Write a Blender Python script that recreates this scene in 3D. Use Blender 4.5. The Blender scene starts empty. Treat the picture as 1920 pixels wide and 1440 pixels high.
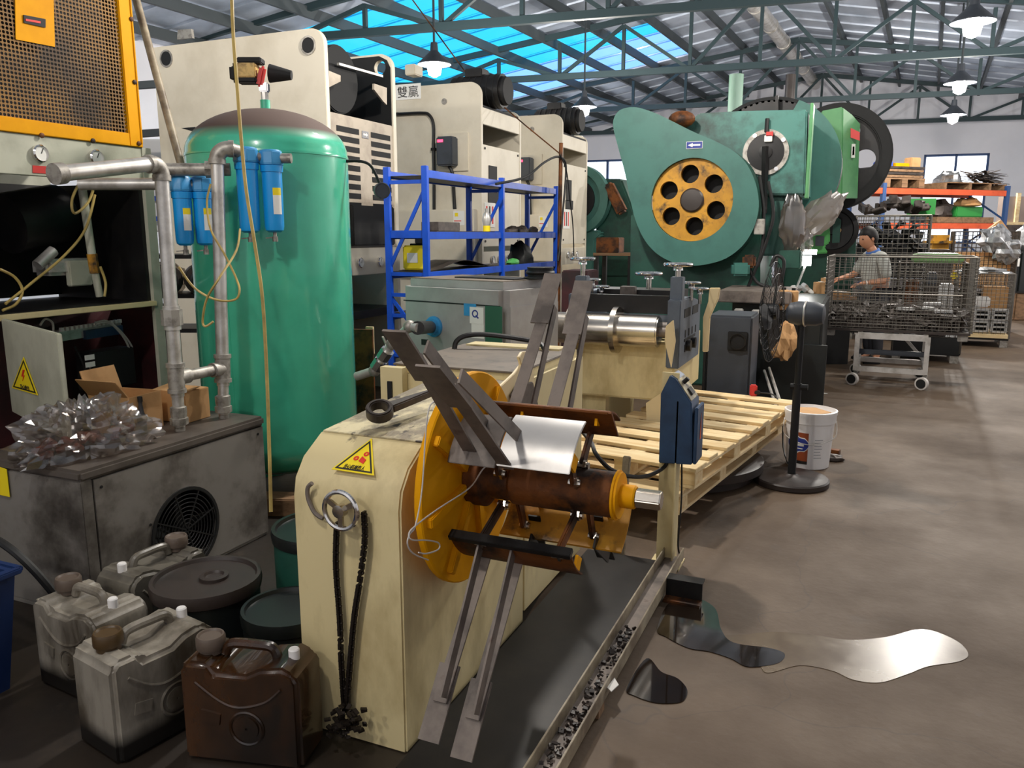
import bpy, bmesh, math, random
from mathutils import Vector, Matrix
from mathutils import noise as mnoise
random.seed(7)
V = Vector
sc = bpy.context.scene
col = sc.collection
# ---------------------------------------------------------------- camera
FPX, CAMH = 1500.0, 1.5
PITCH, YAW = math.radians(10.6), math.radians(23.4)
cd = bpy.data.cameras.new('camera'); cd.lens = FPX/1920*36; cd.sensor_width = 36; cd.clip_end = 300
cam = bpy.data.objects.new('camera', cd); col.objects.link(cam)
cam.location = (0, 0, CAMH); cam.rotation_euler = (math.pi/2-PITCH, 0, YAW)
sc.camera = cam
# ---------------------------------------------------------------- world, exposure
sc.view_settings.view_transform = 'Standard'; sc.view_settings.look = 'None'
sc.view_settings.gamma = 1; sc.view_settings.use_curve_mapping = False
sc.view_settings.exposure = 0.12
w = bpy.data.worlds.new('sky'); sc.world = w; w.use_nodes = True
bg = w.node_tree.nodes['Background']; bg.inputs[0].default_value = (.93, .96, 1.0, 1); bg.inputs[1].default_value = 2.2
BR = math.radians(-3.8)            # the hall is turned a little against the machine rows
def B(x, y, z):                    # hall coordinates: x across, y along the ridge (gable skewed), z up
    y = y+.18*x
    return V((math.cos(-BR)*x+math.sin(-BR)*y, -math.sin(-BR)*x+math.cos(-BR)*y, z))
LAMP_POW = 380
LAMPS = [(.24, 11.54), (.23, 15.95), (.22, 20.05), (-6.8, 11.92), (-6.35, 16.65), (.24, 7.2), (-2.6, -1.7), (3.9, 14.2), (-2.3, 5.3), (-5.6, 3.2), (-1.5, .4)]  # aisle row and left pair; the others are unseen, added as fill light
LAMP_K = [.70, .95, 1.4, 1.0, 1.2, .5, .30, 1.0, .88, .5, .32]
for i, (lx, ly) in enumerate(LAMPS):
    ld = bpy.data.lights.new('lamp_light', 'POINT'); ld.energy = LAMP_POW; ld.color = (1, .94, .86); ld.shadow_soft_size = .10
    lo = bpy.data.objects.new('lamp_light', ld); col.objects.link(lo); lo.location = B(lx, ly, 3.70)
    ld.energy *= LAMP_K[i]
# ---------------------------------------------------------------- pixel / world helpers (pinhole of the camera above)
_F = V((-math.sin(YAW)*math.cos(PITCH), math.cos(YAW)*math.cos(PITCH), -math.sin(PITCH)))
_R = V((math.cos(YAW), math.sin(YAW), 0)); _U = _R.cross(_F); _C = V((0, 0, CAMH))
def ray(x, y): return _F+_R*((x-960)/FPX)-_U*((y-720)/FPX)
def D(x, y, t): return _C+ray(x, y)*t                                  # at depth t
def atX(x, y, v): d = ray(x, y); return _C+d*(v/d.x)                   # on the plane x = v
def atY(x, y, v): d = ray(x, y); return _C+d*(v/d.y)
def atZ(x, y, z=0): d = ray(x, y); return _C+d*((z-CAMH)/d.z)
# ---------------------------------------------------------------- mesh builder
MAT = {}
def basis(d):
    d = V(d).normalized(); u = V((0, 0, 1)) if abs(d.z) < .95 else V((1, 0, 0))
    a = u.cross(d).normalized(); return a, d.cross(a), d
def rotz(a): return Matrix.Rotation(a, 3, 'Z')
def spline(pts, n=8, closed=False):
    P = [V(p) for p in pts]; out = []; L = len(P)
    for i in range(L if closed else L-1):
        g = (lambda k: P[k % L]) if closed else (lambda k: P[max(0, min(L-1, k))])
        p0, p1, p2, p3 = g(i-1), g(i), g(i+1), g(i+2)
        for k in range(n):
            t = k/n; out.append(.5*((2*p1)+(p2-p0)*t+(2*p0-5*p1+4*p2-p3)*t*t+(3*p1-p0-3*p2+p3)*t**3))
    if not closed: out.append(P[-1])
    return out
class MB:
    def __init__(s): s.v = []; s.f = []
    def add(s, vs, fs):
        n = len(s.v); s.v += [V(p) for p in vs]; s.f += [tuple(i+n for i in f) for f in fs]; return s
    def box(s, c, d, rot=None):
        c = V(c); R = rot if rot is not None else Matrix.Identity(3)
        if isinstance(R, (int, float)): R = rotz(R)
        vs = [c+R @ V((x*d[0]/2, y*d[1]/2, z*d[2]/2)) for z in (-1, 1) for x, y in ((-1, -1), (1, -1), (1, 1), (-1, 1))]
        return s.add(vs, [(3, 2, 1, 0), (4, 5, 6, 7), (0, 1, 5, 4), (1, 2, 6, 5), (2, 3, 7, 6), (3, 0, 4, 7)])
    def span(s, a, b):                                   # axis aligned box between two corners
        a, b = V(a), V(b); return s.box((a+b)/2, [abs(q) for q in (b-a)])
    def bar(s, p, q, w, h, up=(0, 0, 1)):                # rectangular bar from p to q, h along up
        p, q = V(p), V(q); d = (q-p); L = d.length; d = d.normalized(); u = V(up); u = (u-d*u.dot(d))
        if u.length < 1e-4: u = V((1, 0, 0))-d*d.x
        u = u.normalized(); a = u.cross(d)
        return s.box((p+q)/2, (w, h, L), Matrix((a, u, d)).transposed())
    def cyl(s, p, q, r, r2=None, seg=16, caps=True):
        p, q = V(p), V(q); a, b, d = basis(q-p); r2 = r if r2 is None else r2
        cs = [(a*math.cos(2*math.pi*i/seg)+b*math.sin(2*math.pi*i/seg)) for i in range(seg)]
        vs = [p+c*r for c in cs]+[q+c*r2 for c in cs]
        fs = [(i, (i+1) % seg, seg+(i+1) % seg, seg+i) for i in range(seg)]
        if caps: fs += [tuple(range(seg-1, -1, -1)), tuple(range(seg, 2*seg))]
        return s.add(vs, fs)
    def tube(s, pts, r, seg=8, closed=False, caps=True):
        P = [V(p) for p in pts]; n = len(P); vs = []; fs = []; a = None
        for i in range(n):
            if closed: d = P[(i+1) % n]-P[i-1]
            else: d = P[min(i+1, n-1)]-P[max(i-1, 0)]
            d = d.normalized()
            if a is None: a = basis(d)[0]
            a = (a-d*a.dot(d)); a = a.normalized() if a.length > 1e-6 else basis(d)[0]; b = d.cross(a)
            rr = r[i] if isinstance(r, (list, tuple)) else r
            vs += [P[i]+(a*math.cos(2*math.pi*k/seg)+b*math.sin(2*math.pi*k/seg))*rr for k in range(seg)]
        for i in range(n if closed else n-1):
            j = (i+1) % n
            fs += [(i*seg+k, i*seg+(k+1) % seg, j*seg+(k+1) % seg, j*seg+k) for k in range(seg)]
        if caps and not closed: fs += [tuple(range(seg-1, -1, -1)), tuple(range((n-1)*seg, n*seg))]
        return s.add(vs, fs)
    def lathe(s, prof, c=(0, 0, 0), axis=(0, 0, 1), seg=24):   # prof: (r, h) list
        c = V(c); a, b, d = basis(axis); vs = []; fs = []; n = len(prof)
        for r, h in prof:
            vs += [c+d*h+(a*math.cos(2*math.pi*k/seg)+b*math.sin(2*math.pi*k/seg))*max(r, 1e-4) for k in range(seg)]
        for i in range(n-1):
            fs += [(i*seg+k, i*seg+(k+1) % seg, (i+1)*seg+(k+1) % seg, (i+1)*seg+k) for k in range(seg)]
        fs += [tuple(range(seg-1, -1, -1)), tuple(range((n-1)*seg, n*seg))]
        return s.add(vs, fs)
    def prism(s, pts, ext):                              # planar polygon (3d points) pushed along ext
        P = [V(p) for p in pts]; e = V(ext); n = len(P)
        return s.add(P+[p+e for p in P], [tuple(range(n-1, -1, -1)), tuple(range(n, 2*n))]+[(i, (i+1) % n, n+(i+1) % n, n+i) for i in range(n)])
    def ring(s, c, axis, R, r, h, seg=32, a0=0, a1=2*math.pi):   # flat annulus with thickness
        c = V(c); a, b, d = basis(axis); full = abs(a1-a0-2*math.pi) < 1e-6; m = seg if full else seg+1; vs = []; fs = []
        for k in range(m):
            t = a0+(a1-a0)*k/seg; u = a*math.cos(t)+b*math.sin(t)
            vs += [c+u*r-d*h/2, c+u*R-d*h/2, c+u*R+d*h/2, c+u*r+d*h/2]
        for k in range(seg):
            i, j = k*4, ((k+1) % m)*4
            fs += [(i+q, j+q, j+(q+1) % 4, i+(q+1) % 4) for q in range(4)]
        if not full: fs += [(3, 2, 1, 0), tuple((m-1)*4+q for q in range(4))]
        return s.add(vs, fs)
    def torus(s, c, axis, R, r, seg=32, sub=8):
        c = V(c); a, b, d = basis(axis)
        return s.tube([c+(a*math.cos(2*math.pi*k/seg)+b*math.sin(2*math.pi*k/seg))*R for k in range(seg)], r, sub, True)
    def ball(s, c, r, seg=12, sc_=(1, 1, 1)):
        c = V(c); n = seg//2; vs = []; fs = []
        for i in range(1, n):
            t = math.pi*i/n
            vs += [c+V((math.sin(t)*math.cos(2*math.pi*k/seg)*sc_[0], math.sin(t)*math.sin(2*math.pi*k/seg)*sc_[1], math.cos(t)*sc_[2]))*r for k in range(seg)]
        top, bot = len(vs), len(vs)+1; vs += [c+V((0, 0, r*sc_[2])), c-V((0, 0, r*sc_[2]))]
        for i in range(n-2): fs += [(i*seg+k, (i+1)*seg+k, (i+1)*seg+(k+1) % seg, i*seg+(k+1) % seg) for k in range(seg)]
        fs += [(top, k, (k+1) % seg) for k in range(seg)]+[(bot, (n-2)*seg+(k+1) % seg, (n-2)*seg+k) for k in range(seg)]
        return s.add(vs, fs)
    def xf(s, M): s.v = [M @ p for p in s.v]; return s
    def build(s, name, m, parent=None, bev=0, smooth=35, local=False, seg=2, **props):
        me = bpy.data.meshes.new(name)
        vs = s.v
        if parent is not None and not local:
            Mi = MAT[parent.name].inverted(); vs = [Mi @ p for p in vs]
        me.from_pydata([tuple(p) for p in vs], [], s.f)
        bm = bmesh.new(); bm.from_mesh(me); bmesh.ops.recalc_face_normals(bm, faces=bm.faces)
        if bev:
            ed = [e for e in bm.edges if len(e.link_faces) == 2 and e.calc_face_angle(0) > .6]
            bmesh.ops.bevel(bm, geom=ed, offset=bev, segments=seg, affect='EDGES', clamp_overlap=True)
        bm.to_mesh(me); bm.free()
        if smooth:
            for p in me.polygons: p.use_smooth = True
            me.set_sharp_from_angle(angle=math.radians(smooth))
        if m is not None: me.materials.append(m)
        o = bpy.data.objects.new(name, me); col.objects.link(o)
        if parent is not None: o.parent = parent
        MAT[o.name] = MAT[parent.name] if parent is not None else Matrix.Identity(4)
        for k, v in props.items(): o[k] = v
        MB.last = o
        return o
def thing(name, label, cat, loc=(0, 0, 0), rz=0, group=None):
    o = bpy.data.objects.new(name, None); col.objects.link(o); o.empty_display_size = .05
    o.location = loc; o.rotation_euler = (0, 0, rz); o['label'] = label; o['category'] = cat
    if group: o['group'] = group
    MAT[o.name] = Matrix.Translation(V(loc)) @ Matrix.Rotation(rz, 4, 'Z')
    return o
def tag(o, label, cat, group=None):
    o['label'] = label; o['category'] = cat
    if group: o['group'] = group
    return o
def dup(root, loc=None, rz=None, label=None):
    r = root.copy(); col.objects.link(r)
    if loc is not None: r.location = loc
    if rz is not None: r.rotation_euler = (0, 0, rz)
    if label: r['label'] = label
    for ch in root.children:
        c = ch.copy(); col.objects.link(c); c.parent = r
        for g in ch.children:
            d = g.copy(); col.objects.link(d); d.parent = c
    return r
def twin(o, parent, M=None):                              # a part sharing the mesh of o
    c = o.copy(); col.objects.link(c); c.parent = parent
    if M is not None: c.matrix_local = M
    return c
def lettering(body, parent, m, c, right, up, h, name='lettering', wfit=None):
    cu = bpy.data.curves.new(name, 'FONT'); cu.body = body; cu.size = 1; cu.align_x = 'CENTER'; cu.align_y = 'CENTER'; cu.extrude = .004
    o = bpy.data.objects.new('tmp_letter', cu); col.objects.link(o)
    bpy.context.view_layer.update()
    me = bpy.data.meshes.new_from_object(o.evaluated_get(bpy.context.evaluated_depsgraph_get()))
    bpy.data.objects.remove(o); bpy.data.curves.remove(cu)
    right, up = V(right).normalized(), V(up).normalized(); nrm = right.cross(up)
    xs = [v.co.x for v in me.vertices] or [0]; ys = [v.co.y for v in me.vertices] or [0]
    kx = ky = h/max(max(ys)-min(ys), 1e-3)
    if wfit: kx = wfit/max(max(xs)-min(xs), 1e-3)
    cx, cy = (max(xs)+min(xs))/2, (max(ys)+min(ys))/2
    Mi = MAT[parent.name].inverted() if parent is not None else Matrix.Identity(4)
    for v in me.vertices: v.co = Mi @ (V(c)+right*((v.co.x-cx)*kx)+up*((v.co.y-cy)*ky)+nrm*(v.co.z*.2))
    me.materials.append(m)
    o = bpy.data.objects.new(name, me); col.objects.link(o); o.parent = parent; MAT[o.name] = MAT[parent.name] if parent else Matrix.Identity(4)
    return o
def plate(outer, holes, ext, M=None):
    """flat plate from a 3d outline with 3d hole outlines, pushed along ext"""
    bm = bmesh.new(); e = V(ext); ed = []
    for loop in [outer]+list(holes):
        vs = [bm.verts.new(V(p)) for p in loop]; ed += [bm.edges.new((vs[i], vs[(i+1) % len(vs)])) for i in range(len(vs))]
    bmesh.ops.triangle_fill(bm, use_beauty=True, use_dissolve=False, edges=ed)
    r = bmesh.ops.extrude_face_region(bm, geom=bm.faces[:])
    for v in r['geom']:
        if isinstance(v, bmesh.types.BMVert): v.co += e
    bm.verts.index_update(); mb = MB(); mb.v = [v.co.copy() for v in bm.verts]; mb.f = [tuple(v.index for v in f.verts) for f in bm.faces]; bm.free(); return mb
def circ(c, r, n=32, a0=0): return [V(c)+V((r*math.cos(a0+2*math.pi*k/n), 0, r*math.sin(a0+2*math.pi*k/n))) for k in range(n)]
# ---------------------------------------------------------------- materials
_mats = {}
def mat(name, c, rough=.5, metal=0, c2=None, scale=6, lo=.45, hi=.7, bump=0, bscale=60, stretch=(1, 1, 1), c3=None, s3=2.5, lo3=.55, hi3=.75, coat=0, trans=0, alpha=1, emit=0, rvar=0, world=False):
    m = bpy.data.materials.new(name); m.use_nodes = True; nt = m.node_tree; N = nt.nodes; L = nt.links; bs = N['Principled BSDF']
    bs.inputs['Base Color'].default_value = (*c, 1); bs.inputs['Roughness'].default_value = rough; bs.inputs['Metallic'].default_value = metal
    bs.inputs['Coat Weight'].default_value = coat; bs.inputs['Transmission Weight'].default_value = trans; bs.inputs['Alpha'].default_value = alpha
    if emit: bs.inputs['Emission Color'].default_value = (*c, 1); bs.inputs['Emission Strength'].default_value = emit
    if c2 or bump or c3:
        if world:
            g = N.new('ShaderNodeNewGeometry'); src = g.outputs['Position']
        else:
            tc = N.new('ShaderNodeTexCoord'); src = tc.outputs['Object']
        mp = N.new('ShaderNodeMapping'); mp.inputs['Scale'].default_value = stretch; L.new(src, mp.inputs['Vector'])
    cur = None
    def layer(cur, cc, sc_, lo_, hi_, det=6):
        nz = N.new('ShaderNodeTexNoise'); nz.inputs['Scale'].default_value = sc_; nz.inputs['Detail'].default_value = det; nz.inputs['Roughness'].default_value = .62
        L.new(mp.outputs[0], nz.inputs['Vector'])
        rp = N.new('ShaderNodeValToRGB'); rp.color_ramp.elements[0].position = lo_; rp.color_ramp.elements[1].position = hi_
        L.new(nz.outputs['Fac'], rp.inputs[0])
        mx = N.new('ShaderNodeMix'); mx.data_type = 'RGBA'
        L.new(rp.outputs[0], mx.inputs['Factor'])
        if cur is None: mx.inputs['A'].default_value = (*c, 1)
        else: L.new(cur, mx.inputs['A'])
        mx.inputs['B'].default_value = (*cc, 1)
        return mx.outputs['Result'], rp.outputs[0]
    fac = None
    if c2: cur, fac = layer(cur, c2, scale, lo, hi)
    if c3: cur, _ = layer(cur, c3, s3, lo3, hi3, 8)
    if cur is not None: L.new(cur, bs.inputs['Base Color'])
    if rvar and fac is not None:
        mr = N.new('ShaderNodeMapRange'); mr.inputs['To Min'].default_value = rough; mr.inputs['To Max'].default_value = rough+rvar
        L.new(fac, mr.inputs['Value']); L.new(mr.outputs[0], bs.inputs['Roughness'])
    if bump:
        nz = N.new('ShaderNodeTexNoise'); nz.inputs['Scale'].default_value = bscale; nz.inputs['Detail'].default_value = 3; L.new(mp.outputs[0], nz.inputs['Vector'])
        bp = N.new('ShaderNodeBump'); bp.inputs['Strength'].default_value = bump; bp.inputs['Distance'].default_value = .01
        L.new(nz.outputs['Fac'], bp.inputs['Height']); L.new(bp.outputs[0], bs.inputs['Normal'])
    _mats[name] = m
    return m
def C(h):                                                # '#rrggbb' -> linear
    r = [int(h[i:i+2], 16)/255 for i in (1, 3, 5)]
    return tuple(q/12.92 if q <= .04045 else ((q+.055)/1.055)**2.4 for q in r)
GRIME = C('#2b2520')
m_cream = mat('cream_machine_paint', C('#d9c898'), .45, c2=C('#a38f62'), scale=5, lo=.5, hi=.8, c3=C('#4a4032'), s3=9, lo3=.68, hi3=.78, stretch=(1, 1, .45))
m_creamtop = mat('grimy_cream_top', C('#d9cca4'), .6, c2=C('#857a64'), scale=4.5, lo=.42, hi=.54, c3=C('#3a312a'), s3=13, lo3=.57, hi3=.63, bump=.2, stretch=(1.4, .8, 1))
m_grimetop = mat('oily_dirt_on_steel', C('#6e6254'), .6, c2=C('#544a40'), scale=6, c3=C('#352e28'), s3=12, lo3=.6, hi3=.75)
m_press = mat('press_cream_paint', C('#d9d0bd'), .5, c2=C('#bdb29c'), scale=1.6, lo=.45, hi=.8, c3=C('#77695a'), s3=2.3, lo3=.72, hi3=.85)
m_press_front = mat('press_grey_cream_front', C('#b5a998'), .55, c2=C('#8d8072'), scale=4, lo=.45, hi=.75)
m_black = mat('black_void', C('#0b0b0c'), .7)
m_blacksteel = mat('black_oily_steel', C('#161516'), .45, metal=.3, c2=C('#221f1d'), scale=8)
m_tank = mat('green_tank_enamel', C('#4bbf9b'), .26, coat=.6, c2=C('#42b08e'), scale=3)
def tank_top_dust(m):
    nt = m.node_tree; N = nt.nodes; L = nt.links; bs = N['Principled BSDF']
    src = bs.inputs['Base Color'].links[0].from_socket
    g = N.new('ShaderNodeNewGeometry'); sx = N.new('ShaderNodeSeparateXYZ'); L.new(g.outputs['Normal'], sx.inputs[0])
    r = N.new('ShaderNodeMapRange'); r.inputs['From Min'].default_value = .40; r.inputs['From Max'].default_value = .70; L.new(sx.outputs['Z'], r.inputs['Value'])
    mx = N.new('ShaderNodeMix'); mx.data_type = 'RGBA'; L.new(r.outputs[0], mx.inputs['Factor']); L.new(src, mx.inputs['A']); mx.inputs['B'].default_value = (*C('#5a4a44'), 1)
    L.new(mx.outputs['Result'], bs.inputs['Base Color'])
    q = N.new('ShaderNodeMapRange'); q.inputs['To Min'].default_value = .22; q.inputs['To Max'].default_value = .85; L.new(r.outputs[0], q.inputs['Value']); L.new(q.outputs[0], bs.inputs['Roughness'])
    s = N.new('ShaderNodeMapRange'); s.inputs['To Min'].default_value = .5; s.inputs['To Max'].default_value = 0; L.new(r.outputs[0], s.inputs['Value']); L.new(s.outputs[0], bs.inputs['Coat Weight'])
tank_top_dust(m_tank)
m_green_dirty = mat('oily_green_press_paint', C('#447d73'), .5, c2=C('#35655c'), scale=3, c3=C('#1c2b28'), s3=1.5, lo3=.48, hi3=.66)
m_green = mat('green_press_paint', C('#3a6d63'), .5, c2=C('#315f56'), scale=4, c3=C('#2b463e'), s3=3, lo3=.66, hi3=.85)
m_dkgreen = mat('dark_green_paint', C('#174a3c'), .55, c2=C('#10302a'), scale=5)
m_ltgreen = mat('light_green_paint', C('#5b9a63'), .5, c2=C('#4d8a5a'), scale=5)
m_lime = mat('bright_green_paint', C('#58b45e'), .5)
m_yellow = mat('yellow_machine_paint', C('#e6a008'), .6, c2=C('#da9405'), scale=4, c3=C('#7a4a10'), s3=6, lo3=.68, hi3=.8)
m_yellow.node_tree.nodes['Principled BSDF'].inputs['Specular IOR Level'].default_value = .12
m_ywheel = mat('worn_yellow_wheel', C('#c88f1e'), .55, c2=C('#a8741a'), scale=6, c3=C('#33261a'), s3=7, lo3=.52, hi3=.66)
m_perf = mat('dusty_perforated_steel', C('#8f6628'), .7, c2=C('#4c361c'), scale=3, lo=.4, hi=.7)
m_rust = mat('rusty_orange_steel', C('#7a461a'), .6, metal=.35, c2=C('#2a1a10'), scale=6, lo=.42, hi=.6, c3=C('#8a4f16'), s3=9, lo3=.6, hi3=.75, bump=.15)
m_darksteel = mat('dark_bare_steel', C('#7a6f67'), .55, metal=.2, c2=C('#4d4540'), scale=7, c3=C('#4d2f20'), s3=10, lo3=.66, hi3=.78)
m_baresteel = mat('clean_sheet_steel', C('#c9c6c3'), .36, metal=.45, c2=C('#aaa6a2'), scale=4)
m_greysteel = mat('dull_grey_sheet', C('#665d57'), .45, metal=.4, c2=C('#4b4440'), scale=12, lo=.4, hi=.65)
m_chrome = mat('chrome', C('#e6e4e2'), .12, metal=1)
m_steel = mat('turned_steel', C('#cfc8be'), .22, metal=1, c2=C('#a99f90'), scale=3, stretch=(1, 4, 4))
m_galv = mat('galvanised_pipe', C('#d2cfca'), .34, metal=.6, c2=C('#a8a39b'), scale=9, lo=.45, hi=.7)
m_cast = mat('cast_pipe_fitting', C('#aaa59d'), .48, metal=.5, c2=C('#6b665f'), scale=20)
m_blue = mat('blue_rack_paint', C('#0f4fc4'), .4, c2=C('#0d45ae'), scale=6)
m_filter = mat('blue_filter_paint', C('#1597e2'), .3, coat=.3)
m_filter2 = mat('blue_filter_head', C('#3a90c8'), .4)
m_navy = mat('navy_box_paint', C('#2b4768'), .5, c2=C('#1d3049'), scale=5)
m_slate = mat('slate_grey_paint', C('#3c4149'), .5, c2=C('#2c3036'), scale=3)
m_bluegrey = mat('blue_grey_casting', C('#616a76'), .5, c2=C('#525a66'), scale=6, c3=C('#2c2e33'), s3=9, lo3=.68, hi3=.8)
m_greybox = mat('grey_cabinet_paint', C('#a3a19f'), .5, c2=C('#908c89'), scale=3, c3=C('#4d463f'), s3=4, lo3=.7, hi3=.85)
m_dryer = mat('worn_grey_steel', C('#87827c'), .5, metal=.2, c2=C('#6a635b'), scale=2.2, lo=.45, hi=.65, c3=C('#2b2622'), s3=2.2, lo3=.50, hi3=.70)
m_dryer_top = mat('dirty_grey_lid', C('#5d554e'), .55, metal=.2, c2=C('#3f3833'), scale=5)
m_compr = mat('grey_green_cabinet', C('#b5b5a3'), .5, c2=C('#9b9a88'), scale=4)
m_maroon = mat('maroon_cabinet_inside', C('#4a1a1e'), .6, c2=C('#1c1214'), scale=3, lo=.35, hi=.65)
m_white = mat('white_plastic', C('#e9e6e4'), .4)
m_paper = mat('white_label', C('#e8e6e0'), .6)
m_labyel = mat('yellow_label', C('#f2d81a'), .5)
m_red = mat('red_label', C('#c8302c'), .5)
m_print = mat('black_print', C('#1c1a18'), .6)
m_printred = mat('red_print', C('#d8281e'), .6)
m_printblue = mat('blue_print', C('#2a3a8c'), .6)
m_printgrey = mat('grey_print', C('#8f8f92'), .6)
m_greenlab = mat('green_plate', C('#2f5f4a'), .5)
m_wood = mat('pallet_pine', C('#e8d2a4'), .65, c2=C('#cfa96f'), scale=3.5, lo=.4, hi=.75, stretch=(1, 8, 8))
m_woodx = mat('pallet_pine_cross', C('#ead5a9'), .65, c2=C('#d2ae78'), scale=3.5, lo=.4, hi=.75, stretch=(8, 1, 8))
m_oldwood = mat('old_pallet_wood', C('#8a6a4c'), .7, c2=C('#5c452f'), scale=4, stretch=(1, 6, 6))
m_card = mat('cardboard', C('#c79a68'), .8, c2=C('#ad8354'), scale=5)
m_orange = mat('orange_beam_paint', C('#d2552a'), .5, c2=C('#b8451f'), scale=5)
m_upright = mat('blue_upright_paint', C('#2b4a7a'), .5)
m_rubber = mat('black_rubber', C('#161616'), .55)
m_cord = mat('pale_cord', C('#c9c3bd'), .5)
m_hose = mat('yellowed_air_hose', C('#b9a05c'), .4, c2=C('#8a7442'), scale=6)
m_chain = mat('oily_chain', C('#2b241f'), .5, metal=.6)
m_wire = mat('cage_wire', C('#6f6a63'), .45, metal=.6)
m_wiredark = mat('dark_cage_wire', C('#4c463f'), .5, metal=.6)
m_trussp = mat('teal_truss_paint', C('#263a3f'), .6)
m_purlin = mat('dark_purlin', C('#3a4246'), .6)
m_roof = mat('silver_roof_sheet', C('#c6d0e0'), .40, metal=.3, c2=C('#9eaabb'), scale=.7, lo=.4, hi=.65, world=True)
m_wall = mat('pale_blue_wall', C('#f0f1f9'), .8, c2=C('#dfe3ec'), scale=.35, lo=.4, hi=.75, world=True)
m_skin = mat('skin', C('#c98f6e'), .5)
m_hair = mat('dark_hair', C('#120d0b'), .6)
m_shirt = mat('grey_work_shirt', C('#b4b5ae'), .8, c2=C('#a2a39d'), scale=6)
m_collar = mat('blue_collar', C('#4d74b8'), .8)
m_trouser = mat('dark_work_trousers', C('#35363c'), .8)
m_scrap = mat('dark_steel_parts', C('#4a423d'), .45, metal=.5, c2=C('#2e2825'), scale=12)
m_alu = mat('cast_aluminium', C('#c9c9c8'), .4, metal=.5)
m_jugw = mat('grimy_white_plastic', C('#968f83'), .42, c2=C('#4d4539'), scale=5, lo=.40, hi=.62, c3=C('#3b342c'), s3=4, lo3=.56, hi3=.7, stretch=(1, 1, .35))
def oil_inside(m, z0, z1):                              # dark oil showing through the lower part of a jug
    nt = m.node_tree; N = nt.nodes; L = nt.links; bs = N['Principled BSDF']; src = bs.inputs['Base Color'].links[0].from_socket
    t = N.new('ShaderNodeTexCoord'); sx = N.new('ShaderNodeSeparateXYZ'); L.new(t.outputs['Object'], sx.inputs[0])
    r = N.new('ShaderNodeMapRange'); r.inputs['From Min'].default_value = z1; r.inputs['From Max'].default_value = z0; L.new(sx.outputs['Z'], r.inputs['Value'])
    mx = N.new('ShaderNodeMix'); mx.data_type = 'RGBA'; L.new(r.outputs[0], mx.inputs['Factor']); L.new(src, mx.inputs['A']); mx.inputs['B'].default_value = (*C('#15120f'), 1); L.new(mx.outputs['Result'], bs.inputs['Base Color'])
oil_inside(m_jugw, .055, .10)
m_jugg = mat('oily_translucent_plastic', C('#6d685e'), .35, c2=C('#4a453d'), scale=5, lo=.4, hi=.6, c3=C('#2a2622'), s3=6, lo3=.55, hi3=.7)
m_jugb = mat('oily_brown_plastic', C('#4c2d13'), .25, coat=.4, c2=C('#1a1008'), scale=4, lo=.34, hi=.6, stretch=(1, 1, .5))
m_capbrown = mat('dark_brown_cap', C('#4d3a20'), .4)
m_capgrey = mat('grey_brown_cap', C('#5f5248'), .45)
m_switchlab = mat('gold_worn_label', C('#d9b56a'), .5, c2=C('#8a6a30'), scale=30)
m_chan = mat('worn_channel_edge', C('#a3977f'), .5, c2=C('#6a5c4b'), scale=8, lo=.4, hi=.65)
m_shadefloor = mat('shaded_concrete', C('#2a221b'), .45, c2=C('#1a1511'), scale=2, c3=C('#45382c'), s3=4, lo3=.62, hi3=.8, rvar=.2)
m_gardgreen = mat('weathered_grey_green', C('#86a394'), .6, c2=C('#5f8f72'), scale=3, stretch=(1, 1, .2))
m_bin = mat('dark_blue_bin', C('#0c2754'), .5)
m_drum = mat('dark_drum_paint', C('#171b1a'), .35, c2=C('#14181a'), scale=5)
m_drumlid = mat('brown_black_lid', C('#342b27'), .45, c2=C('#211c1a'), scale=5)
m_bottle = mat('dark_glass_bottle', C('#3c3d41'), .25)
m_greenbox = mat('green_plastic', C('#2f8f3e'), .5)
m_bluebox = mat('blue_plastic', C('#3a55b8'), .5)
m_bulb = mat('lit_bulb', (1, .98, .95), .5, emit=20)
m_led = mat('red_led', (1, .05, .12), .5, emit=3)
m_beige = mat('beige_bracket', C('#e2cda0'), .5)
m_foil = mat('shiny_foil', C('#b9b9b9'), .25, metal=.8, c2=C('#7b7b7b'), scale=14)
m_brownliquid = mat('rusty_red_parts', C('#6d3420'), .4, c2=C('#3d1d12'), scale=14)
def clear(name, tint, gl=.12, rough=.1, trl=0.0):
    m = bpy.data.materials.new(name); m.use_nodes = True; N = m.node_tree.nodes; L = m.node_tree.links; N.clear()
    o = N.new('ShaderNodeOutputMaterial'); t = N.new('ShaderNodeBsdfTransparent'); t.inputs[0].default_value = (*tint, 1)
    cur = t.outputs[0]
    if trl:
        tr = N.new('ShaderNodeBsdfTranslucent'); tr.inputs[0].default_value = (*tint, 1); mx = N.new('ShaderNodeMixShader'); mx.inputs[0].default_value = trl
        L.new(cur, mx.inputs[1]); L.new(tr.outputs[0], mx.inputs[2]); cur = mx.outputs[0]
    g = N.new('ShaderNodeBsdfGlossy'); g.inputs['Roughness'].default_value = rough; mx = N.new('ShaderNodeMixShader'); mx.inputs[0].default_value = gl
    L.new(cur, mx.inputs[1]); L.new(g.outputs[0], mx.inputs[2]); L.new(mx.outputs[0], o.inputs[0]); return m
m_glass = clear('window_glass', (.95, .97, 1), .05)
m_sky = clear('cyan_skylight_sheet', (.16, .62, .80), .05, .2, .25)
m_sky2 = clear('pale_skylight_sheet', (.42, .62, .86), .05, .2, .3)
m_skyfill = clear('milky_fill_skylight', (.66, .62, .55), .05, .2, .4)
m_bag = clear('clear_plastic_film', (.78, .74, .71), .2, .16, .12)
m_bag2 = clear('dusty_plastic_film', (.60, .54, .50), .2, .25, .45)
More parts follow.
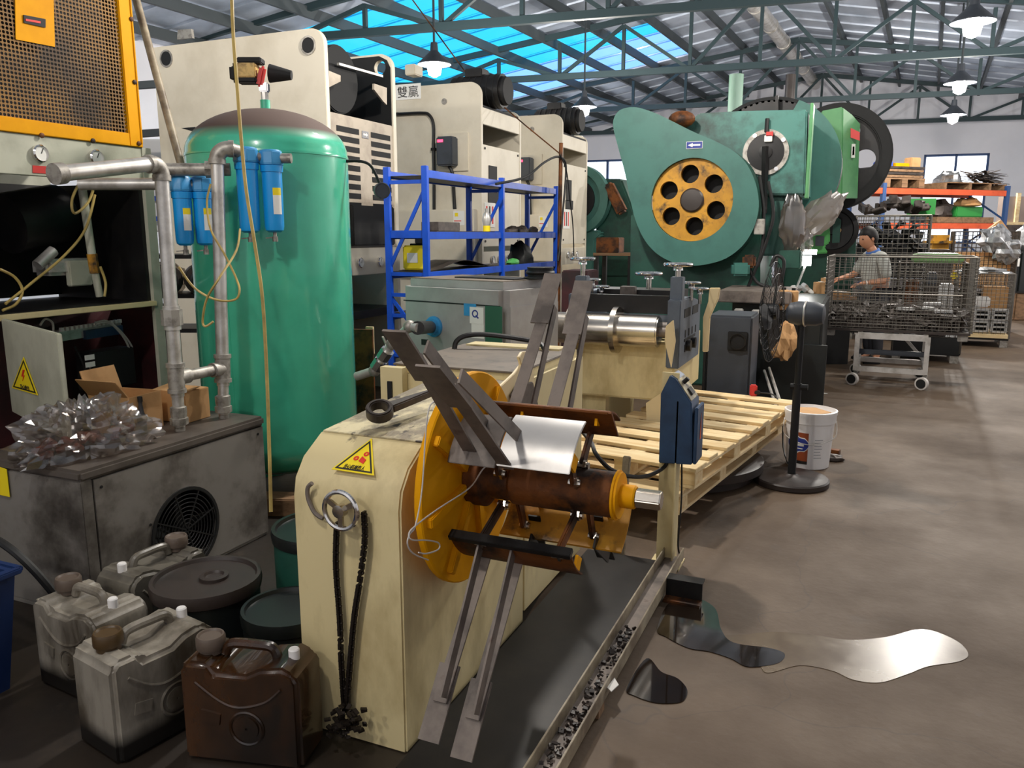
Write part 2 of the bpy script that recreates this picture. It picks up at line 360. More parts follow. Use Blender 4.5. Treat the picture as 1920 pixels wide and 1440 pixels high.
# concrete floor: blotches, fine stains and cracks
def floor_mat():
    m = mat('worn_concrete', C('#5f4c38'), .6, c2=C('#403020'), scale=.9, lo=.35, hi=.68, c3=C('#4a3f36'), s3=2.4, lo3=.6, hi3=.85, bump=.12, bscale=35, world=True, rvar=.2)
    nt = m.node_tree; N = nt.nodes; L = nt.links; bs = N['Principled BSDF']; src = bs.inputs['Base Color'].links[0].from_socket
    g = N.new('ShaderNodeNewGeometry'); nz = N.new('ShaderNodeTexNoise'); nz.inputs['Scale'].default_value = 3; L.new(g.outputs['Position'], nz.inputs['Vector'])
    mx = N.new('ShaderNodeMix'); mx.data_type = 'RGBA'; mx.inputs['Factor'].default_value = .3; L.new(g.outputs['Position'], mx.inputs['A']); L.new(nz.outputs['Color'], mx.inputs['B'])
    vo = N.new('ShaderNodeTexVoronoi'); vo.feature = 'DISTANCE_TO_EDGE'; vo.inputs['Scale'].default_value = .95; L.new(mx.outputs['Result'], vo.inputs['Vector'])
    mr = N.new('ShaderNodeMapRange'); mr.inputs['From Min'].default_value = .0; mr.inputs['From Max'].default_value = .005; mr.inputs['To Min'].default_value = .4; mr.inputs['To Max'].default_value = 0; L.new(vo.outputs['Distance'], mr.inputs['Value'])
    m2 = N.new('ShaderNodeMix'); m2.data_type = 'RGBA'; L.new(mr.outputs[0], m2.inputs['Factor']); L.new(src, m2.inputs['A']); m2.inputs['B'].default_value = (*C('#3a312a'), 1)
    # speckles
    sp = N.new('ShaderNodeTexNoise'); sp.inputs['Scale'].default_value = 26; sp.inputs['Detail'].default_value = 4; L.new(g.outputs['Position'], sp.inputs['Vector'])
    r2 = N.new('ShaderNodeMapRange'); r2.inputs['From Min'].default_value = .62; r2.inputs['From Max'].default_value = .75; r2.inputs['To Max'].default_value = .5; L.new(sp.outputs['Fac'], r2.inputs['Value'])
    m3 = N.new('ShaderNodeMix'); m3.data_type = 'RGBA'; L.new(r2.outputs[0], m3.inputs['Factor']); L.new(m2.outputs['Result'], m3.inputs['A']); m3.inputs['B'].default_value = (*C('#57493d'), 1)
    L.new(m3.outputs['Result'], bs.inputs['Base Color']); return m
m_floor = floor_mat()
# ================================================================ the hall
def struct(o): o['kind'] = 'structure'; return o
XL, XR, XRIDGE, ZR, KL, KR, YE, Y0 = -13.2, 7.2, -3.5, 6.85, .19, .17, 30.6, -5.0
def zroof(x): return ZR+KL*(x-XRIDGE) if x < XRIDGE else ZR-KR*(x-XRIDGE)
fl = MB(); fl.prism([B(XL, Y0-3, 0), B(XR, Y0-3, 0), B(XR, YE+.2, 0), B(XL, YE+.2, 0)], (0, 0, -.15)); struct(fl.build('floor', m_floor, smooth=0))
def onwall(px, py):
    d = ray(px, py)
    f = lambda t: (lambda p: (math.sin(-BR)*p.x+math.cos(-BR)*p.y)-.18*(math.cos(-BR)*p.x-math.sin(-BR)*p.y)-YE)(_C+d*t)
    a, b = f(0), f(1); t = -a/(b-a); p = _C+d*t
    return math.cos(-BR)*p.x-math.sin(-BR)*p.y, p.z
def wall_panels(mb, holes, x0, x1, zt):                  # gable wall in strips around window holes
    xs = sorted(set([x0, x1, XRIDGE]+[q for h in holes for q in h[:2]]))
    for a, b in zip(xs, xs[1:]):
        cuts = sorted([(h[2], h[3]) for h in holes if h[0] < (a+b)/2 < h[1]]); z = 0
        for c0, c1 in cuts+[(None, None)]:
            za, zb = (zt(a+1e-5), zt(b-1e-5)) if c0 is None else (c0, c0)
            mb.prism([B(a, YE, z), B(b, YE, z), B(b, YE, zb), B(a, YE, za)], B(0, .2, 0)-B(0, 0, 0)); z = c1
wx0, wz1 = onwall(1733, 290); wx1, _ = onwall(1856, 290); vx0, vz1 = onwall(1112, 300); vx1, _ = onwall(1166, 300)
holes = [(wx0, wx1, 1.2, wz1), (vx0-.6, vx1+.6, 1.2, vz1)]
wb = MB(); wall_panels(wb, holes, XL, XR, zroof); struct(wb.build('wall_back', m_wall, smooth=0))
for i, h in enumerate(holes):
    p = thing('window_%d' % (i+1), 'bright steel-framed window in the far gable wall', 'window', B((h[0]+h[1])/2, YE, h[2])); p['kind'] = 'structure'; del p['category']; del p['label']
    f = MB(); t = .07
    for a, b in (((h[0], h[2]), (h[1], h[2]+t)), ((h[0], h[3]-t), (h[1], h[3])), ((h[0], h[2]), (h[0]+t, h[3])), ((h[1]-t, h[2]), (h[1], h[3])), (((h[0]+h[1])/2-t/2, h[2]), ((h[0]+h[1])/2+t/2, h[3]))):
        f.prism([B(a[0], YE, a[1]), B(b[0], YE, a[1]), B(b[0], YE, b[1]), B(a[0], YE, b[1])], B(0, .1, 0)-B(0, 0, 0))
    f.build('window_frame', m_upright, p, smooth=0)
    g = MB(); g.prism([B(h[0], YE+.05, h[2]), B(h[1], YE+.05, h[2]), B(h[1], YE+.05, h[3]), B(h[0], YE+.05, h[3])], B(0, .01, 0)-B(0, 0, 0)); g.build('window_pane', m_glass, p, smooth=0)
for nm, x in (('wall_left', XL), ('wall_right', XR)):
    m_ = MB(); e = V((-.2 if x < 0 else .2, 0, 0)); m_.prism([B(x, Y0, 0), B(x, YE, 0), B(x, YE, zroof(x)), B(x, Y0, zroof(x))], e); struct(m_.build(nm, m_wall, smooth=0))
wf_ = MB(); wf_.prism([B(XL, Y0, 0), B(XR, Y0, 0), B(XR, Y0, zroof(XR)), B(XRIDGE, Y0, ZR), B(XL, Y0, zroof(XL))], B(0, -.2, 0)-B(0, 0, 0)); struct(wf_.build('wall_front', m_wall, smooth=0))
# roof: separate sheets laid along the slope, purlins below
ce = bpy.data.objects.new('ceiling', None); col.objects.link(ce); ce['kind'] = 'structure'; MAT[ce.name] = Matrix.Identity(4)
def sheet(name, m, x0, x1, y0, y1):
    mb = MB()
    prof = [(y0, 0), (y0+.012, -.035), (y0+.045, -.035), (y0+.06, 0), (y1, 0), (y1, .012), (y0, .012)]
    P0 = [B(x0, y, zroof(x0)+dz) for y, dz in prof]; P1 = [B(x1, y, zroof(x1-(1e-5 if x1 == XRIDGE else 0))+dz) for y, dz in prof]; n = len(prof)
    mb.add(P0+P1, [tuple(range(n)), tuple(range(2*n-1, n-1, -1))]+[(i, n+i, n+(i+1) % n, (i+1) % n) for i in range(n)])
    mb.build(name, m, ce, smooth=0)
y = Y0
while y < YE:
    y1 = min(y+.9, YE+.2); c = (y+y1)/2
    if 14.4 < c < 18.9: xs = -8.4; ms = m_sky
    elif 19.4 < c < 23.4: xs = -6.1 if c > 20.4 else -7.4; ms = m_sky if c < 21 else m_sky2
    elif 5 < c < 9: xs = -8.4; ms = m_sky
    else: xs = None
    if xs is None: sheet('roof_sheet', m_roof, XL, XRIDGE, y, y1)
    else:
        sheet('skylight_sheet', ms, XL, xs, y, y1); sheet('roof_sheet', m_roof, xs, XRIDGE, y, y1)
    if 4 < c < 8: sheet('roof_sheet', m_roof, XRIDGE, 1.6, y, y1); sheet('skylight_sheet', m_skyfill, 1.6, 5.2, y, y1); sheet('roof_sheet', m_roof, 5.2, XR, y, y1)  # unseen skylight strip on the right slope, added to let in more light
    else: sheet('roof_sheet', m_roof, XRIDGE, XR, y, y1)
    y = y1
for x in (-12.5, -11.4, -10.3, -9.2, -8.12, -7.1, -6.0, -4.9, -4.05, -2.45, -1.3, -.16, 1.0, 2.15, 3.3, 4.5, 5.8):
    m_ = MB(); m_.bar(B(x, Y0, zroof(x)-.13), B(x, YE, zroof(x)-.13), .07, .19); m_.build('purlin', m_purlin, ce, smooth=0)
m_ = MB(); m_.cyl(B(XRIDGE-.35, 8, 6.45), B(XRIDGE-.35, YE-.1, 6.45), .17, seg=20)
for k in range(12): m_.cyl(B(XRIDGE-.35, 8.5+k*1.9, 6.45), B(XRIDGE-.35, 8.56+k*1.9, 6.45), .185, seg=20)
tr = m_.build('trim_1', m_galv); struct(tr)
for yt in (13.85, 18.85, 23.95, 29.3):
    t = bpy.data.objects.new('roof_truss', None); col.objects.link(t); t['kind'] = 'structure'; MAT[t.name] = Matrix.Identity(4)
    q = lambda x, z: B(x, yt, z)
    MB().bar(q(XL, 5), q(XR, 5), .11, .13).build('bottom_chord', m_trussp, t, smooth=0)
    zt = lambda x: max(zroof(x)-.32, 5.06)
    MB().bar(q(XL, zt(XL)), q(XRIDGE, zt(XRIDGE)), .1, .12).build('top_chord', m_trussp, t, smooth=0)
    MB().bar(q(XRIDGE, zt(XRIDGE)), q(XR, zt(XR)), .1, .12).build('top_chord', m_trussp, t, smooth=0)
    n = 14; xs = [XL+(XR-XL)*i/n for i in range(n+1)]
    xs = [XRIDGE+(i-7)*1.42 for i in range(15)]
    for i, x in enumerate(xs):
        if XL < x < XR and zt(x)-5 > .25: MB().bar(q(x, 5), q(x, zt(x)), .07, .07, (1, 0, 0)).build('web_member', m_trussp, t, smooth=0)
        if i < 14 and xs[i+1] < XR-.3 and x > XL:
            a, b = (x, xs[i+1]) if (i % 2 == 0) else (xs[i+1], x)
            MB().bar(q(a, 5), q(b, zt(b)), .07, .07, (0, 1, 0)).build('web_member', m_trussp, t, smooth=0)
# pendant lamps of the hall, and fill lamps added out of view
lamp_lab = ['brightest pendant lamp at the top right of the hall, nearest in the aisle row', 'second pendant lamp in the aisle row, dark cone shade below the beam', 'farthest pendant lamp in the aisle row, low over the end wall', 'lit pendant lamp above the second cream press', 'far lit pendant lamp between the third cream press and the teardrop guard']
def pendant(i, lx, ly, lab):
    p = B(lx, ly, 4.0); t = thing('pendant_lamp', lab, 'lamp', p, 0, 'pendant lamps under the roof')
    MB().lathe([(.05, .30), (.06, .18), (.12, .12), (.25, .0), (.25, -.012), (.11, .11), (.05, .16), (.045, .30)], p, seg=24).build('lamp_shade', m_slate, t)
    MB().lathe([(.02, .1), (.06, .06), (.11, -.05), (.09, -.15), (.02, -.19)], p, seg=16).build('bulb', m_bulb, t)
    zt = zroof(lx)-.004; MB().cyl(p+V((0, 0, .3)), V((p.x, p.y, zt)), .018, seg=8).build('hanging_rod', m_purlin, t)
for i, (lx, ly) in enumerate(LAMPS):
    pendant(i, lx, ly, lamp_lab[i] if i < 5 else ['pendant lamp of the aisle row above the pedestal fan', 'unseen fill lamp added behind the camera on the machine side', 'unseen fill lamp added near the right wall of the hall', 'unseen fill lamp added above the strip straightener', 'unseen fill lamp added above the compressor', 'unseen fill lamp added above the camera'][i-5])
# ================================================================ decoiler in the foreground
XF = -1.12
de = thing('decoiler', 'cream steel strip decoiler with yellow disc and long arms, chain wheel on its front', 'machine', (-1.3, 2.4, 0))
pr = [(1.81, 0), (1.81, .745), (1.822, .80), (1.865, .855), (1.95, .905), (2.70, .955), (2.70, 0)]
MB().prism([(-1.485, y, z) for y, z in pr], (XF+1.485, 0, 0)).build('cabinet_body', m_cream, de, bev=.006)
MB().prism([(-1.475, 1.955, .907), (-1.475, 2.70, .957), (-1.475, 2.70, .961), (-1.475, 1.955, .911)], (.345, 0, 0)).build('top_plate', m_creamtop, de)
MB().span((-1.72, 2.705, 0), (XF-.01, 3.45, .985)).build('gearbox_housing', m_cream, de, bev=.03)
MB().span((-1.70, 2.72, .984), (XF-.03, 3.36, .992)).build('housing_cover', m_grimetop, de, bev=.003)
MB().span((-1.66, 3.30, .992), (-1.2, 3.40, 1.0)).build('scraped_strip', m_cream, de)
hp = [D(852, 655, 3.62), D(856, 640, 3.62), D(872, 630, 3.62), D(905, 627, 3.62), D(960, 633, 3.6), D(1010, 643, 3.58), D(1024, 660, 3.5)]
MB().tube(spline(hp, 5), .012).build('black_bar_loop', m_blacksteel, de)
hk = [(935, 728), (965, 700), (978, 684), (974, 670), (980, 660), (990, 659), (996, 668), (1000, 690), (1004, 735), (985, 755), (945, 752)]
MB().prism([atX(x, y, XF+.012) for x, y in hk], (-.012, 0, 0)).build('hook_plate', m_beige, de, bev=.002)
MB().prism([atX(x, y, XF+.03) for x, y in [(962, 742), (975, 722), (1000, 716), (1010, 760), (970, 770)]], (-.015, 0, 0)).build('grey_end_cover', m_greysteel, de, bev=.003)
MB().span((-1.72, 2.66, .80), (-1.62, 2.70, .985)).build('slotted_bracket', m_cream, de)
MB().span((-1.685, 2.652, .84), (-1.665, 2.662, .93)).build('bracket_slot', m_black, de)
# warning triangle on the sloping front
def warn_tri(parent, P3, nrm, txt, sym):
    P = [V(p) for p in P3]; n = V(nrm).normalized()*.0015; c = sum(P, V((0, 0, 0)))/3
    parent = MB().prism(P, n).build('warning_sign', m_labyel, parent, smooth=0)
    a = [c+(p-c)*.88+n for p in P]; b = [c+(p-c)*.76+n for p in P]; mb = MB()
    for i in range(3):
        j = (i+1) % 3; mb.prism([a[i], a[j], b[j], b[i]], n*.5)
    mb.build('sign_border', m_print, parent, smooth=0)
    up = (P[2]-(P[0]+P[1])/2).normalized(); rt = (P[1]-P[0]).normalized(); up = (up-rt*up.dot(rt)).normalized()
    s = (P[1]-P[0]).length; sv = up.dot(P[2]-P[0])/.866
    lettering(txt, parent, m_print, c-up*sv*.17+n*1.4, rt, up, sv*.10, wfit=s*(.48 if len(txt) > 4 else .34))
    mb = MB()
    if sym == 'bolt':
        z = [(.02, .30), (-.07, .07), (.0, .09), (-.05, -.06), (.06, .13), (.0, .12), (.09, .30)]
        mb.prism([c+rt*x*s+up*(y*sv*.8+.02*sv)+n*1.3 for x, y in z], n)
    else:
        for x, y, r in ((-.09, .04, .06), (.07, .17, .06)):
            mb.ring(c+rt*x*s+up*y*sv+n*1.6, n, r*s, r*s*.4, .001, 14)
        mb.prism([c+rt*x*s+up*y*sv+n*1.3 for x, y in [(0, -.02), (.14, -.07), (.15, .03), (.02, .10)]], n)
    mb.build('sign_symbol', m_printred, parent, smooth=0)
def on_front(px, py):                                    # the sloping facet between (y 1.865, z .855) and (1.95, .905)
    d = ray(px, py); nn = V((0, -.05, .085)); t = ((V((0, 1.865, .855))-_C).dot(nn))/d.dot(nn); return _C+d*t+nn.normalized()*.002
def on_front2(px, py):
    p = on_front(px, py)
    return p if p.z > .855 else atY(px, py, 1.835)
tri = [on_front(622, 881), on_front(702, 893), on_front(698, 823)]
warn_tri(de, tri, (0, -.507, .862), '当心机械伤人', 'gear')
# chain wheel, chain and grey wire loop on the front
wc = V((-1.285, 1.765, .742))
MB().torus(wc, (0, -1, 0), .054, .0075, 32, 8).build('chain_wheel', m_chrome, de)
mb = MB(); mb.lathe([(.019, -.01), (.019, .014), (.008, .016)], wc, (0, -1, 0), 14)
for k in range(3):
    a = k*2.094+.5; mb.bar(wc, wc+V((math.cos(a)*.052, 0, math.sin(a)*.052)), .015, .008, (0, 1, 0))
mb.cyl(wc, wc+V((0, .05, 0)), .009); mb.build('wheel_spokes', m_steel, de)
mb = MB()
for pts in ([(632, 975), (630, 1060), (637, 1160), (640, 1240), (646, 1330)], [(682, 955), (684, 1010), (676, 1080), (664, 1160), (656, 1250), (650, 1330)]):
    P = spline([atY(x, y, 1.79) for x, y in pts], 12); L = 0; k = 0; last = P[0]
    for p in P[1:]:
        L += (p-last).length
        if L > .011:
            L = 0; k += 1; d = (p-last).normalized(); s_ = V((1, 0, 0)) if k % 2 else V((0, 1, 0))
            mb.bar(p-d*.009, p+d*.009, .017, .007, s_); mb.cyl(p-s_*.009, p+s_*.009, .0045, seg=6)
        last = p
random.seed(3)
for k in range(70):
    c = atY(646+random.gauss(0, 16), 1360+random.gauss(0, 14), 1.74); c.y += random.uniform(-.03, .05); c.z = max(c.z, .012)
    d = V((random.uniform(-1, 1), random.uniform(-1, 1), random.uniform(-.5, .5))).normalized(); mb.bar(c-d*.009, c+d*.009, .012, .006, (0, 0, 1))
mb.build('drive_chain', m_chain, de)
MB().tube(spline([atY(x, y, 1.797) for x, y in [(585, 906), (577, 915), (578, 935), (588, 958), (598, 968), (606, 972)]], 5), .0065).build('grey_wire_hook', m_darksteel, de)
# yellow disc, mandrel, end collar and shaft
AY, AZ = 2.115, .772
ax = lambda x, r=0, a=0: V((x, AY+r*math.cos(math.radians(a)), AZ+r*math.sin(math.radians(a))))
MB().lathe([(.07, -.012), (.318, -.012), (.322, -.008), (.322, .008), (.318, .012), (.07, .012)], ax(-1.055), (1, 0, 0), 56).build('yellow_disc', m_yellow, de)
mb = MB()
for k in range(8): a = k*45+10; MB().bar(ax(-1.04, .07, a), ax(-1.04, .30, a), .03, .03, (1, 0, 0)).build('disc_rib', m_yellow, de, bev=.003)
MB().lathe([(.085, 0), (.085, .05), (.058, .07), (.058, .13), (.066, .14), (.066, .44), (.06, .45)], ax(-1.04), (1, 0, 0), 32).build('mandrel_drum', m_rust, de)
MB().lathe([(.072, 0), (.072, .006), (.066, .008), (.066, .014), (.03, .016)], ax(-.592), (1, 0, 0), 28).build('end_collar', m_yellow, de)
MB().lathe([(.034, 0), (.034, .04), (.03, .044)], ax(-.578), (1, 0, 0), 20).build('collar_nut', m_yellow, de)
MB().cyl(ax(-.535), ax(-.462), .029, seg=6).build('shaft_end', m_steel, de, bev=.003)
def jaw(name, m, x0, x1, a0, a1, r=.232, th=.007, n=8):
    mb = MB(); A = [a0+(a1-a0)*k/n for k in range(n+1)]
    mb.prism([ax(x0, r, a) for a in A]+[ax(x0, r-th, a) for a in reversed(A)], (x1-x0, 0, 0))
    return mb.build(name, m, de, bev=.0015)
jaw('jaw_plate', m_greysteel, -1.02, -.875, 112, 154, .238); jaw('jaw_plate', m_baresteel, -.872, -.662, 108, 152, .236)
jaw('jaw_plate', m_rust, -1.01, -.625, 52, 88, .236); jaw('jaw_plate', m_rust, -1.02, -.655, -150, -116, .236); jaw('jaw_plate', m_ywheel, -1.0, -.60, -66, -20, .236)
MB().prism([ax(-1.0, .238, 86), ax(-1.0, .232, 88), ax(-1.0, .170, 60), ax(-1.0, .176, 58)], (.385, 0, 0)).build('jaw_flange', m_rust, de, bev=.001)
jaw('jaw_flange', m_blacksteel, -1.02, -.655, -153, -149, .245, .03, 2)
link0 = None
for th, nm in ((133, 0), (68, 1), (-134, 2), (-42, 3)):
    for x in (-.93, -.70):
        a = ax(x, .072, th+14); b = ax(x, .205 if nm == 0 else .228, th-13)
        lk = MB().bar(a, b, .034, .012, (1, 0, 0)).build('toggle_link', m_rust, de, bev=.003)
        for p in (a, b): mb = MB(); mb.cyl(p+V((-.014, 0, 0)), p+V((.022, 0, 0)), .011, seg=10); mb.cyl(p+V((.006, 0, 0)), p+V((.014, 0, 0)), .017, seg=6); mb.build('pivot_bolt', m_steel, lk)
        MB().bar(ax(x+.035, .19, th+9), ax(x+.035, .232, th+9), .04, .008, (1, 0, 0)).build('jaw_lug', m_yellow, de)
# long flat-bar extension arms welded to the jaws
def arm(x, th, m, r0=.21, r1=.74, spread=9, tip=.2):
    s = MB(); s.bar(ax(x, r0, th+spread*1.2), ax(x, r1-tip*.5, th+2), .040, .006, ax(0, 1, th+90)-ax(0)); s.build('arm_bar', m, de)
    s = MB(); s.bar(ax(x+.018, r0, th-spread*1.6), ax(x+.018, r1-tip*.55, th-.5), .036, .006, (1, 0, 0)); s.build('arm_brace', m, de)
    t = MB(); t.bar(ax(x-.005, r1-tip, th+3.2), ax(x-.005, r1, th+2.6), .062, .006, ax(0, 1, th+90)-ax(0)); t.build('arm_tip_plate', m, de)
arm(-.96, 135, m_darksteel, r1=.76); arm(-.85, 141, m_darksteel, r1=.75)
arm(-.955, 50, m_darksteel, r1=.75, spread=11); arm(-.825, 53, m_darksteel, r1=.70, spread=11)
arm(-.95, -131, m_darksteel, r1=.745, spread=9); arm(-.85, -130.5, m_darksteel, r1=.765, spread=9)
arm(-.90, -58, m_blacksteel, r1=.44, tip=.1); arm(-.70, -50, m_blacksteel, r1=.44, tip=.1)

# white wires looped over the disc
def wire(name, pts, r, m, label, cat, xx, n=6, parent=None):
    o = MB().tube(spline([atX(px, py, x) if not callable(xx) else xx(px, py, x) for px, py, x in pts], n), r, 6).build(name, m, parent)
    return tag(o, label, cat) if parent is None else o
wire('wire', [(842, 748, -1.02), (815, 752, -1.02), (803, 772, -1.02), (797, 830, -1.02), (791, 920, -1.02), (779, 985, -1.02), (768, 1002, -1.02), (764, 1020, -1.02), (775, 1038, -1.02), (803, 1050, -1.02)], .0022, m_cord, 'pale wire hanging down the rim of the yellow decoiler disc', 'wire', 0)
wire('wire', [(905, 735, -.99), (925, 800, -.97), (925, 860, -.93), (905, 880, -.93), (880, 915, -1.0), (820, 955, -1.02), (780, 985, -1.02), (767, 1000, -1.02), (772, 1012, -1.015), (800, 1013, -1.015), (822, 1018, -1.015), (822, 1030, -1.015), (800, 1038, -1.015), (785, 1036, -1.015)], .0022, m_cord, 'pale wire sagging across the yellow disc and curling into a loop at its lower edge', 'wire', 0)
# ring spanner lying on the cabinet
sp = thing('ring_spanner', 'big dark ring spanner lying on top of the cream cabinet', 'wrench', atZ(715, 775, .945))
a = atZ(712, 778, .955); b = atZ(812, 742, .975); d = (b-a).normalized()
MB().ring(a+V((0, 0, .012)), V((.25, -.45, 1)), .042, .027, .036, 24).build('ring_end', m_scrap, sp, bev=.004)
mb = MB(); n_ = d.cross(V((0, 0, 1))).normalized()
mb.prism([a+d*.034+n_*.026, a+d*.07+n_*.024, b+n_*.008, b-n_*.008, a+d*.07-n_*.024, a+d*.034-n_*.026], (0, 0, .024)); mb.build('handle', m_scrap, sp, bev=.004)
# steel floor tray, channel beam with swarf, short cross channel
tag(MB().span((-1.105, 1.72, 0.004), (-.745, 3.46, .022)).build('floor_plate', m_blacksteel, bev=.003), 'black oily steel sheet on the floor beside the decoiler', 'steel sheet')
ch = thing('channel_beam', 'long worn steel channel lying open side up on the floor, full of swarf', 'beam', (-.69, 2.5, 0))
p0, p1 = V((-.70, 1.5, .0)), V((-.69, 3.50, .0))
MB().span((-.735, 1.5, .03), (-.66, 3.5, .038)).build('web', m_darksteel, ch, bev=.001)
MB().span((-.741, 1.5, .03), (-.735, 3.5, .085)).build('flange', m_chan, ch, bev=.001); MB().span((-.66, 1.5, .03), (-.654, 3.5, .085)).build('flange', m_chan, ch, bev=.001)
for yy in (1.62, 2.2, 3.3): MB().span((-.74, yy, 0), (-.655, yy+.06, .03)).build('packing_block', m_oldwood, ch)
random.seed(5); mb = MB()
for k in range(240):
    yy = 1.55+random.random()**1.4*1.2; c = V((random.uniform(-.725, -.67), yy, random.uniform(.041, .055))); r_ = random.uniform(.003, .009)
    mb.box(c, (r_*2, r_*random.uniform(.6, 2), r_), Matrix.Rotation(random.random()*3, 3, V((random.random(), random.random(), random.random())).normalized()))
o = mb.build('swarf', m_drumlid, ch, smooth=0); o['kind'] = 'stuff'
cc = thing('short_channel', 'short black channel stub sticking out from under the long channel beam', 'beam', (-.58, 3.2, 0))
MB().span((-.655, 3.14, .012), (-.505, 3.148, .085)).build('web', m_blacksteel, cc); MB().span((-.655, 3.148, .078), (-.505, 3.2, .085)).build('flange', m_blacksteel, cc); MB().span((-.655, 3.09, .0), (-.505, 3.15, .012)).build('foot_flange', m_rust, cc)
tag(MB().prism([atZ(1138, 1290, .06), atZ(1152, 1272, .06), atZ(1160, 1285, .06), atZ(1146, 1298, .06)], (0, 0, .003)).build('paper_scrap', m_paper), 'white scrap of paper lying in the steel channel', 'paper')
# control post with navy box
po = thing('control_post', 'navy control box on a cream angle post beside the decoiler', 'control box', (-.72, 3.48, 0))
yb = 3.44
mb = MB(); mb.span((-.775, 3.47, 0), (-.70, 3.478, .90)); mb.span((-.70, 3.44, 0), (-.693, 3.53, .78)); mb.build('post', m_cream, po)
MB().span((-.80, 3.42, 0), (-.66, 3.56, .01)).build('foot_plate', m_cream, po)
bp = [atY(x, y, yb) for x, y in [(1235, 868), (1239, 738), (1256, 704), (1268, 712), (1297, 757), (1297, 872)]]
MB().prism(bp, (0, .17, 0)).build('box_body', m_navy, po, bev=.004)
x1 = bp[5].x; bdoor = MB().span((x1+.001, yb+.012, bp[5].z), (x1+.016, yb+.158, bp[4].z-.02)).build('box_door', m_navy, po, bev=.003)
MB().prism([V((x1+.017, yb+.07, .60)), V((x1+.017, yb+.10, .60)), V((x1+.017, yb+.085, .72))], (.001, 0, 0)).build('orange_mark', m_orange, bdoor, smooth=0)
n_ = (bp[4]-bp[3]).normalized(); pa = [bp[3]+n_*.006+V((0, .012, .002)), bp[4]-n_*.008+V((0, .012, .002))]
MB().prism([pa[0], pa[1], pa[1]+V((0, .145, 0)), pa[0]+V((0, .145, 0))], V((.002, 0, .002))).build('operator_panel', m_creamtop, po, bev=.001)
mid = (pa[0]+pa[1])/2+V((.004, .07, .004)); MB().box(mid+n_*.02, (.035, .06, .012), Matrix.Rotation(.9, 3, 'Y')).build('rocker_switch', m_black, po, bev=.002)
MB().cyl(mid-n_*.03+V((0, -.03, 0)), mid-n_*.03+V((.02, -.03, .02)), .01).build('push_button', m_black, po)
MB().tube(spline([V((-1.12, 3.18, .74)), atX(1105, 825, -.95), atX(1118, 852, -.9), atX(1145, 880, -.86), atX(1180, 893, -.82), atX(1215, 892, -.79), V((-.75, 3.45, .47)), V((-.74, 3.47, .50))], 6), .009).build('black_cable', m_rubber, po)
MB().tube(spline([V((-.68, 3.50, .49)), V((-.675, 3.50, .3)), V((-.68, 3.49, .1)), V((-.66, 3.50, .02))], 6), .004).build('thin_cable', m_rubber, po)
# ---------------------------------------------------------------- oil jugs
def jerry_can(label, m, loc, rz, size=(.35, .20, .34), mc=None, mv=None, mh=None):
    L, W, H = size; t = thing('jerry_can', label, 'jerry can', loc, rz, 'plastic oil jugs')
    prof = [(-L/2, 0), (L/2, 0), (L/2, H*.80), (L/2-.015, H*.88), (L/2-.05, H*.93), (.06, H*.90), (.02, H*.84), (-.07, H*.84), (-.09, H*.92), (-L/2+.02, H*.92), (-L/2, H*.86)]
    MB().prism([(x, -W/2, z) for x, z in prof], (0, W, 0)).build('body', m, t, bev=.022, local=True, seg=3)
    hd = MB(); hd.tube(spline([(-.075, 0, H*.9), (-.055, 0, H*.99), (.02, 0, H*1.0), (.07, 0, H*.985), (.085, 0, H*.89)], 5), .015, 10); hd.build('handle', mh or m, t, local=True)
    cx = -L/2+.058
    cp = MB(); cp.lathe([(.034, H*.90), (.034, H*.945), (.041, H*.948), (.042, H*.955), (.0415, H*1.04), (.038, H*1.06), (.034, H*1.06), (.030, H*1.045), (.001, H*1.045)], (cx, 0, 0), seg=24); cp.build('cap', mc or m_capgrey, t, local=True)
    MB().lathe([(.016, H*.88), (.016, H*.985), (.013, H*.997), (.001, H*.997)], (L/2-.045, 0, 0), seg=14).build('vent_cap', mv or m_white, t, local=True)
    for s_ in (-1, 1):
        e = MB(); y = s_*(W/2)
        e.torus((.02, y, H*.36), (0, 1, 0), .05, .005, 24, 6); e.ring((.02, y, H*.36), (0, 1, 0), .036, .004, .008, 20)
        e.tube(spline([(-L*.36, y, H*.75), (-.06, y, H*.60), (.0, y, H*.55), (.08, y, H*.62), (L*.36, y, H*.75)], 4), .005, 6)
        e.bar((-L*.33, y, H*.45), (-.06, y, H*.42), .008, .035); e.build('embossed_ribs', m, t, local=True)
    return t
jw = jerry_can('grimy white oil jug with dark brown cap, nearest on the left', m_jugw, (-1.915, 1.62, 0), math.radians(79), (.34, .22, .345), m_capbrown)
jerry_can('oil-soaked brown jug with grey cap, in front of the cream cabinet', m_jugb, (-1.545, 1.66, 0), math.radians(14), (.36, .165, .335), m_capgrey)
jerry_can('dirty white jug half hidden behind the nearest white jug', m_jugw, (-2.28, 1.725, 0), math.radians(-6), (.34, .20, .34), m_capgrey)
jerry_can('dark oily translucent jug with brown cap, against the grey fan cabinet', m_jugg, (-2.345, 2.045, 0), math.radians(266), (.34, .20, .345), m_capgrey)
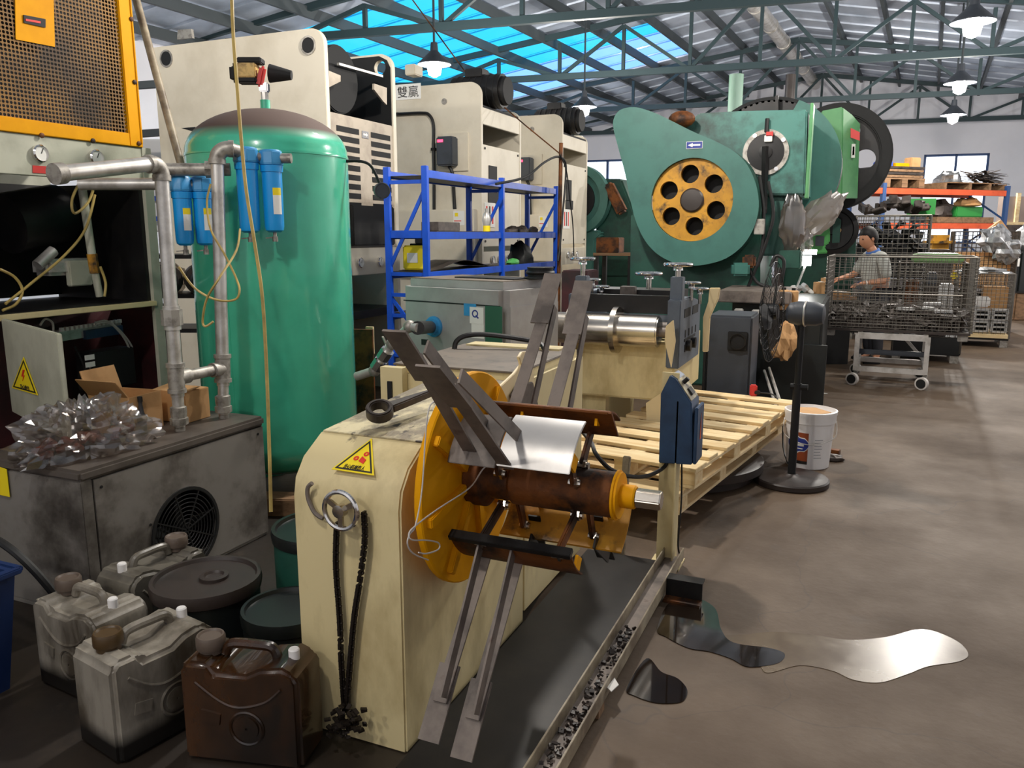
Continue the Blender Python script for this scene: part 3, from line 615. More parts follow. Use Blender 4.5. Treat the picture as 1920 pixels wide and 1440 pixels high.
# ---------------------------------------------------------------- drums and bin
def drum(label, c, r, h, m, ml, bung=True, clamp=False):
    t = thing('oil_drum', label, 'drum', c)
    MB().lathe([(r*.93, 0), (r*.96, .01), (r*.96, h*.3), (r*.985, h*.33), (r*.96, h*.36), (r*.97, h-.03)], c, seg=36).build('barrel', m, t)
    MB().lathe([(r*.97, h-.05), (r, h-.045), (r*1.02, h-.02), (r, h), (r*.93, h), (r*.9, h-.012), (.001, h-.01)], c, seg=36).build('lid', ml, t)
    if bung:
        MB().lathe([(.05, 0), (.05, .012), (.035, .014), (.03, .006), (.001, .006)], V(c)+V((r*.1, r*.1, h-.012)), seg=16).build('bung_ring', m_drumlid, t)
    return t
drum('brown-black steel drum with bung lid, behind the nearest white jug', (-2.035, 1.995, 0), .185, .32, m_drum, m_drumlid)
drum('black drum behind the brown jug, its lid nearly hidden in shadow', (-1.665, 1.975, 0), .15, .29, m_drum, m_drum, False)
drum('green-black drum with wet lid, between the grey fan cabinet and the cream cabinet', (-1.80, 2.36, 0), .19, .42, m_dkgreen, m_drum, False)
bn = thing('plastic_bin', 'dark blue plastic bin at the left edge in shadow', 'bin', (-2.75, 1.4, 0))
mb = MB(); mb.add([(-2.98, 1.12, 0), (-2.52, 1.12, 0), (-2.52, 1.58, 0), (-2.98, 1.58, 0), (-3.02, 1.08, .42), (-2.48, 1.08, .42), (-2.48, 1.62, .42), (-3.02, 1.62, .42), (-3.0, 1.1, .42), (-2.5, 1.1, .42), (-2.5, 1.6, .42), (-3.0, 1.6, .42), (-2.96, 1.14, .03), (-2.54, 1.14, .03), (-2.54, 1.56, .03), (-2.96, 1.56, .03)],
    [(3, 2, 1, 0)]+[(i, (i+1) % 4, 4+(i+1) % 4, 4+i) for i in range(4)]+[(4+i, 4+(i+1) % 4, 8+(i+1) % 4, 8+i) for i in range(4)]+[(8+i, 8+(i+1) % 4, 12+(i+1) % 4, 12+i) for i in range(4)]+[(12, 13, 14, 15)]); mb.build('tub', m_bin, bn)
mb = MB()
for a_, b_ in (((-3.03, 1.07), (-2.47, 1.07)), ((-2.47, 1.07), (-2.47, 1.63)), ((-2.47, 1.63), (-3.03, 1.63)), ((-3.03, 1.63), (-3.03, 1.07))): mb.bar((*a_, .415), (*b_, .415), .025, .02)
mb.build('rim', m_bin, bn, bev=.004)
tag(MB().tube(spline([(-3.0, 1.75, .43), (-2.8, 1.72, .46), (-2.62, 1.70, .44), (-2.5, 1.72, .34), (-2.47, 1.80, .15), (-2.5, 1.86, .02)], 6), .014).build('hose', m_rubber), 'black hose drooping over the blue bin into the dark corner', 'hose')
# ---------------------------------------------------------------- grey fan cabinet (air dryer)
dx0, dx1, dy0, dy1, dz = -3.27, -2.665, 2.03, 3.06, .615
dr = thing('fan_cabinet', 'worn grey steel air dryer cabinet with round black fan grille', 'dryer', ((dx0+dx1)/2, (dy0+dy1)/2, 0))
hy, hz, hr = 2.52, .20, .185
# front panel with a round hole for the fan
def holed_panel(x, y0, y1, z0, z1, cy, cz, r, th, n=40):
    mb = MB(); inner = []; outer = []
    for k in range(n):
        a_ = 2*math.pi*k/n; c_, s_ = math.cos(a_), math.sin(a_); inner.append((cy+r*c_, cz+r*s_))
        k_ = min(((y1-cy)/c_ if c_ > 1e-6 else (y0-cy)/c_ if c_ < -1e-6 else 1e9), ((z1-cz)/s_ if s_ > 1e-6 else (z0-cz)/s_ if s_ < -1e-6 else 1e9)); outer.append((cy+k_*c_, cz+k_*s_))
    for q in ((y0, z0), (y1, z0), (y1, z1), (y0, z1)):
        i = min(range(n), key=lambda j: (outer[j][0]-q[0])**2+(outer[j][1]-q[1])**2); outer[i] = q
    vs = [(x, *p) for p in inner]+[(x, *p) for p in outer]+[(x-th, *p) for p in inner]+[(x-th, *p) for p in outer]
    fs = []
    for k in range(n):
        j = (k+1) % n; fs += [(k, j, n+j, n+k), (2*n+k, 2*n+j, j, k), (n+k, n+j, 3*n+j, 3*n+k), (2*n+j, 2*n+k, 3*n+k, 3*n+j)]
    mb.add(vs, fs); return mb
holed_panel(dx1, dy0+.055, dy1-.012, .02, dz-.05, hy, hz+.012, hr, .012).build('front_panel', m_dryer, dr, smooth=0)
mb = MB(); mb.span((dx0, dy0, .02), (dx1-.014, dy0+.014, dz-.045)); mb.span((dx0, dy1-.012, .02), (dx1-.014, dy1, dz-.045)); mb.span((dx0, dy0, .02), (dx0+.012, dy1, dz-.045)); mb.span((dx1-.02, dy0, .02), (dx1-.002, dy0+.05, dz-.045)); mb.span((dx0, dy0, .0), (dx1-.01, dy1, .02)); mb.build('casing', m_dryer, dr, bev=.003)
q = atZ(525, 945, .05); tag(MB().box((q.x, q.y, .05), (.6, .14, .10), .35).build('timber', m_oldwood, None, bev=.006), 'old brown timber on the floor under the green tank behind the drum', 'timber')
MB().span((dx0-.004, dy0-.006, dz-.045), (dx1+.005, dy1+.004, dz)).build('lid', m_dryer_top, dr, bev=.012)
gr = MB()
for k in range(9): gr.torus((dx1+.004, hy, hz+.012), (1, 0, 0), .03+k*.0185, .0022, 36, 5)
for k in range(4): a_ = k*math.pi/4+.3; gr.bar((dx1+.004, hy-math.cos(a_)*hr, hz+.012-math.sin(a_)*hr), (dx1+.004, hy+math.cos(a_)*hr, hz+.012+math.sin(a_)*hr), .006, .005, (1, 0, 0))
gr.ring((dx1+.003, hy, hz+.012), (1, 0, 0), hr+.008, hr-.006, .01, 40); gr.build('fan_grille', m_rubber, dr)
MB().cyl((dx1-.09, hy, hz+.012), (dx1-.03, hy, hz+.012), .045, seg=20).build('fan_motor', m_black, dr)
mb = MB()
for k in range(4):
    a_ = k*math.pi/2; mb.box((dx1-.04, hy+math.cos(a_)*.1, hz+.012+math.sin(a_)*.1), (.006, .13, .08), Matrix.Rotation(a_, 3, 'X') @ Matrix.Rotation(.5, 3, 'Y'))
mb.build('fan_blade', m_black, dr)
for yy, zz in ((dy0+.085, dz-.085), (dy1-.05, dz-.08), (dy0+.3, .3)): MB().cyl((dx1, yy, zz), (dx1+.004, yy, zz), .006, seg=8).build('screw', m_black, dr)
yl = atY(8, 890, dy0-.012); tag(MB().prism([atY(x, y, dy0-.010) for x, y in [(-30, 872), (0, 876), (12, 880), (18, 932), (0, 928), (-30, 915)]], (0, .002, 0)).build('tag_card', m_labyel), 'yellow card hanging on the left end of the grey fan cabinet', 'card')
# ---------------------------------------------------------------- things on the fan cabinet
# loose bag of rusty parts
bc = V((-2.87, 2.22, dz+.002))
bg_ = thing('plastic_bag', 'crumpled clear plastic bag of rusty parts on the grey fan cabinet', 'bag', (bc.x, bc.y, dz))
random.seed(11)
def crumple(c, rx, ry, rz_, n=26, amp=.22, seed=0, flat=True):
    vs = []; fs = []; m2 = n//2
    for i in range(m2+1):
        th = math.pi*i/m2
        for k in range(n):
            ph = 2*math.pi*k/n; d = V((math.sin(th)*math.cos(ph), math.sin(th)*math.sin(ph), math.cos(th)))
            q = (1-(.30*abs(mnoise.noise(d*7+V((seed, seed, 0))))+.22*abs(mnoise.noise(d*15))) if n > 40 else 1)+amp*(mnoise.noise(d*2.3+V((seed, 0, 0)))+.6*abs(mnoise.noise(d*5+V((0, seed, 0))))-.3*abs(mnoise.noise(d*9)))
            p = V((d.x*rx*q, d.y*ry*q, d.z*rz_*q))
            if flat: p.z = max(p.z, -rz_*.35)
            vs.append(V(c)+p+V((0, 0, rz_*.35 if flat else 0)))
    for i in range(m2):
        fs += [(i*n+k, i*n+(k+1) % n, (i+1)*n+(k+1) % n, (i+1)*n+k) for k in range(n)]
    return MB().add(vs, fs)
M_ = crumple((0, 0, 0), .15, .27, .165, 72, .40, 4.2)
R_ = rotz(math.radians(-20)); M_.v = [R_ @ p for p in M_.v]
M_.v = [p+V((bc.x, bc.y, dz+.003)) for p in M_.v]; M_.build('film', m_bag, bg_, smooth=28)
for k in range(14):
    c = V((bc.x, bc.y, dz+.02))+R_ @ V((random.uniform(-.07, .07), random.uniform(-.17, .17), random.uniform(.0, .035)))
    MB().tube(spline([c, c+V((random.uniform(-.05, .05), random.uniform(-.05, .05), .02)), c+V((random.uniform(-.06, .06), random.uniform(-.06, .06), .005))], 4), .014, 8).build('rusty_part', m_brownliquid, bg_)
# cardboard box with open flaps
cb = atZ(275, 805, dz); cbx = thing('cardboard_box', 'open brown cardboard box on the grey fan cabinet behind the steel pipe', 'box', (-3.06, 2.60, dz+.001), math.radians(6))
mb = MB(); Wd, Dd, Hd, th = .22, .20, .17, .005
for c, d in (((0, -Dd/2, Hd/2), (Wd, th, Hd)), ((0, Dd/2, Hd/2), (Wd, th, Hd)), ((-Wd/2, 0, Hd/2), (th, Dd, Hd)), ((Wd/2, 0, Hd/2), (th, Dd, Hd)), ((0, 0, th/2), (Wd, Dd, th))): mb.box(c, d)
mb.build('carton', m_card, cbx, local=True)
for c, d, R0 in (((0, -Dd/2-.03, Hd+.04), (Wd, .11, th), Matrix.Rotation(-.9, 3, 'X')), ((-Wd/2-.02, 0, Hd+.05), (.12, Dd, th), Matrix.Rotation(1.25, 3, 'Y'))): MB().box(c, d, R0).build('flap', m_card, cbx, local=True)
cb2 = thing('cardboard_box', 'small brown carton on the grey fan cabinet between the two upright pipes', 'box', (-2.99, 2.86, dz+.001), math.radians(2))
MB().box((0, 0, .075), (.2, .16, .15)).build('carton', m_card, cb2, local=True, bev=.003); MB().box((0, -.03, .155), (.2, .10, .004), Matrix.Rotation(.12, 3, 'X')).build('flap', m_card, cb2, local=True)
bt = thing('bottle', 'dark narrow bottle standing beside the cardboard box', 'bottle', atZ(268, 812, dz))
p = atZ(268, 812, dz); MB().lathe([(.017, 0), (.02, .004), (.02, .075), (.012, .10), (.009, .13), (.009, .15)], p, seg=18).build('glass_body', m_bottle, bt); MB().lathe([(.011, .145), (.011, .168), (.004, .17)], p, seg=14).build('stopper', m_rubber, bt)
p = atZ(283, 823, dz+.003); mb = MB(); P = [p+V((0, -.05, .0)), p+V((0, -.025, 0)), p+V((0, -.018, .012)), p+V((0, 0, .022)), p+V((0, .018, .012)), p+V((0, .025, 0)), p+V((0, .05, 0))]
for a_, b_ in zip(P, P[1:]): mb.bar(a_, b_, .014, .003, (0, 0, 1))
tag(mb.build('pipe_clip', m_galv), 'small shiny pipe clip on the edge of the grey fan cabinet', 'clip')
# ---------------------------------------------------------------- galvanised pipework
xp = -2.815
pi_ = thing('pipework', 'galvanised air pipework rising from the grey fan cabinet', 'pipes', (xp, 2.8, dz))
b1, b2 = V((xp, 2.67, dz)), V((xp, 2.95, dz))
T1 = D(302, 335, 3.30); T2 = D(408, 298, 3.52); T1.x = xp-.0; T2.x = xp
def along(base, top, z): t = (z-base.z)/(top.z-base.z); return base+(top-base)*t
T1, T2 = atX(303, 330, xp), atX(407, 300, xp)
def pipe(p, q, r, name='pipe', m=None): return MB().cyl(p, q, r, seg=20).build(name, m or m_galv, pi_)
for b, T in ((b1, T1), (b2, T2)):
    pipe(along(b, T, dz+.16), T, .030)
    pipe(b+V((0, 0, .02)), along(b, T, dz+.17), .026)
    MB().lathe([(.024, 0), (.024, .025), (.04, .03), (.04, .06), (.034, .062), (.036, .085), (.036, .11), (.028, .115)], b, seg=8).build('union', m_cast, pi_)
zj = .86
for b, T, s_ in ((b1, T1, 1), (b2, T2, -1)):
    mb = MB(); c = along(b, T, zj); u = (T-b).normalized(); mb.cyl(c-u*.065, c+u*.065, .036, seg=20); mb.cyl(c-u*.068, c-u*.05, .041, seg=20); mb.cyl(c+u*.05, c+u*.068, .041, seg=20)
    dd = (along(b2, T2, zj)-along(b1, T1, zj)).normalized(); mb.cyl(c, c+dd*.07*s_, .035, seg=20); mb.build('tee', m_cast, pi_)
c1, c2 = along(b1, T1, zj), along(b2, T2, zj); dd = (c2-c1).normalized()
pipe(c1+dd*.05, c2-dd*.05, .026, m=m_cast)
u = (T1-b1).normalized(); c = along(b1, T1, 1.135); MB().cyl(c-u*.035, c+u*.035, .046, seg=8).build('coupling', m_cast, pi_); MB().cyl(c-u*.055, c+u*.05, .037, seg=20).build('coupling_sleeve', m_galv, pi_)
def elbow(p, d0, d1, r, R): # quarter bend from direction d0 to d1
    d0, d1 = V(d0).normalized(), V(d1).normalized(); pts = [V(p)+d0*R*math.sin(a)+d1*R*(1-math.cos(a)) for a in [k*math.pi/16 for k in range(9)]]
    mb = MB(); mb.tube(pts, r, 20); mb.cyl(pts[0]-d0*.02, pts[0]+d0*.004, r*1.1, seg=20); mb.cyl(pts[-1]-d1*.004, pts[-1]+d1*.02, r*1.1, seg=20); mb.build('elbow', m_cast, pi_); return pts[-1]
LE = atX(105, 326, xp+.02); d1 = (LE-(T1+V((0, -.03, .05)))).normalized()
e1 = elbow(T1, T1-b1, d1, .035, .055); pipe(e1, e1+(LE-e1)*1.0, .031); MB().cyl(LE-d1*.03, LE+d1*.01, .040, seg=20).build('pipe_socket', m_cast, pi_)
F2 = atX(447, 283, -2.74); d2 = (F2-T2).normalized(); d2 = (d2-(T2-b2).normalized()*d2.dot((T2-b2).normalized())).normalized()
e2 = elbow(T2, T2-b2, d2, .036, .055); 
pipe(D(150, 345, 3.75), D(300, 345, 3.75), .028)
pipe(D(300, 318, 3.78), D(432, 318, 3.85), .030, m=m_cast); MB().cyl(D(385, 318, 3.82), D(402, 318, 3.83), .04, seg=8).build('coupling', m_cast, pi_)
# blue line filters
def line_filter(label, top, L, r, leverside=1, lab=True):
    t = thing('air_filter', label, 'filter', top, 0, 'blue air line filters')
    p = V(top); hh = .075
    MB().lathe([(r*1.12, -hh), (r*1.25, -hh+.008), (r*1.15, -.01), (r*.95, 0), (.001, 0)], p, seg=8).build('filter_head', m_filter2, t, bev=.003)
    MB().lathe([(r*1.12, -hh-.03), (r*1.16, -hh), (r, -hh-.001)], p, seg=28).build('collar', m_filter, t)
    bowl = MB().lathe([(r*1.02, -hh-.02), (r*.98, -L+.03), (r*.9, -L+.01), (r*.6, -L)], p, seg=28).build('bowl', m_filter, t)
    mb = MB(); c_ = p+V((0, 0, -L)); mb.cyl(c_+V((0, 0, .004)), c_-V((0, 0, .03)), .009, seg=10); mb.cyl(c_-V((0, 0, .02)), c_-V((0, 0, .045)), .013, seg=8); mb.bar(c_-V((0, 0, .024)), c_-V((.045*_R.x, .045*_R.y, .028)), .009, .006); mb.build('drain_valve', m_cast, t)
    if lab:
        dc = (_C-p); dc.z = 0; dc = dc.normalized(); a0 = math.atan2(dc.y, dc.x)+.45
        for z0, z1, m in ((-L*.55, -L*.46, m_labyel), (-L*.78, -L*.55, m_paper)):
            A = [a0-.45+.9*k/6 for k in range(7)]; R1 = r*1.01
            mb = MB(); n = 7; vs = [p+V((math.cos(a)*R1*f, math.sin(a)*R1*f, z)) for z in (z0, z1) for f in (1, 1.015) for a in A]
            fs = [(7+k, 8+k, 22+k-1+0, 21+k) for k in range(6)]; mb.add(vs, [(7+k, 8+k, 22+k, 21+k) for k in range(6)]+[(k, k+14, k+15, k+1) for k in range(6)]); mb.build('label', m, bowl)
    return t
fa, fb = D(460, 276, 3.85), D(507, 281, 3.9)
line_filter('blue air filter in front of the green tank, nearer the steel elbow', fa, .405, .050, lab=False)
line_filter('blue air filter with white label in front of the green tank, the rightmost filter', fb, .395, .048)
fc, fd = D(338, 330, 3.85), D(377, 331, 3.9)
line_filter('blue air filter just behind the front upright pipe, half covered by it', fc, .33, .043)
line_filter('blue air filter between the two upright pipes, left of the green tank', fd, .33, .045)
mb = MB()
for a_, b_ in ((fa, fb), (fc, fd)): mb.cyl(a_+V((0, 0, -.04)), b_+V((0, 0, -.04)), .022, seg=12)
mb.cyl(fb+V((0, 0, -.04)), fb+V((0, 0, -.04))+_R*.10, .024, seg=12); mb.cyl(e2, fa+V((0, 0, -.03)), .03, seg=16)
mb.build('filter_nipple', m_cast, pi_)
# thin hoses
def hose(label, pts, r=.006, m=None, name='hose'):
    return tag(MB().tube(spline([D(*p) for p in pts], 7), r, 7).build(name, m or m_hose), label, 'hose')
hose('long yellowed air hose hanging from the roof past the front of the green tank', [(433, -60, 3.3), (437, 60, 3.3), (446, 180, 3.3), (453, 270, 3.3), (462, 360, 3.3), (478, 460, 3.3), (492, 560, 3.3), (500, 700, 3.3), (505, 850, 3.25), (508, 960, 3.2)], .0075)
hose('thin yellow hose looping from a blue filter around the rear upright pipe', [(450, 430, 3.7), (443, 470, 3.5), (412, 520, 3.3), (388, 560, 3.35), (380, 600, 3.4), (385, 612, 3.4), (400, 603, 3.4)], .005)
hose('thin yellow hose bowing behind the rear upright pipe', [(395, 345, 3.7), (388, 380, 3.7), (395, 430, 3.65), (420, 475, 3.6), (442, 520, 3.6), (449, 545, 3.55), (440, 562, 3.55), (405, 562, 3.5), (365, 540, 3.5), (335, 500, 3.45)], .005)
# leaning grey conduit
tag(MB().cyl(D(250, -20, 4.55), D(345, 330, 4.5), .022, seg=12).build('conduit', m_chan), 'grey conduit leaning diagonally beside the yellow compressor panel', 'pipe')

# floor sheet around the jugs, the corner's shade painted into its colour
P = spline([V(p) for p in ((-3.6, .6, .001), (-2.2, .45, .001), (-1.5, .75, .001), (-1.08, 1.2, .001), (-.95, 1.7, .001), (-1.1, 2.6, .001), (-1.3, 3.6, .001), (-2.0, 4.2, .001), (-2.9, 3.4, .001), (-3.9, 2.4, .001), (-4.3, 1.4, .001))], 6, True)
tag(MB().prism(P, (0, 0, .001)).build('floor_shade', m_shadefloor, None, smooth=0), 'big black patch of painted shade on the floor around the jugs and drums', 'painted shade')

q = atZ(1160, 1040, .0); u = atY(1176, 855, q.y+.10)
st_ = MB(); st_.bar(q, q+(u-q)*.45, .055, .03, (0, 1, 0)); st_.bar(q+(u-q)*.43, u, .035, .028, (0, 1, 0)); tag(st_.build('wooden_stake', m_chan, None, bev=.004), 'pale wooden stake leaning behind the decoiler shaft beside the control post', 'wooden stake')
# ================================================================ green air receiver
tc = D(517, 560, 4.6); tx, ty = tc.x, tc.y; R = .435
tk = thing('air_tank', 'tall glossy green compressed air tank with dusty brown top', 'tank', (tx, ty, 0))
zt_ = 1.93
prof = [(.02, .13), (R*.5, .15), (R*.85, .22), (R*.98, .30), (R, .34), (R, zt_-.02), (R+.003, zt_-.018), (R+.003, zt_-.006), (R, zt_)]
prof += [(R*math.cos(a), zt_+.245*math.sin(a)) for a in [k*math.pi/2/14 for k in range(1, 14)]]+[(.01, zt_+.245)]
MB().lathe(prof, (tx, ty, 0), seg=72).build('shell', m_tank, tk, smooth=50)
for k in range(3):
    a = k*2.094+.4; c = V((tx+math.cos(a)*R*.8, ty+math.sin(a)*R*.8, 0)); MB().box(c+V((0, 0, .14)), (.06, .06, .28), a).build('leg', m_tank, tk); MB().box(c+V((0, 0, .008)), (.12, .12, .016), a).build('foot', m_tank, tk)
MB().bar((tx+R*math.sin(.1), ty-R*math.cos(.1)-.0, .36), (tx+R*math.sin(.1), ty-R*math.cos(.1), zt_-.03), .012, .004, (0, -1, 0)).build('weld_seam', m_tank, tk, bev=.001)
top = V((tx, ty, zt_+.24)); MB().cyl(top, top+V((0, 0, .055)), .027, seg=12).build('top_socket', m_tank, tk); MB().cyl(top+V((0, 0, .05)), top+V((0, 0, .10)), .02, seg=8).build('nipple', m_galv, tk)
q = top+V((0, 0, .12)); MB().box(q, (.05, .05, .05), YAW).build('valve_block', m_chrome, tk, bev=.006); 
sw = q-_R*.055+V((0, 0, .085)); MB().box(sw-_R*.03, (.11, .09, .075), YAW).build('switch_label', m_switchlab, tk, bev=.006)
MB().box(sw-_R*.01+V((0, 0, .052)), (.13, .085, .03), YAW).build('switch_cap', m_black, tk, bev=.005); MB().box(sw-_R*.105+V((0, .01, -.01)), (.05, .09, .10), YAW).build('end_plate', m_black, tk, bev=.02); MB().box(sw-_R*.03+V((0, .0, -.05)), (.11, .085, .03), YAW).build('switch_base', m_black, tk, bev=.008)
MB().box(sw+_R*.055+V((0, -.02, -.03)), (.035, .04, .11), rotz(YAW) @ Matrix.Rotation(.25, 3, 'Y')).build('red_lever', m_red, tk, bev=.012); MB().cyl(sw+_R*.05+V((0, .06, 0)), sw+_R*.17+V((0, .06, -.01)), .05, .025, 14).build('gauge_stem', m_black, tk)
MB().tube(spline([V((tx, ty, 0))+_R*R+V((0, 0, 1.93-.03)), V((tx, ty, 1.90))+_R*(R+.08), V((tx, ty, 1.87))+_R*(R+.14), V((tx, ty, 1.76))+_R*(R+.19)], 5), .008).build('gauge_pipe', m_black, tk)
gp = V((tx, ty, 1.74))+_R*(R+.19); MB().lathe([(.045, 0), (.045, .03), (.04, .032), (.04, .026), (.001, .026)], gp, -_F+V((.5, 0, -.2)), 20).build('pressure_gauge', m_slate, tk)
# line from the tank to the grey cabinet
al = thing('air_line', 'steel air line with ball valve between green tank and grey cabinet', 'pipes', (D(700, 695, 4.4)))
P = [D(668, 706, 4.45), D(702, 695, 4.4), D(735, 645, 4.3), D(768, 612, 4.18), D(783, 615, 4.15)]
for a, b in zip(P, P[1:]): MB().cyl(a, b, .024, seg=16).build('pipe', m_galv, al)
for p in P[1:-1]: MB().ball(p, .034).build('elbow', m_cast, al)
for f in (.25, .62): c = P[1]+(P[2]-P[1])*f; d = (P[2]-P[1]).normalized(); MB().cyl(c-d*.03, c+d*.03, .038, seg=8).build('union', m_chrome, al)
c = P[1]+(P[2]-P[1])*.8; MB().bar(c, c+V((-.02, -.02, .07)), .03, .008).build('valve_lever', m_galv, al)
# ================================================================ yellow and cream compressor at the left edge
XC = -3.72
cp = thing('compressor', 'big air compressor unit with yellow perforated panel and open black bay', 'compressor', (XC-.5, 2.5, 0))
c_ = lambda x, y, dx=0: atX(x, y, XC+dx)
yr = c_(266, 276).y; zy = c_(266, 277).z; yl_, ztop = 1.35, 3.25
yi, zi = c_(240, 250).y, c_(240, 250).z
fr = MB(); fr.span((XC-.02, yi, zy), (XC+.012, yr, ztop)); fr.span((XC-.02, yl_, zy), (XC+.012, yi, zi)); fr.build('yellow_frame', m_yellow, cp, bev=.003)
MB().span((XC+.012, yr-.012, zy+.02), (XC+.018, yr-.006, ztop)).build('frame_edge', m_yellow, cp)
for px, py in ((246, 36), (252, 154), (78, 254), (174, 264), (260, 269)):
    p = c_(px, py, .012); MB().lathe([(.013, 0), (.012, .006), (.004, .009)], p, (1, 0, 0), 12).build('screw', m_rust, cp)
pit = .0195; ys0 = 1.72; ny = int((yi-ys0)/pit); nz = int((3.0-zi)/pit); vs = []; fs = []
for i in range(ny):
    for j in range(nz):
        y0, z0 = yi-(i+1)*pit, zi+j*pit; n = len(vs); cy, cz = y0+pit/2, z0+pit/2; r = .0078
        vs += [(XC, y0, z0), (XC, y0+pit, z0), (XC, y0+pit, z0+pit), (XC, y0, z0+pit)]+[(XC, cy+r*math.cos(k*math.pi/4+math.pi/8), cz+r*math.sin(k*math.pi/4+math.pi/8)) for k in range(8)]
        fs += [(n+2, n+4+1, n+4+0, n+4+7, n+1)[::1], (n+3, n+4+3, n+4+2, n+4+1, n+2), (n, n+4+5, n+4+4, n+4+3, n+3), (n+1, n+4+7, n+4+6, n+4+5, n)]
o = MB().add(vs, fs).build('perforated_sheet', m_perf, cp, smooth=0)
MB().span((XC-.10, yl_, zy), (XC-.05, yr, ztop)).build('dark_backing', m_black, cp)
a, b = c_(101, 0, .004), c_(25, 72, .004); MB().prism([c_(27, -40, .002), c_(99, -22, .002), c_(102, 88, .002), c_(29, 74, .002)], (.004, 0, 0)).build('yellow_plate', m_yellow, cp)
MB().prism([c_(43, 28, .006), c_(84, 36, .006), c_(84, 52, .006), c_(44, 43, .006)], (.006, 0, 0)).build('display_window', m_black, cp); MB().prism([c_(48, 35, .013), c_(76, 40, .013), c_(76, 44, .013), c_(48, 39, .013)], (.001, 0, 0)).build('display_digits', m_printred, cp)
zg = c_(0, 325).z; MB().span((XC-.03, yl_, zg), (XC, yr+.02, zy-.002)).build('gauge_panel', m_compr, cp, bev=.003)
def gauge(par, p, n_, r, name='pressure_gauge'):
    g = MB().lathe([(r, 0), (r, .018), (r*.86, .024), (r*.84, .016)], p, n_, 28).build(name, m_chrome, par)
    MB().lathe([(r*.84, .012), (r*.84, .0165), (.001, .0167)], p, n_, 24).build('gauge_face', m_paper, g)
    u = basis(n_); MB().bar(V(p)+V(n_)*.018, V(p)+V(n_)*.018+(u[0]*.5+u[1])*r*.6, .003, .002, n_).build('gauge_needle', m_print, g)
for px, py in ((73, 288), (178, 296)): gauge(cp, c_(px, py), (1, 0, 0), .042)
MB().prism([c_(61, 310, .001), c_(90, 312, .001), c_(91, 326, .001), c_(61, 324, .001)], (.002, 0, 0)).build('red_label', m_red, cp)
zl = c_(266, 566).z
MB().span((XC-.75, yl_, zl+.02), (XC-.72, yr, zg)).build('bay_back', m_blacksteel, cp); MB().span((XC-.75, yr-.03, zl), (XC-.02, yr+.0, zg+.0)).build('bay_side', m_blacksteel, cp)
MB().span((XC-.02, yr-.005, 0), (XC+.005, yr+.055, zy)).build('corner_post', m_compr, cp)
MB().span((XC-.75, yl_, zl-.028), (XC+.02, yr, zl)).build('ledge', m_cream, cp, bev=.003); MB().span((XC-.74, yl_, zl), (XC-.01, yr-.03, zl+.004)).build('ledge_mat', m_blacksteel, cp)
MB().span((XC-1.0, yl_, zg), (XC-.76, yr, ztop)).build('rear_casing', m_compr, cp)
MB().span((XC-.76, yl_, zy-.02), (XC-.10, yr-.02, zy)).build('bay_roof', m_blacksteel, cp)
# pipe and valves in the black bay
mb = MB(); A, Bq = c_(153, 345, -.12), c_(172, 476, -.12); mb.cyl(A, Bq, .022, seg=14); mb.build('white_pipe', m_compr, cp); MB().cyl(c_(172, 476, -.12), c_(178, 512, -.12), .026, seg=8).build('brass_union', m_ywheel, cp); MB().cyl(c_(177, 505, -.12), c_(187, 556, -.12), .020, seg=14).build('white_pipe', m_compr, cp)
MB().box(c_(120, 500, -.35), (.14, .30, .09), 0).build('valve_body', m_galv, cp, bev=.02); MB().box(c_(148, 512, -.28), (.04, .14, .14), 0).build('coil_box', m_compr, cp, bev=.006); MB().cyl(c_(70, 498, -.3), c_(100, 470, -.3), .03, seg=12).build('valve_stem', m_galv, cp)
MB().cyl(c_(10, 420, -.45), c_(110, 400, -.45), .16, seg=24).build('receiver_drum', m_blacksteel, cp)
for pts in ([(178, 365), (160, 430), (120, 480), (60, 530), (10, 570)], [(0, 505), (28, 520), (42, 545), (30, 570), (5, 582)], [(150, 340), (135, 375), (140, 400), (165, 380), (178, 345)], [(188, 500), (198, 530), (196, 556)]):
    MB().tube(spline([c_(x, y, -.06) for x, y in pts], 6), .007).build('bay_hose', m_hose, cp)
# electrical compartment below the ledge
yb = c_(335, 640).y
for a, b in (((XC-.5, yl_, .25), (XC-.48, yb, zl-.03)), ((XC-.5, yb-.02, .25), (XC+.02, yb, zl-.03)), ((XC-.5, yl_, .25), (XC, yb, .28))): MB().span(a, b).build('compartment_panel', m_maroon, cp)
MB().span((XC-.49, yl_, 0), (XC, yb, .25)).build('base_plinth', m_compr, cp)
A, Bq = c_(105, 630, -.3), c_(222, 612, -.3)
MB().bar(A, Bq, .05, .06).build('terminal_strip', m_galv, cp)
for k in range(14):
    p = A+(Bq-A)*((k+.5)/14); MB().box(p+V((.03, 0, .035)), (.02, .016, .02)).build('terminal', m_paper, cp)
MB().bar(A+V((.03, .15, -.01)), A+V((.03, .40, -.005)), .03, .05).build('relay_block', m_navy, cp)
MB().box(c_(200, 690, -.25), (.12, .30, .22)).build('controller_box', m_black, cp, bev=.005)
for k, dz_ in enumerate((.06, .02, -.03)): MB().box(c_(170, 690, -.185)+V((0, 0, dz_)), (.004, .06, .028)).build('plug', m_paper, cp)
for pts in ([(178, 605), (200, 602), (225, 620), (247, 650), (245, 670), (232, 680)], [(178, 608), (205, 606), (230, 630), (242, 655), (238, 672), (225, 685)], [(168, 690), (190, 682), (214, 680)], [(75, 610), (85, 598), (98, 605), (100, 622)], [(140, 650), (150, 670), (162, 700), (165, 730)]):
    MB().tube(spline([c_(x, y, -.2) for x, y in pts], 6), .006).build('cabinet_wire', m_cord if pts[0][0] != 140 else m_rubber, cp)
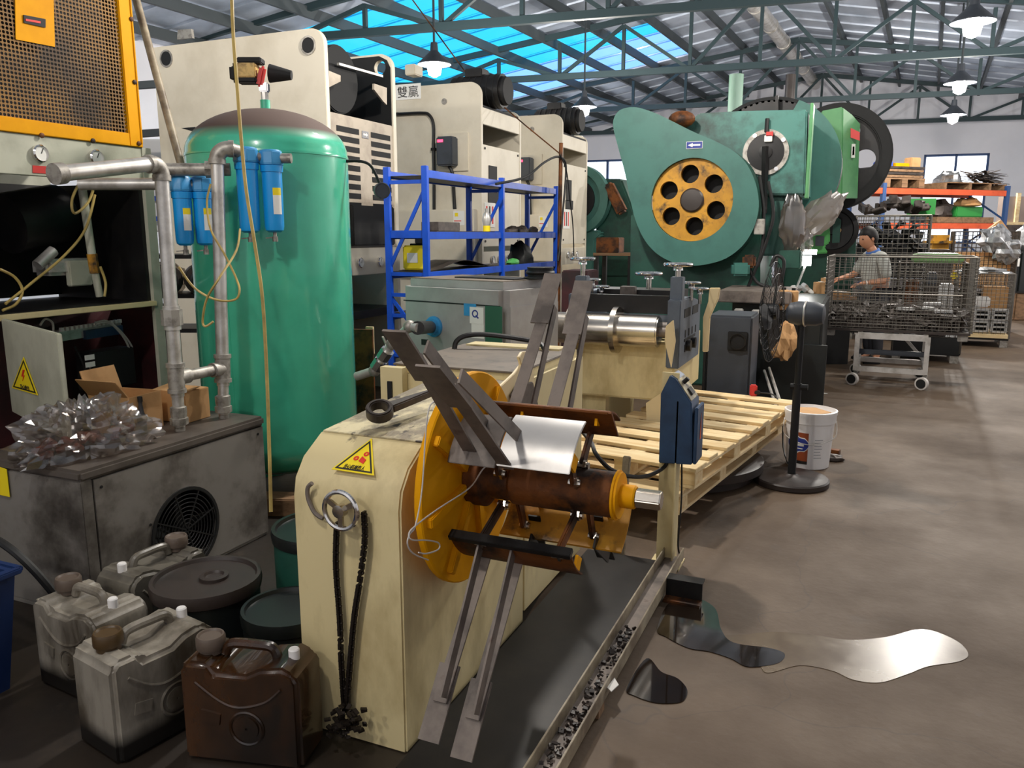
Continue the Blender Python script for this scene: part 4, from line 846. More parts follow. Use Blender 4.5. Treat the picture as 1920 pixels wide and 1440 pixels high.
# open door
h0 = c_(2, 598, .02); fr_ = D(106, 626, h0.z and (CAMH-h0.z)/-ray(106, 626).z if False else (h0.z-CAMH)/ray(106, 626).z)
dd = V((fr_.x-h0.x, fr_.y-h0.y, 0)); dn = V((-dd.y, dd.x, 0)).normalized()
MB().prism([h0, h0+dd, V((h0.x+dd.x, h0.y+dd.y, .66)), V((h0.x, h0.y, .66))], dn*.02).build('open_door', m_compr, cp, bev=.004); odoor = MB.last
def ondoor(px, py):
    d = ray(px, py); t = (h0-_C).dot(dn)/d.dot(dn); return _C+d*t-dn*.003*(1 if dn.dot(_C-h0) < 0 else -7.5)
warn_tri(odoor, [ondoor(24, 727), ondoor(73, 741), ondoor(46, 669)], (_C-h0) if False else (dn*(1 if dn.dot(_C-h0) > 0 else -1)), '当心触电', 'bolt')
# ================================================================ rack with wrapped motors in the gap
rk = thing('side_rack', 'dark steel rack with wrapped motors between compressor and green tank', 'rack', D(340, 560, 6.2))
g0 = D(262, 480, 6.0); 
for px, py, nm in ((340, 480, 'rack_shelf'), (340, 552, 'rack_shelf'), (345, 615, 'rack_shelf')):
    MB().box(D(px, py, 6.0), (.75, .35, .03), YAW).build(nm, m_blacksteel, rk)
for px in (250, 405):
    p = D(px, 540, 6.0); MB().span((p.x-.02, p.y-.02, 0), (p.x+.02, p.y+.02, 1.5)).build('rack_post', m_blacksteel, rk)
for k, (px, py, s) in enumerate(((310, 522, .135), (373, 522, .14))):
    mt = thing('wrapped_motor', ['dark motor in shiny wrap on the side rack, left of the front pipe', 'brown-black motor with round end on the side rack, between the pipes'][k], 'motor', D(px, py, 5.95))
    MB().cyl(D(px, py, 6.1), D(px+4, py+3, 5.8), s*.8, seg=20).build('motor_body', m_drumlid, mt, bev=.01); MB().cyl(D(px+4, py+3, 5.8), D(px+6, py+5, 5.72), s*.55, s*.5, seg=20).build('motor_cap', m_black, mt, bev=.008)
    if k == 0: crumple(D(px, py, 5.95), .135, .135, .12, 18, .3, 2, False).build('film', m_bag, mt, smooth=25)
wm = thing('wall_cabinet', 'white wall cabinet with blue stripes behind the leaning conduit', 'cabinet', D(300, 330, 9.0)); p = D(300, 350, 9.0)
MB().box(p, (.55, .3, 1.0), YAW).build('cabinet_box', m_white, wm, bev=.01)
for py in (372, 410): MB().box(D(285, py, 8.83), (.25, .02, .05), YAW).build('blue_stripe', m_blue, wm)
# ================================================================ cream presses
def rounded_plate(y, th, x0, x1, z0, z1, r, holes=()):
    pts = [(x0, z0), (x1, z0)]+[(x1-r+r*math.cos(a), z1-r+r*math.sin(a)) for a in [k*math.pi/16 for k in range(9)]]+[(x0, z1)]
    return MB().prism([(x, y, z) for x, z in pts], (0, th, 0))
def slotted(p, x, y0, y1, z0, z1, n, name='louvre_slot'):
    for k in range(n):
        z = z1-(z1-z0)*(k+.5)/n; MB().span((x, y0, z-.023), (x+.004, y1, z+.023)).build(name, m_black, p, bev=.0)
PH = 3.14
# press 1, with louvred front
XP = -4.11; y0 = 5.68; y1 = 6.76
p1 = thing('stamping_press', 'cream stamping press with louvred front and black top, behind the green tank', 'press', (XP-.9, 6.2, 0), 0, 'cream stamping presses')
rounded_plate(y0, .05, XP-1.85, XP, 0, PH, .13).build('side_plate', m_press, p1, bev=.004); rp1 = [(XP-1.85, y1-.05, 0), (XP, y1-.05, 0)]+[(XP-.13+.13*math.cos(a), y1-.05, PH-.13+.13*math.sin(a)) for a in [k*math.pi/16 for k in range(9)]]+[(XP-1.85, y1-.05, PH)]
hl = atX(713, 127, XP); d_ = ray(713, 127); hl = _C+d_*((y1-.05)/d_.y); plate(rp1, [circ((hl.x, y1-.05, hl.z), .065, 24)], (0, .05, 0)).build('side_plate', m_press, p1, smooth=30); plate([(XP-1.0, y1-.052, 2.4), (XP-.015, y1-.052, 2.4), (XP-.015, y1-.052, PH-.13), (XP-.05, y1-.052, PH-.06), (XP-.13, y1-.052, PH-.02), (XP-1.0, y1-.052, PH-.02)], [circ((hl.x, y1-.052, hl.z), .065, 24)], (0, -.01, 0)).build('shade_liner', m_black, p1, smooth=0)  # black sheet added over the far plate's inner face, standing for its shade
for px, py in ((578, 85), (312, 110)): q = atY(px, py, y0-.001); MB().ring(q, (0, 1, 0), .075, .0605, .012, 28).build('lifting_hole_rim', m_cast, p1); MB().lathe([(.06, 0), (.06, .004), (.001, .004)], q, (0, -1, 0), 24).build('lifting_hole', m_black, p1)
zg0 = atX(612, 207, XP).z; 
MB().span((XP-.06, y0+.05, 1.38), (XP-.012, y1-.05, zg0)).build('louvred_panel', m_press_front, p1, bev=.004)
slotted(p1, XP-.012, y0+.14, y0+.47, 1.40, zg0-.08, 13); slotted(p1, XP-.012, y0+.66, y0+.98, 1.40, zg0-.08, 13)
q = V((XP-.008, y0+.565, zg0-.13)); MB().box(q, (.006, .1, .06)).build('arrow_sign', m_printgrey, p1); mb = MB(); mb.prism([q+V((.004, a, b)) for a, b in ((-.035, .008), (.01, .008), (.01, .018), (.035, 0), (.01, -.018), (.01, -.008), (-.035, -.008))], (.001, 0, 0)); mb.build('arrow', m_paper, p1, smooth=0)
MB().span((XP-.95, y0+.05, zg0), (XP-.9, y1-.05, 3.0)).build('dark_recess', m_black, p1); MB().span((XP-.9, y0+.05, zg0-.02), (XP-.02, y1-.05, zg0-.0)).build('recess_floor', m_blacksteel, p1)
MB().cyl((XP-.75, y0+.34, 2.80), (XP-.10, y0+.34, 2.80), .28, seg=36).build('motor_housing', m_black, p1, bev=.01)
MB().bar(atX(634, 120, XP-.05), atX(716, 143, XP-.05), .025, .02).build('belt_guard_edge', m_galv, p1)
q = V((XP-.3, y0+.2, 3.11)); MB().torus(q, (1, 0, 0), .045, .012, 20, 8).build('eye_bolt', m_blacksteel, p1)
MB().prism([atX(x, y, XP-.02) for x, y in ((613, 133), (635, 142), (635, 153), (613, 164))], (.02, 0, 0)).build('left_gusset', m_press_front, p1); MB().prism([atX(x, y, XP-.02) for x, y in ((698, 157), (722, 165), (722, 197), (715, 190), (698, 168))], (.02, 0, 0)).build('right_gusset', m_press_front, p1)
MB().span((XP-.06, y0+.05, 1.14), (XP-.0, y1-.05, 1.38)).build('gauge_strip', m_press, p1, bev=.004)
for yy in (y0+.4, y0+.72): gauge(p1, (XP, yy, 1.25), (1, 0, 0), .045)
MB().span((XP-.6, y0+.05, 0), (XP-.58, y1-.05, 1.14)).build('bay_back', m_blacksteel, p1); MB().span((XP-.9, y0+.05, .75), (XP+.0, y1-.05, .82)).build('bolster', m_blacksteel, p1)
MB().span((XP-.0, y0+.25, 1.40), (XP+.05, y1-.15, 1.75)).build('junction_box', m_black, p1, bev=.01)
MB().prism([atY(x, y, y0-.012) for x, y in [(322, 240), (362, 246), (371, 350), (330, 350)]], (0, .01, 0)).build('access_cover', m_press, p1, bev=.003); MB().prism([atY(x, y, y0-.004) for x, y in [(340, 240), (366, 238), (366, 248)]], (0, .003, 0)).build('access_gap', m_black, p1)
MB().prism([atY(x, y, y0+.2) for x, y in [(332, 74), (333, 56), (358, 54), (360, 71)]], (0, .03, 0)).build('lifting_lug', m_cast, p1)
sf = thing('bar_stand', 'dark steel stand with level bars behind the leaning conduit', 'stand', (D(275, 250, 8.2).x, D(275, 250, 8.2).y, 0))
for py in (158, 249): MB().bar(D(205, py+6, 8.2), D(320, py-2, 8.2), .06, .07).build('level_bar', m_purlin, sf)
for px in (205, 320): p = D(px, 150, 8.2); MB().bar((p.x, p.y, 0), (p.x, p.y, 3.1), .07, .07, (1, 0, 0)).build('frame_post', m_purlin, sf)
rp_ = thing('rusty_plate', 'rust-brown steel plate standing right of the green tank behind the air line', 'plate', D(680, 720, 5.2)); c = D(680, 705, 5.2); MB().box((c.x, c.y, .45), (.16, .02, .9), .2).build('plate', m_rust, rp_); MB().box(D(694, 638, 5.3), (.05, .02, .18), .2).build('beige_bar', m_beige, rp_)
mc = thing('maroon_cabinet', 'dull maroon steel cabinet behind the straightener handwheels', 'cabinet', (D(1088, 530, 6.6).x, D(1088, 530, 6.6).y, 0)); c = D(1088, 506, 6.6); MB().box((c.x, c.y, c.z/2), (.22, .3, c.z), 0).build('cabinet_body', m_maroon, mc, bev=.01); MB().box((c.x, c.y-.155, c.z*.6), (.16, .01, c.z*.5), 0).build('cabinet_door', m_maroon, mc, bev=.003)
# presses 2 and 3, plain front
def press(y0, label, vfd, XP=-4.02, w=1.16):
    y1 = y0+w; p = thing('stamping_press', label, 'press', (XP-.9, y0+w/2, 0), 0, 'cream stamping presses')
    rounded_plate(y0, .05, XP-1.85, XP, 0, 3.17, .14).build('side_plate', m_press, p, bev=.004); rounded_plate(y1-.05, .05, XP-1.85, XP, 0, 3.0, .14).build('side_plate', m_press, p, bev=.004)
    q = V((XP-.46, y0-.001, 2.98)); MB().lathe([(.035, 0), (.035, .004), (.001, .004)], q, (0, -1, 0), 20).build('side_hole', m_cast, p)
    MB().span((XP-.05, y0+.05, 2.72), (XP-.005, y1-.05, 2.90)).build('upper_panel', m_press, p, bev=.004)
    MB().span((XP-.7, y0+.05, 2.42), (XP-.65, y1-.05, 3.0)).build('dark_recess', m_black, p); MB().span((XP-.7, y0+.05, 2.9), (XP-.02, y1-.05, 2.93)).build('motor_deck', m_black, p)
    MB().span((XP-.05, y0+.05, 1.36), (XP-.005, y1-.05, 2.50)).build('front_panel', m_press, p, bev=.004)
    MB().span((XP-.004, y0+.20, 1.98), (XP+.004, y0+.42, 2.28)).build('front_slot', m_black, p); MB().span((XP-.004, y0+.18, 1.86), (XP+.004, y0+.5, 1.99)).build('front_slot', m_black, p)
    MB().span((XP-.004, y0+.08, 1.58), (XP+.003, y0+.36, 1.86)).build('label', m_paper, p)
    for k in range(3): MB().span((XP+.003, y0+.11+.08*k, 1.62), (XP+.004, y0+.15+.08*k, 1.82)).build('label_mark', (m_printred, m_print, m_printred)[k], p)
    MB().span((XP-.05, y0+.05, 1.06), (XP-.005, y1-.05, 1.30)).build('gauge_strip', m_press, p, bev=.004)
    for k in range(3): gauge(p, (XP-.005, y0+.3+.2*k, 1.2), (1, 0, 0), .05)
    MB().span((XP-.6, y0+.05, 0), (XP-.58, y1-.05, 1.06)).build('bay_back', m_blacksteel, p); MB().span((XP-.9, y0+.05, .72), (XP+.02, y1-.05, .80)).build('bolster', m_blacksteel, p)
    for zz, yy in ((2.46, .1), (1.42, .1), (2.46, w-.1), (1.42, w-.1)): MB().cyl((XP-.005, y0+yy, zz), (XP+.004, y0+yy, zz), .014, seg=10).build('screw', m_print, p)
    # motor on top
    mt = MB(); mt.cyl((XP-.55, y0+.42, 3.12), (XP+.12, y0+.42, 3.12), .19, seg=32); mt.build('motor', m_blacksteel, p, bev=.03)
    MB().lathe([(.16, 0), (.15, .03), (.03, .035)], (XP+.12, y0+.42, 3.12), (1, 0, 0), 28).build('motor_end_cap', m_black, p)
    MB().box((XP-.25, y0+.42, 3.33), (.22, .2, .1)).build('terminal_box', m_blacksteel, p, bev=.01)
    for k in range(7): MB().torus((XP-.45+.08*k, y0+.42, 3.12), (1, 0, 0), .19, .008, 24, 5).build('cooling_rib', m_black, p)
    MB().span((XP-.9, y0+.15, 2.93), (XP-.5, y0+.9, 3.1)).build('motor_mount', m_black, p)
    # drive box on the side
    q = V((XP-vfd, y0-.10, 2.42)); dbx = MB().box(q, (.20, .16, .32)).build('drive_box', m_slate, p, bev=.015); MB().box(q+V((-.045, -.082, .11)), (.07, .004, .03)).build('red_display', m_led, dbx); MB().box(q+V((.09, .03, .03)), (.008, .05, .12)).build('drive_label', m_paper, dbx)
    MB().box(q+V((.06, .09, 0)), (.32, .02, .42)).build('back_plate', m_press, p); MB().tube(spline([q+V((.02, 0, -.16)), q+V((.06, .01, -.25)), q+V((.05, .06, -.5)), q+V((.06, .08, -.9))], 6), .02).build('drive_cable', m_rubber, p)
    scb = MB().span((XP-1.1, y0-.12, 1.05), (XP-.05, y0-.0, 1.78)).build('side_cabinet', m_press, p, bev=.01); MB().box((XP-.75, y0-.13, 1.44), (.10, .03, .10)).build('door_lock', m_black, scb, bev=.008)
    MB().span((XP-.30, y0-.124, 1.60), (XP-.16, y0-.121, 1.76)).build('warning_label', m_paper, scb); MB().span((XP-.28, y0-.126, 1.70), (XP-.24, y0-.124, 1.74)).build('label_mark', m_labyel, p); MB().span((XP-.29, y0-.126, 1.645), (XP-.20, y0-.124, 1.655)).build('label_mark', m_printred, p)
    return p
p2 = press(8.42, 'cream stamping press with two printed characters and black conduit on its side', .38)
y2 = 8.42
q0 = atY(765, 172, y2-.004); MB().box(q0, (.34, .004, .17)).build('sign_plate', m_paper, p2); lettering('雙贏', p2, m_print, q0+V((.0, -.003, 0)), (1, 0, 0), (0, 0, 1), .125, wfit=.28)
pts = [atY(x, y, y2-.03) for x, y in [(700, 214), (745, 214), (790, 212), (805, 216), (813, 235), (813, 280), (814, 330), (814, 420)]]
MB().tube(spline(pts, 5), .018).build('conduit', m_blacksteel, p2)
for q in (pts[1], pts[5]): MB().box(q, (.05, .05, .03)).build('conduit_clamp', m_blacksteel, p2)
MB().box(atY(776, 133, 8.9), (.14, .2, .12)).build('top_box', m_press, p2, bev=.01)
p3 = press(11.08, 'farthest cream stamping press, right of the other two', .52)
# ================================================================ blue rack
bx0, bx1 = -3.56, -3.21; ysx = (5.69, 7.17, 8.67); lv = (2.0, 1.52, 1.2, .86, .53)
br_ = thing('storage_rack', 'blue steel storage rack with open shelves in front of the cream presses', 'shelf', (-3.38, 7.2, 0))
for y in ysx:
    for x in (bx0, bx1): MB().span((x-.025, y-.02, 0), (x+.025, y+.02, 2.03)).build('upright', m_blue, br_, bev=.003)
    for z in (1.93, 1.52, 1.2, 1.03, .86, .53): MB().bar((bx0, y, z-.02), (bx1, y, z-.02), .02, .03 if z != 1.52 else .06).build('side_rail', m_blue, br_)
    MB().bar((bx0, y, 1.22), (bx1, y, 1.86), .03, .012, (0, 1, 0)).build('diagonal_brace', m_blue, br_); MB().bar((bx0, y, 1.0), (bx1, y, .58), .03, .012, (0, 1, 0)).build('diagonal_brace', m_blue, br_)
for ya, yb_ in zip(ysx, ysx[1:]):
    for z in lv:
        if z == 2.0 or z == 1.52 or True:
            for x in (bx0, bx1): MB().span((x-.012, ya+.02, z-.06), (x+.012, yb_-.02, z)).build('shelf_beam', m_blue, br_, bev=.002)
        if z < 2.0: MB().span((bx0+.012, ya+.02, z-.012), (bx1-.012, yb_-.02, z)).build('shelf_deck', m_blacksteel, br_)
    MB().span((bx0+.012, ya+.02, 1.95), (bx1-.012, yb_-.02, 1.96)).build('shelf_deck', m_blacksteel, br_)
ybx = thing('yellow_case', 'yellow plastic case with white label on the blue rack', 'case', (-3.40, 5.86, 1.2)); MB().box((-3.40, 5.86, 1.31), (.19, .15, .20), .2).build('case_body', m_labyel, ybx, bev=.012); MB().box((-3.395, 5.782, 1.31), (.09, .004, .08), .2).build('label', m_paper, ybx); MB().box((-3.40, 5.86, 1.415), (.10, .04, .02), .2).build('handle', m_black, ybx, bev=.004)
tag(MB().box((-3.36, 6.22, 1.565), (.16, .44, .075), .05).build('steel_block', m_greysteel, None, bev=.003), 'grey machined steel block on the upper shelf of the blue rack', 'block')
tag(MB().box((-3.37, 6.5, 1.5235), (.26, 1.2, .006), .02).build('steel_sheet', m_scrap), 'thin dark steel sheet under the machined block on the blue rack', 'sheet')
mb = MB(); n = 12
for k in range(n):
    y = 5.8+1.25*k/n; z = 1.203+.07*math.sin(math.pi*k/n)**2; z2 = 1.203+.07*math.sin(math.pi*(k+1)/n)**2
    mb.prism([(-3.54, y, z), (-3.24, y, z*.995+.006), (-3.24, y+1.25/n, z2*.995+.006), (-3.54, y+1.25/n, z2)], (0, 0, .003))
tag(mb.build('steel_sheet', m_scrap), 'warped dark steel sheet bulging on the shelf beside the yellow case', 'sheet')
b_ = thing('small_bottle', 'small clear bottle with yellow base on the blue rack', 'bottle', (-3.3, 7.02, 1.52)); MB().lathe([(.035, 0), (.035, .06)], (-3.3, 7.02, 1.52), seg=16).build('yellow_base', m_labyel, b_); MB().lathe([(.034, .06), (.045, .12), (.03, .17), (.015, .19), (.015, .22)], (-3.3, 7.02, 1.52), seg=16).build('clear_top', m_galv, b_)
random.seed(21)
for k in range(5): 
    c = V((-3.32+random.uniform(-.06, .06), 7.75+k*.13, 1.52)); s = random.uniform(.04, .07)
    tag(crumple(c, s, s*1.3, s*.8, 10, .5, k).build('machine_part', m_scrap), ['rusty machine part on the blue rack, nearest the middle upright', 'second rusty part on the blue rack past the middle upright', 'middle rusty part of the row on the far bay of the blue rack', 'rusty part next to the far end of the blue rack', 'last rusty part at the far end of the blue rack'][k], 'machine part', 'rusty parts on the blue rack')
tag(crumple((-3.38, 8.05, 1.2), .12, .16, .16, 16, .4, 9).build('cloth_bundle', m_rubber), 'black crumpled bundle on the lower far bay of the blue rack', 'bundle')
tag(crumple((-3.3, 7.65, 1.2), .05, .12, .04, 12, .4, 3).build('cable_tie_bundle', m_lime), 'pale green strip of fittings lying beside the black bundle', 'fittings')
# rusty upright bar with cables past the rack
pl = thing('cable_post', 'thin rusty post with looping black cables beside the blue rack', 'post', (atX(1040, 490, -3.1).x, atX(1040, 490, -3.1).y, 0))
A = atX(1052, 268, -3.1); Bq = V((A.x, A.y-.05, 0)); MB().cyl(A, Bq, .022, seg=10).build('post', m_rust, pl)
MB().tube(spline([atX(x, y, -3.08) for x, y in [(930, 345), (985, 332), (1020, 305), (1045, 294), (1060, 305), (1060, 345), (1055, 400), (1050, 460), (1046, 490)]], 6), .012).build('cable', m_rubber, pl); MB().tube(spline([atX(x, y, -3.06) for x, y in [(1050, 290), (1062, 320), (1068, 370), (1074, 420), (1076, 480)]], 6), .007).build('cable', m_rubber, pl)
tag(MB().tube([D(770, -5, 9.5), D(880, 145, 9.4), D(985, 235, 9.2), D(1052, 290, 9.0)], .008, 6).build('cord', m_rust), 'thin brown cord running from the roof down to the rusty cable post', 'cord')
# ================================================================ grey cabinet by the rack
gc = thing('grey_cabinet', 'grey rounded dryer cabinet with stickers and a blue pipe flange', 'cabinet', (-1.80, 4.06, 0), math.radians(-13))
GW, GD, GH = .80, .58, 1.235
MB().box((-GW/2, GD/2, GH/2), (GW, GD, GH)).build('casing', m_greybox, gc, bev=.045, local=True, seg=4)
MB().box((-GW/2, GD/2, GH+.002), (GW-.1, GD-.1, .006)).build('top_dirt_tray', m_grimetop, gc, local=True); MB().box((-GW/2+.1, GD/2, GH+.008), (.45, .2, .008)).build('top_vent', m_black, gc, local=True)
MB().box((-GW/2-.0, -.002, .60), (GW-.09, .006, 1.0)).build('door_panel', m_greybox, gc, local=True, bev=.002); MB().box((-GW/2, -.003, 1.105), (GW-.06, .006, .006)).build('door_gap', m_black, gc, local=True)
MB().box((GW*0+.002, GD/2, .60), (.006, GD-.09, 1.0)).build('side_panel', m_greybox, gc, local=True, bev=.002)
for c, d, m in (((-.245, -.006, 1.075), (.09, .003, .07), m_filter2), ((-.195, -.008, 1.045), (.10, .003, .095), m_paper), ((-.19, -.006, .96), (.09, .003, .09), m_paper), ((-.075, -.006, .98), (.12, .003, .25), m_greenlab), ((-.60, -.006, .86), (.055, .003, .035), m_print)): MB().box(c, d).build('sticker' if m is not m_greenlab else 'name_plate', m, gc, local=True)
Mg = MAT[gc.name]; q = Mg @ V((-.205, -.011, 1.055)); MB().ring(q, Mg.to_3x3() @ V((0, -1, 0)), .022, .015, .002, 20).build('logo_ring', m_printblue, gc); q = Mg @ V((-.19, -.011, 1.038)); MB().box(q, (.024, .002, .008), Mg.to_3x3() @ Matrix.Rotation(.7, 3, 'Y')).build('logo_tail', m_printblue, gc)
gn = Mg.to_3x3() @ V((0, -1, 0)); go = Mg @ V((0, 0, 0))
def ongc(px, py): d = ray(px, py); return _C+d*((go-_C).dot(gn)/d.dot(gn))
fl_ = ongc(816, 612); MB().lathe([(.062, 0), (.062, .02), (.048, .022), (.048, .05)], fl_, gn, 24).build('blue_flange', m_filter2, gc)
MB().cyl(fl_+gn*.04, D(783, 615, 4.15), .036, seg=16).build('inlet_pipe', m_blacksteel, gc)
sp_ = thing('wire_spool', 'black wire spool lying on top of the grey cabinet', 'spool', Mg @ V((-.02, .42, GH+.003)) if False else D(1013, 528, 4.75)); c = V(sp_.location)
c.z = GH+.008; sp_.location = c; MAT[sp_.name] = Matrix.Translation(c)
MB().lathe([(.10, 0), (.10, .008), (.075, .01), (.075, .055), (.078, .058), (.078, .066), (.05, .066)], c, seg=32).build('spool', m_black, sp_); MB().torus(c+V((0, 0, .035)), (0, 0, 1), .076, .012, 28, 6).build('wire_winding', m_blacksteel, sp_)
# tan paper-wrapped rolls behind the fan
for k, (px, py, t, r, h, lab) in enumerate(((1469, 562, 6.9, .045, .17, 'left short tan roll above the fan motor'), (1487, 563, 6.9, .042, .17, 'right short tan roll above the fan motor'))):
    c = D(px, py, t); o = thing('paper_roll', lab, 'roll', c); MB().lathe([(r*.8, -h/2), (r, -h/2+.01), (r, h/2-.01), (r*.8, h/2)], c, (0, 0, 1), 16).build('roll_body', m_card, o); MB().cyl(c+V((0, 0, h/2)), c+V((0, 0, h/2+.02)), r*.4, seg=10).build('roll_end', m_blacksteel, o)
tag(crumple(D(1470, 640, 6.75), .10, .07, .16, 18, .5, 14, False).build('crumpled_paper', m_card, None, smooth=0), 'crumpled tan packing paper hanging behind the fan guard', 'paper')
# ================================================================ straightener
YS = 4.88; sY = lambda x, y, dy=0: atY(x, y, YS+dy)
st = thing('straightener', 'cream strip straightener with chrome handwheels and polished roller', 'machine', (-1.2, 5.2, 0))
xa, xb = sY(1085, 690).x, sY(1264, 690).x; za, zb = sY(1190, 748).z, sY(1190, 640).z
MB().span((xa, YS, za), (xb, YS+.85, zb)).build('body', m_cream, st, bev=.01)
xl0, xl1 = sY(1084, 800).x, sY(1128, 800).x; MB().span((xl0, YS+.08, 0), (xl1, YS+.16, za)).build('leg', m_cream, st); MB().span((xl0, YS+.7, 0), (xl1, YS+.8, za)).build('leg', m_cream, st)
MB().prism([sY(x, y, -.02) for x, y in [(1211, 756), (1238, 738), (1240, 800), (1213, 813)]], (0, .02, 0)).build('side_flap', m_beige, st)
zr = sY(1150, 615).z; rc = lambda px: V((sY(px, 610).x, YS-.09, zr)); MB().cyl(rc(1030), rc(1243), .098, seg=40).build('roller', m_steel, st, bev=.008)
for px in (1084, 1164): c = rc(px); MB().lathe([(.099, -.018), (.145, -.016), (.145, .016), (.099, .018)], c, (1, 0, 0), 40).build('guide_ring', m_steel, st)
MB().cyl(rc(1243), rc(1262), .03, seg=16).build('roller_axle', m_darksteel, st)
MB().prism([sY(x, y, -.14) for x, y in [(1248, 612), (1262, 600), (1266, 640), (1258, 690), (1246, 640)]], (0, .02, 0)).build('roller_bracket', m_beige, st, bev=.003)
xr0, xr1 = sY(1252, 620).x, sY(1277, 620).x; zt1, zb1 = sY(1265, 562).z, sY(1265, 690).z
MB().prism([(xr0, YS-.03, zb1), (xr0, YS+.62, zb1), (xr0, YS+.62, zt1-.05), (xr0, YS+.3, zt1), (xr0, YS-.03, zt1)], (xr1-xr0, 0, 0)).build('side_casting', m_bluegrey, st, bev=.006)
for k in range(4): 
    for j, zz in enumerate((.42, .20)): MB().span((xr1, YS+.12+.11*k, zb1+zz*(zt1-zb1)), (xr1+.003, YS+.145+.11*k, zb1+(zz+.11)*(zt1-zb1))).build('adjust_slot', m_black, st)
for k in range(2): MB().span((xr1, YS+.08+.26*k, zb1+.72*(zt1-zb1)), (xr1+.003, YS+.27+.26*k, zb1+.85*(zt1-zb1))).build('bearing_window', m_black, st); MB().cyl((xr1, YS+.18+.16*k, zb1+.12), (xr1+.03, YS+.18+.16*k, zb1+.12), .035, seg=14).build('lock_knob', m_blacksteel, st)
MB().span((xr1, YS+.1, zb1+.36*(zt1-zb1)), (xr1+.004, YS+.45, zb1+.40*(zt1-zb1))).build('adjust_slot', m_black, st)
xq0, xq1 = sY(1068, 600).x, sY(1088, 600).x; MB().span((xq0, YS-.03, zb1+.05), (xq1, YS+.6, zt1+.02)).build('side_casting', m_bluegrey, st, bev=.006)
MB().span((xq1, YS, zt1-.09), (xr0, YS+.04, zt1+.02)).build('cross_plate', m_blacksteel, st); MB().span((xq1, YS+.01, zt1-.14), (xr0, YS+.05, zt1-.10)).build('pinch_bar', m_bluegrey, st); MB().span((xq1, YS+.35, zt1-.05), (xr0, YS+.6, zt1+.03)).build('rear_cross_plate', m_blacksteel, st)
for k in range(4): MB().cyl((xq1, YS+.15+.12*k, zr-.01), (xr0, YS+.15+.12*k, zr-.01), .05, seg=20).build('work_roll', m_darksteel, st)
mb = MB(); q = sY(1178, 548, .3); MB().box(q, (.10, .06, .08)).build('adjust_block', m_greysteel, st, bev=.004)
def handwheel(c, r, zb, post=True):
    c = V(c); hwl = MB().torus(c, (0, 0, 1), r*.9, r*.13, 32, 10).build('handwheel', m_chrome, st)
    mb = MB(); mb.lathe([(r*.35, -.035), (r*.3, -.012), (r*.4, .0), (r*.2, .008)], c, seg=20)
    for k in range(3): a = k*2.094+.4; mb.bar(c+V((0, 0, -.006)), c+V((math.cos(a)*r*.88, math.sin(a)*r*.88, 0)), r*.2, .012)
    mb.build('handwheel_hub', m_chrome, hwl)
    MB().cyl(c-V((0, 0, .02)), (c.x, c.y, zb), r*.2, seg=12).build('screw_spindle', m_steel, st)
    if post: MB().box((c.x, c.y, (zb+zt1)/2), (.075, .075, abs(zb-zt1)+.02)).build('screw_housing', m_bluegrey, st, bev=.004)
handwheel(sY(1272, 496, .04), .088, sY(1272, 522, .04).z); handwheel(sY(1093, 485, .04), .082, sY(1090, 520, .04).z); handwheel(sY(1217, 513, .5), .092, zt1, False)
handwheel(sY(1110, 524, .25), .058, zt1, False); handwheel(sY(1128, 537, .30), .056, zt1, False); handwheel(sY(1297, 530, .25), .058, zt1-.02, False); handwheel(sY(1313, 541, .35), .056, zt1-.05, False)
gs = [(1330, 540), (1350, 540), (1347, 560), (1331, 595), (1327, 660), (1317, 660), (1318, 595), (1328, 565)]
MB().prism([sY(x, y, .35) for x, y in gs], (0, .03, 0)).build('guide_strip', m_beige, st, bev=.004)
# ================================================================ slate control cabinet
kc = thing('control_cabinet', 'dark slate control cabinet with square fan, behind the wooden pallets', 'cabinet', (atY(1372, 660, 6.3).x, 6.5, 0))
a, b = atY(1326, 620, 6.3), atY(1412, 592, 6.3); MB().span((a.x, 6.3, 0), (b.x, 6.75, atY(1372, 592, 6.3).z)).build('casing', m_slate, kc, bev=.015)
c = atY(1383, 640, 6.295); MB().box(c, (.15, .015, .15)).build('fan_square', m_black, kc, bev=.006); MB().ring(c+V((0, -.01, 0)), (0, 1, 0), .065, .055, .01, 24).build('fan_ring', m_blacksteel, kc)
MB().span((a.x-.02, 6.29, 0.0), (a.x, 6.75, atY(1330, 600, 6.3).z)).build('side_edge', m_black, kc)
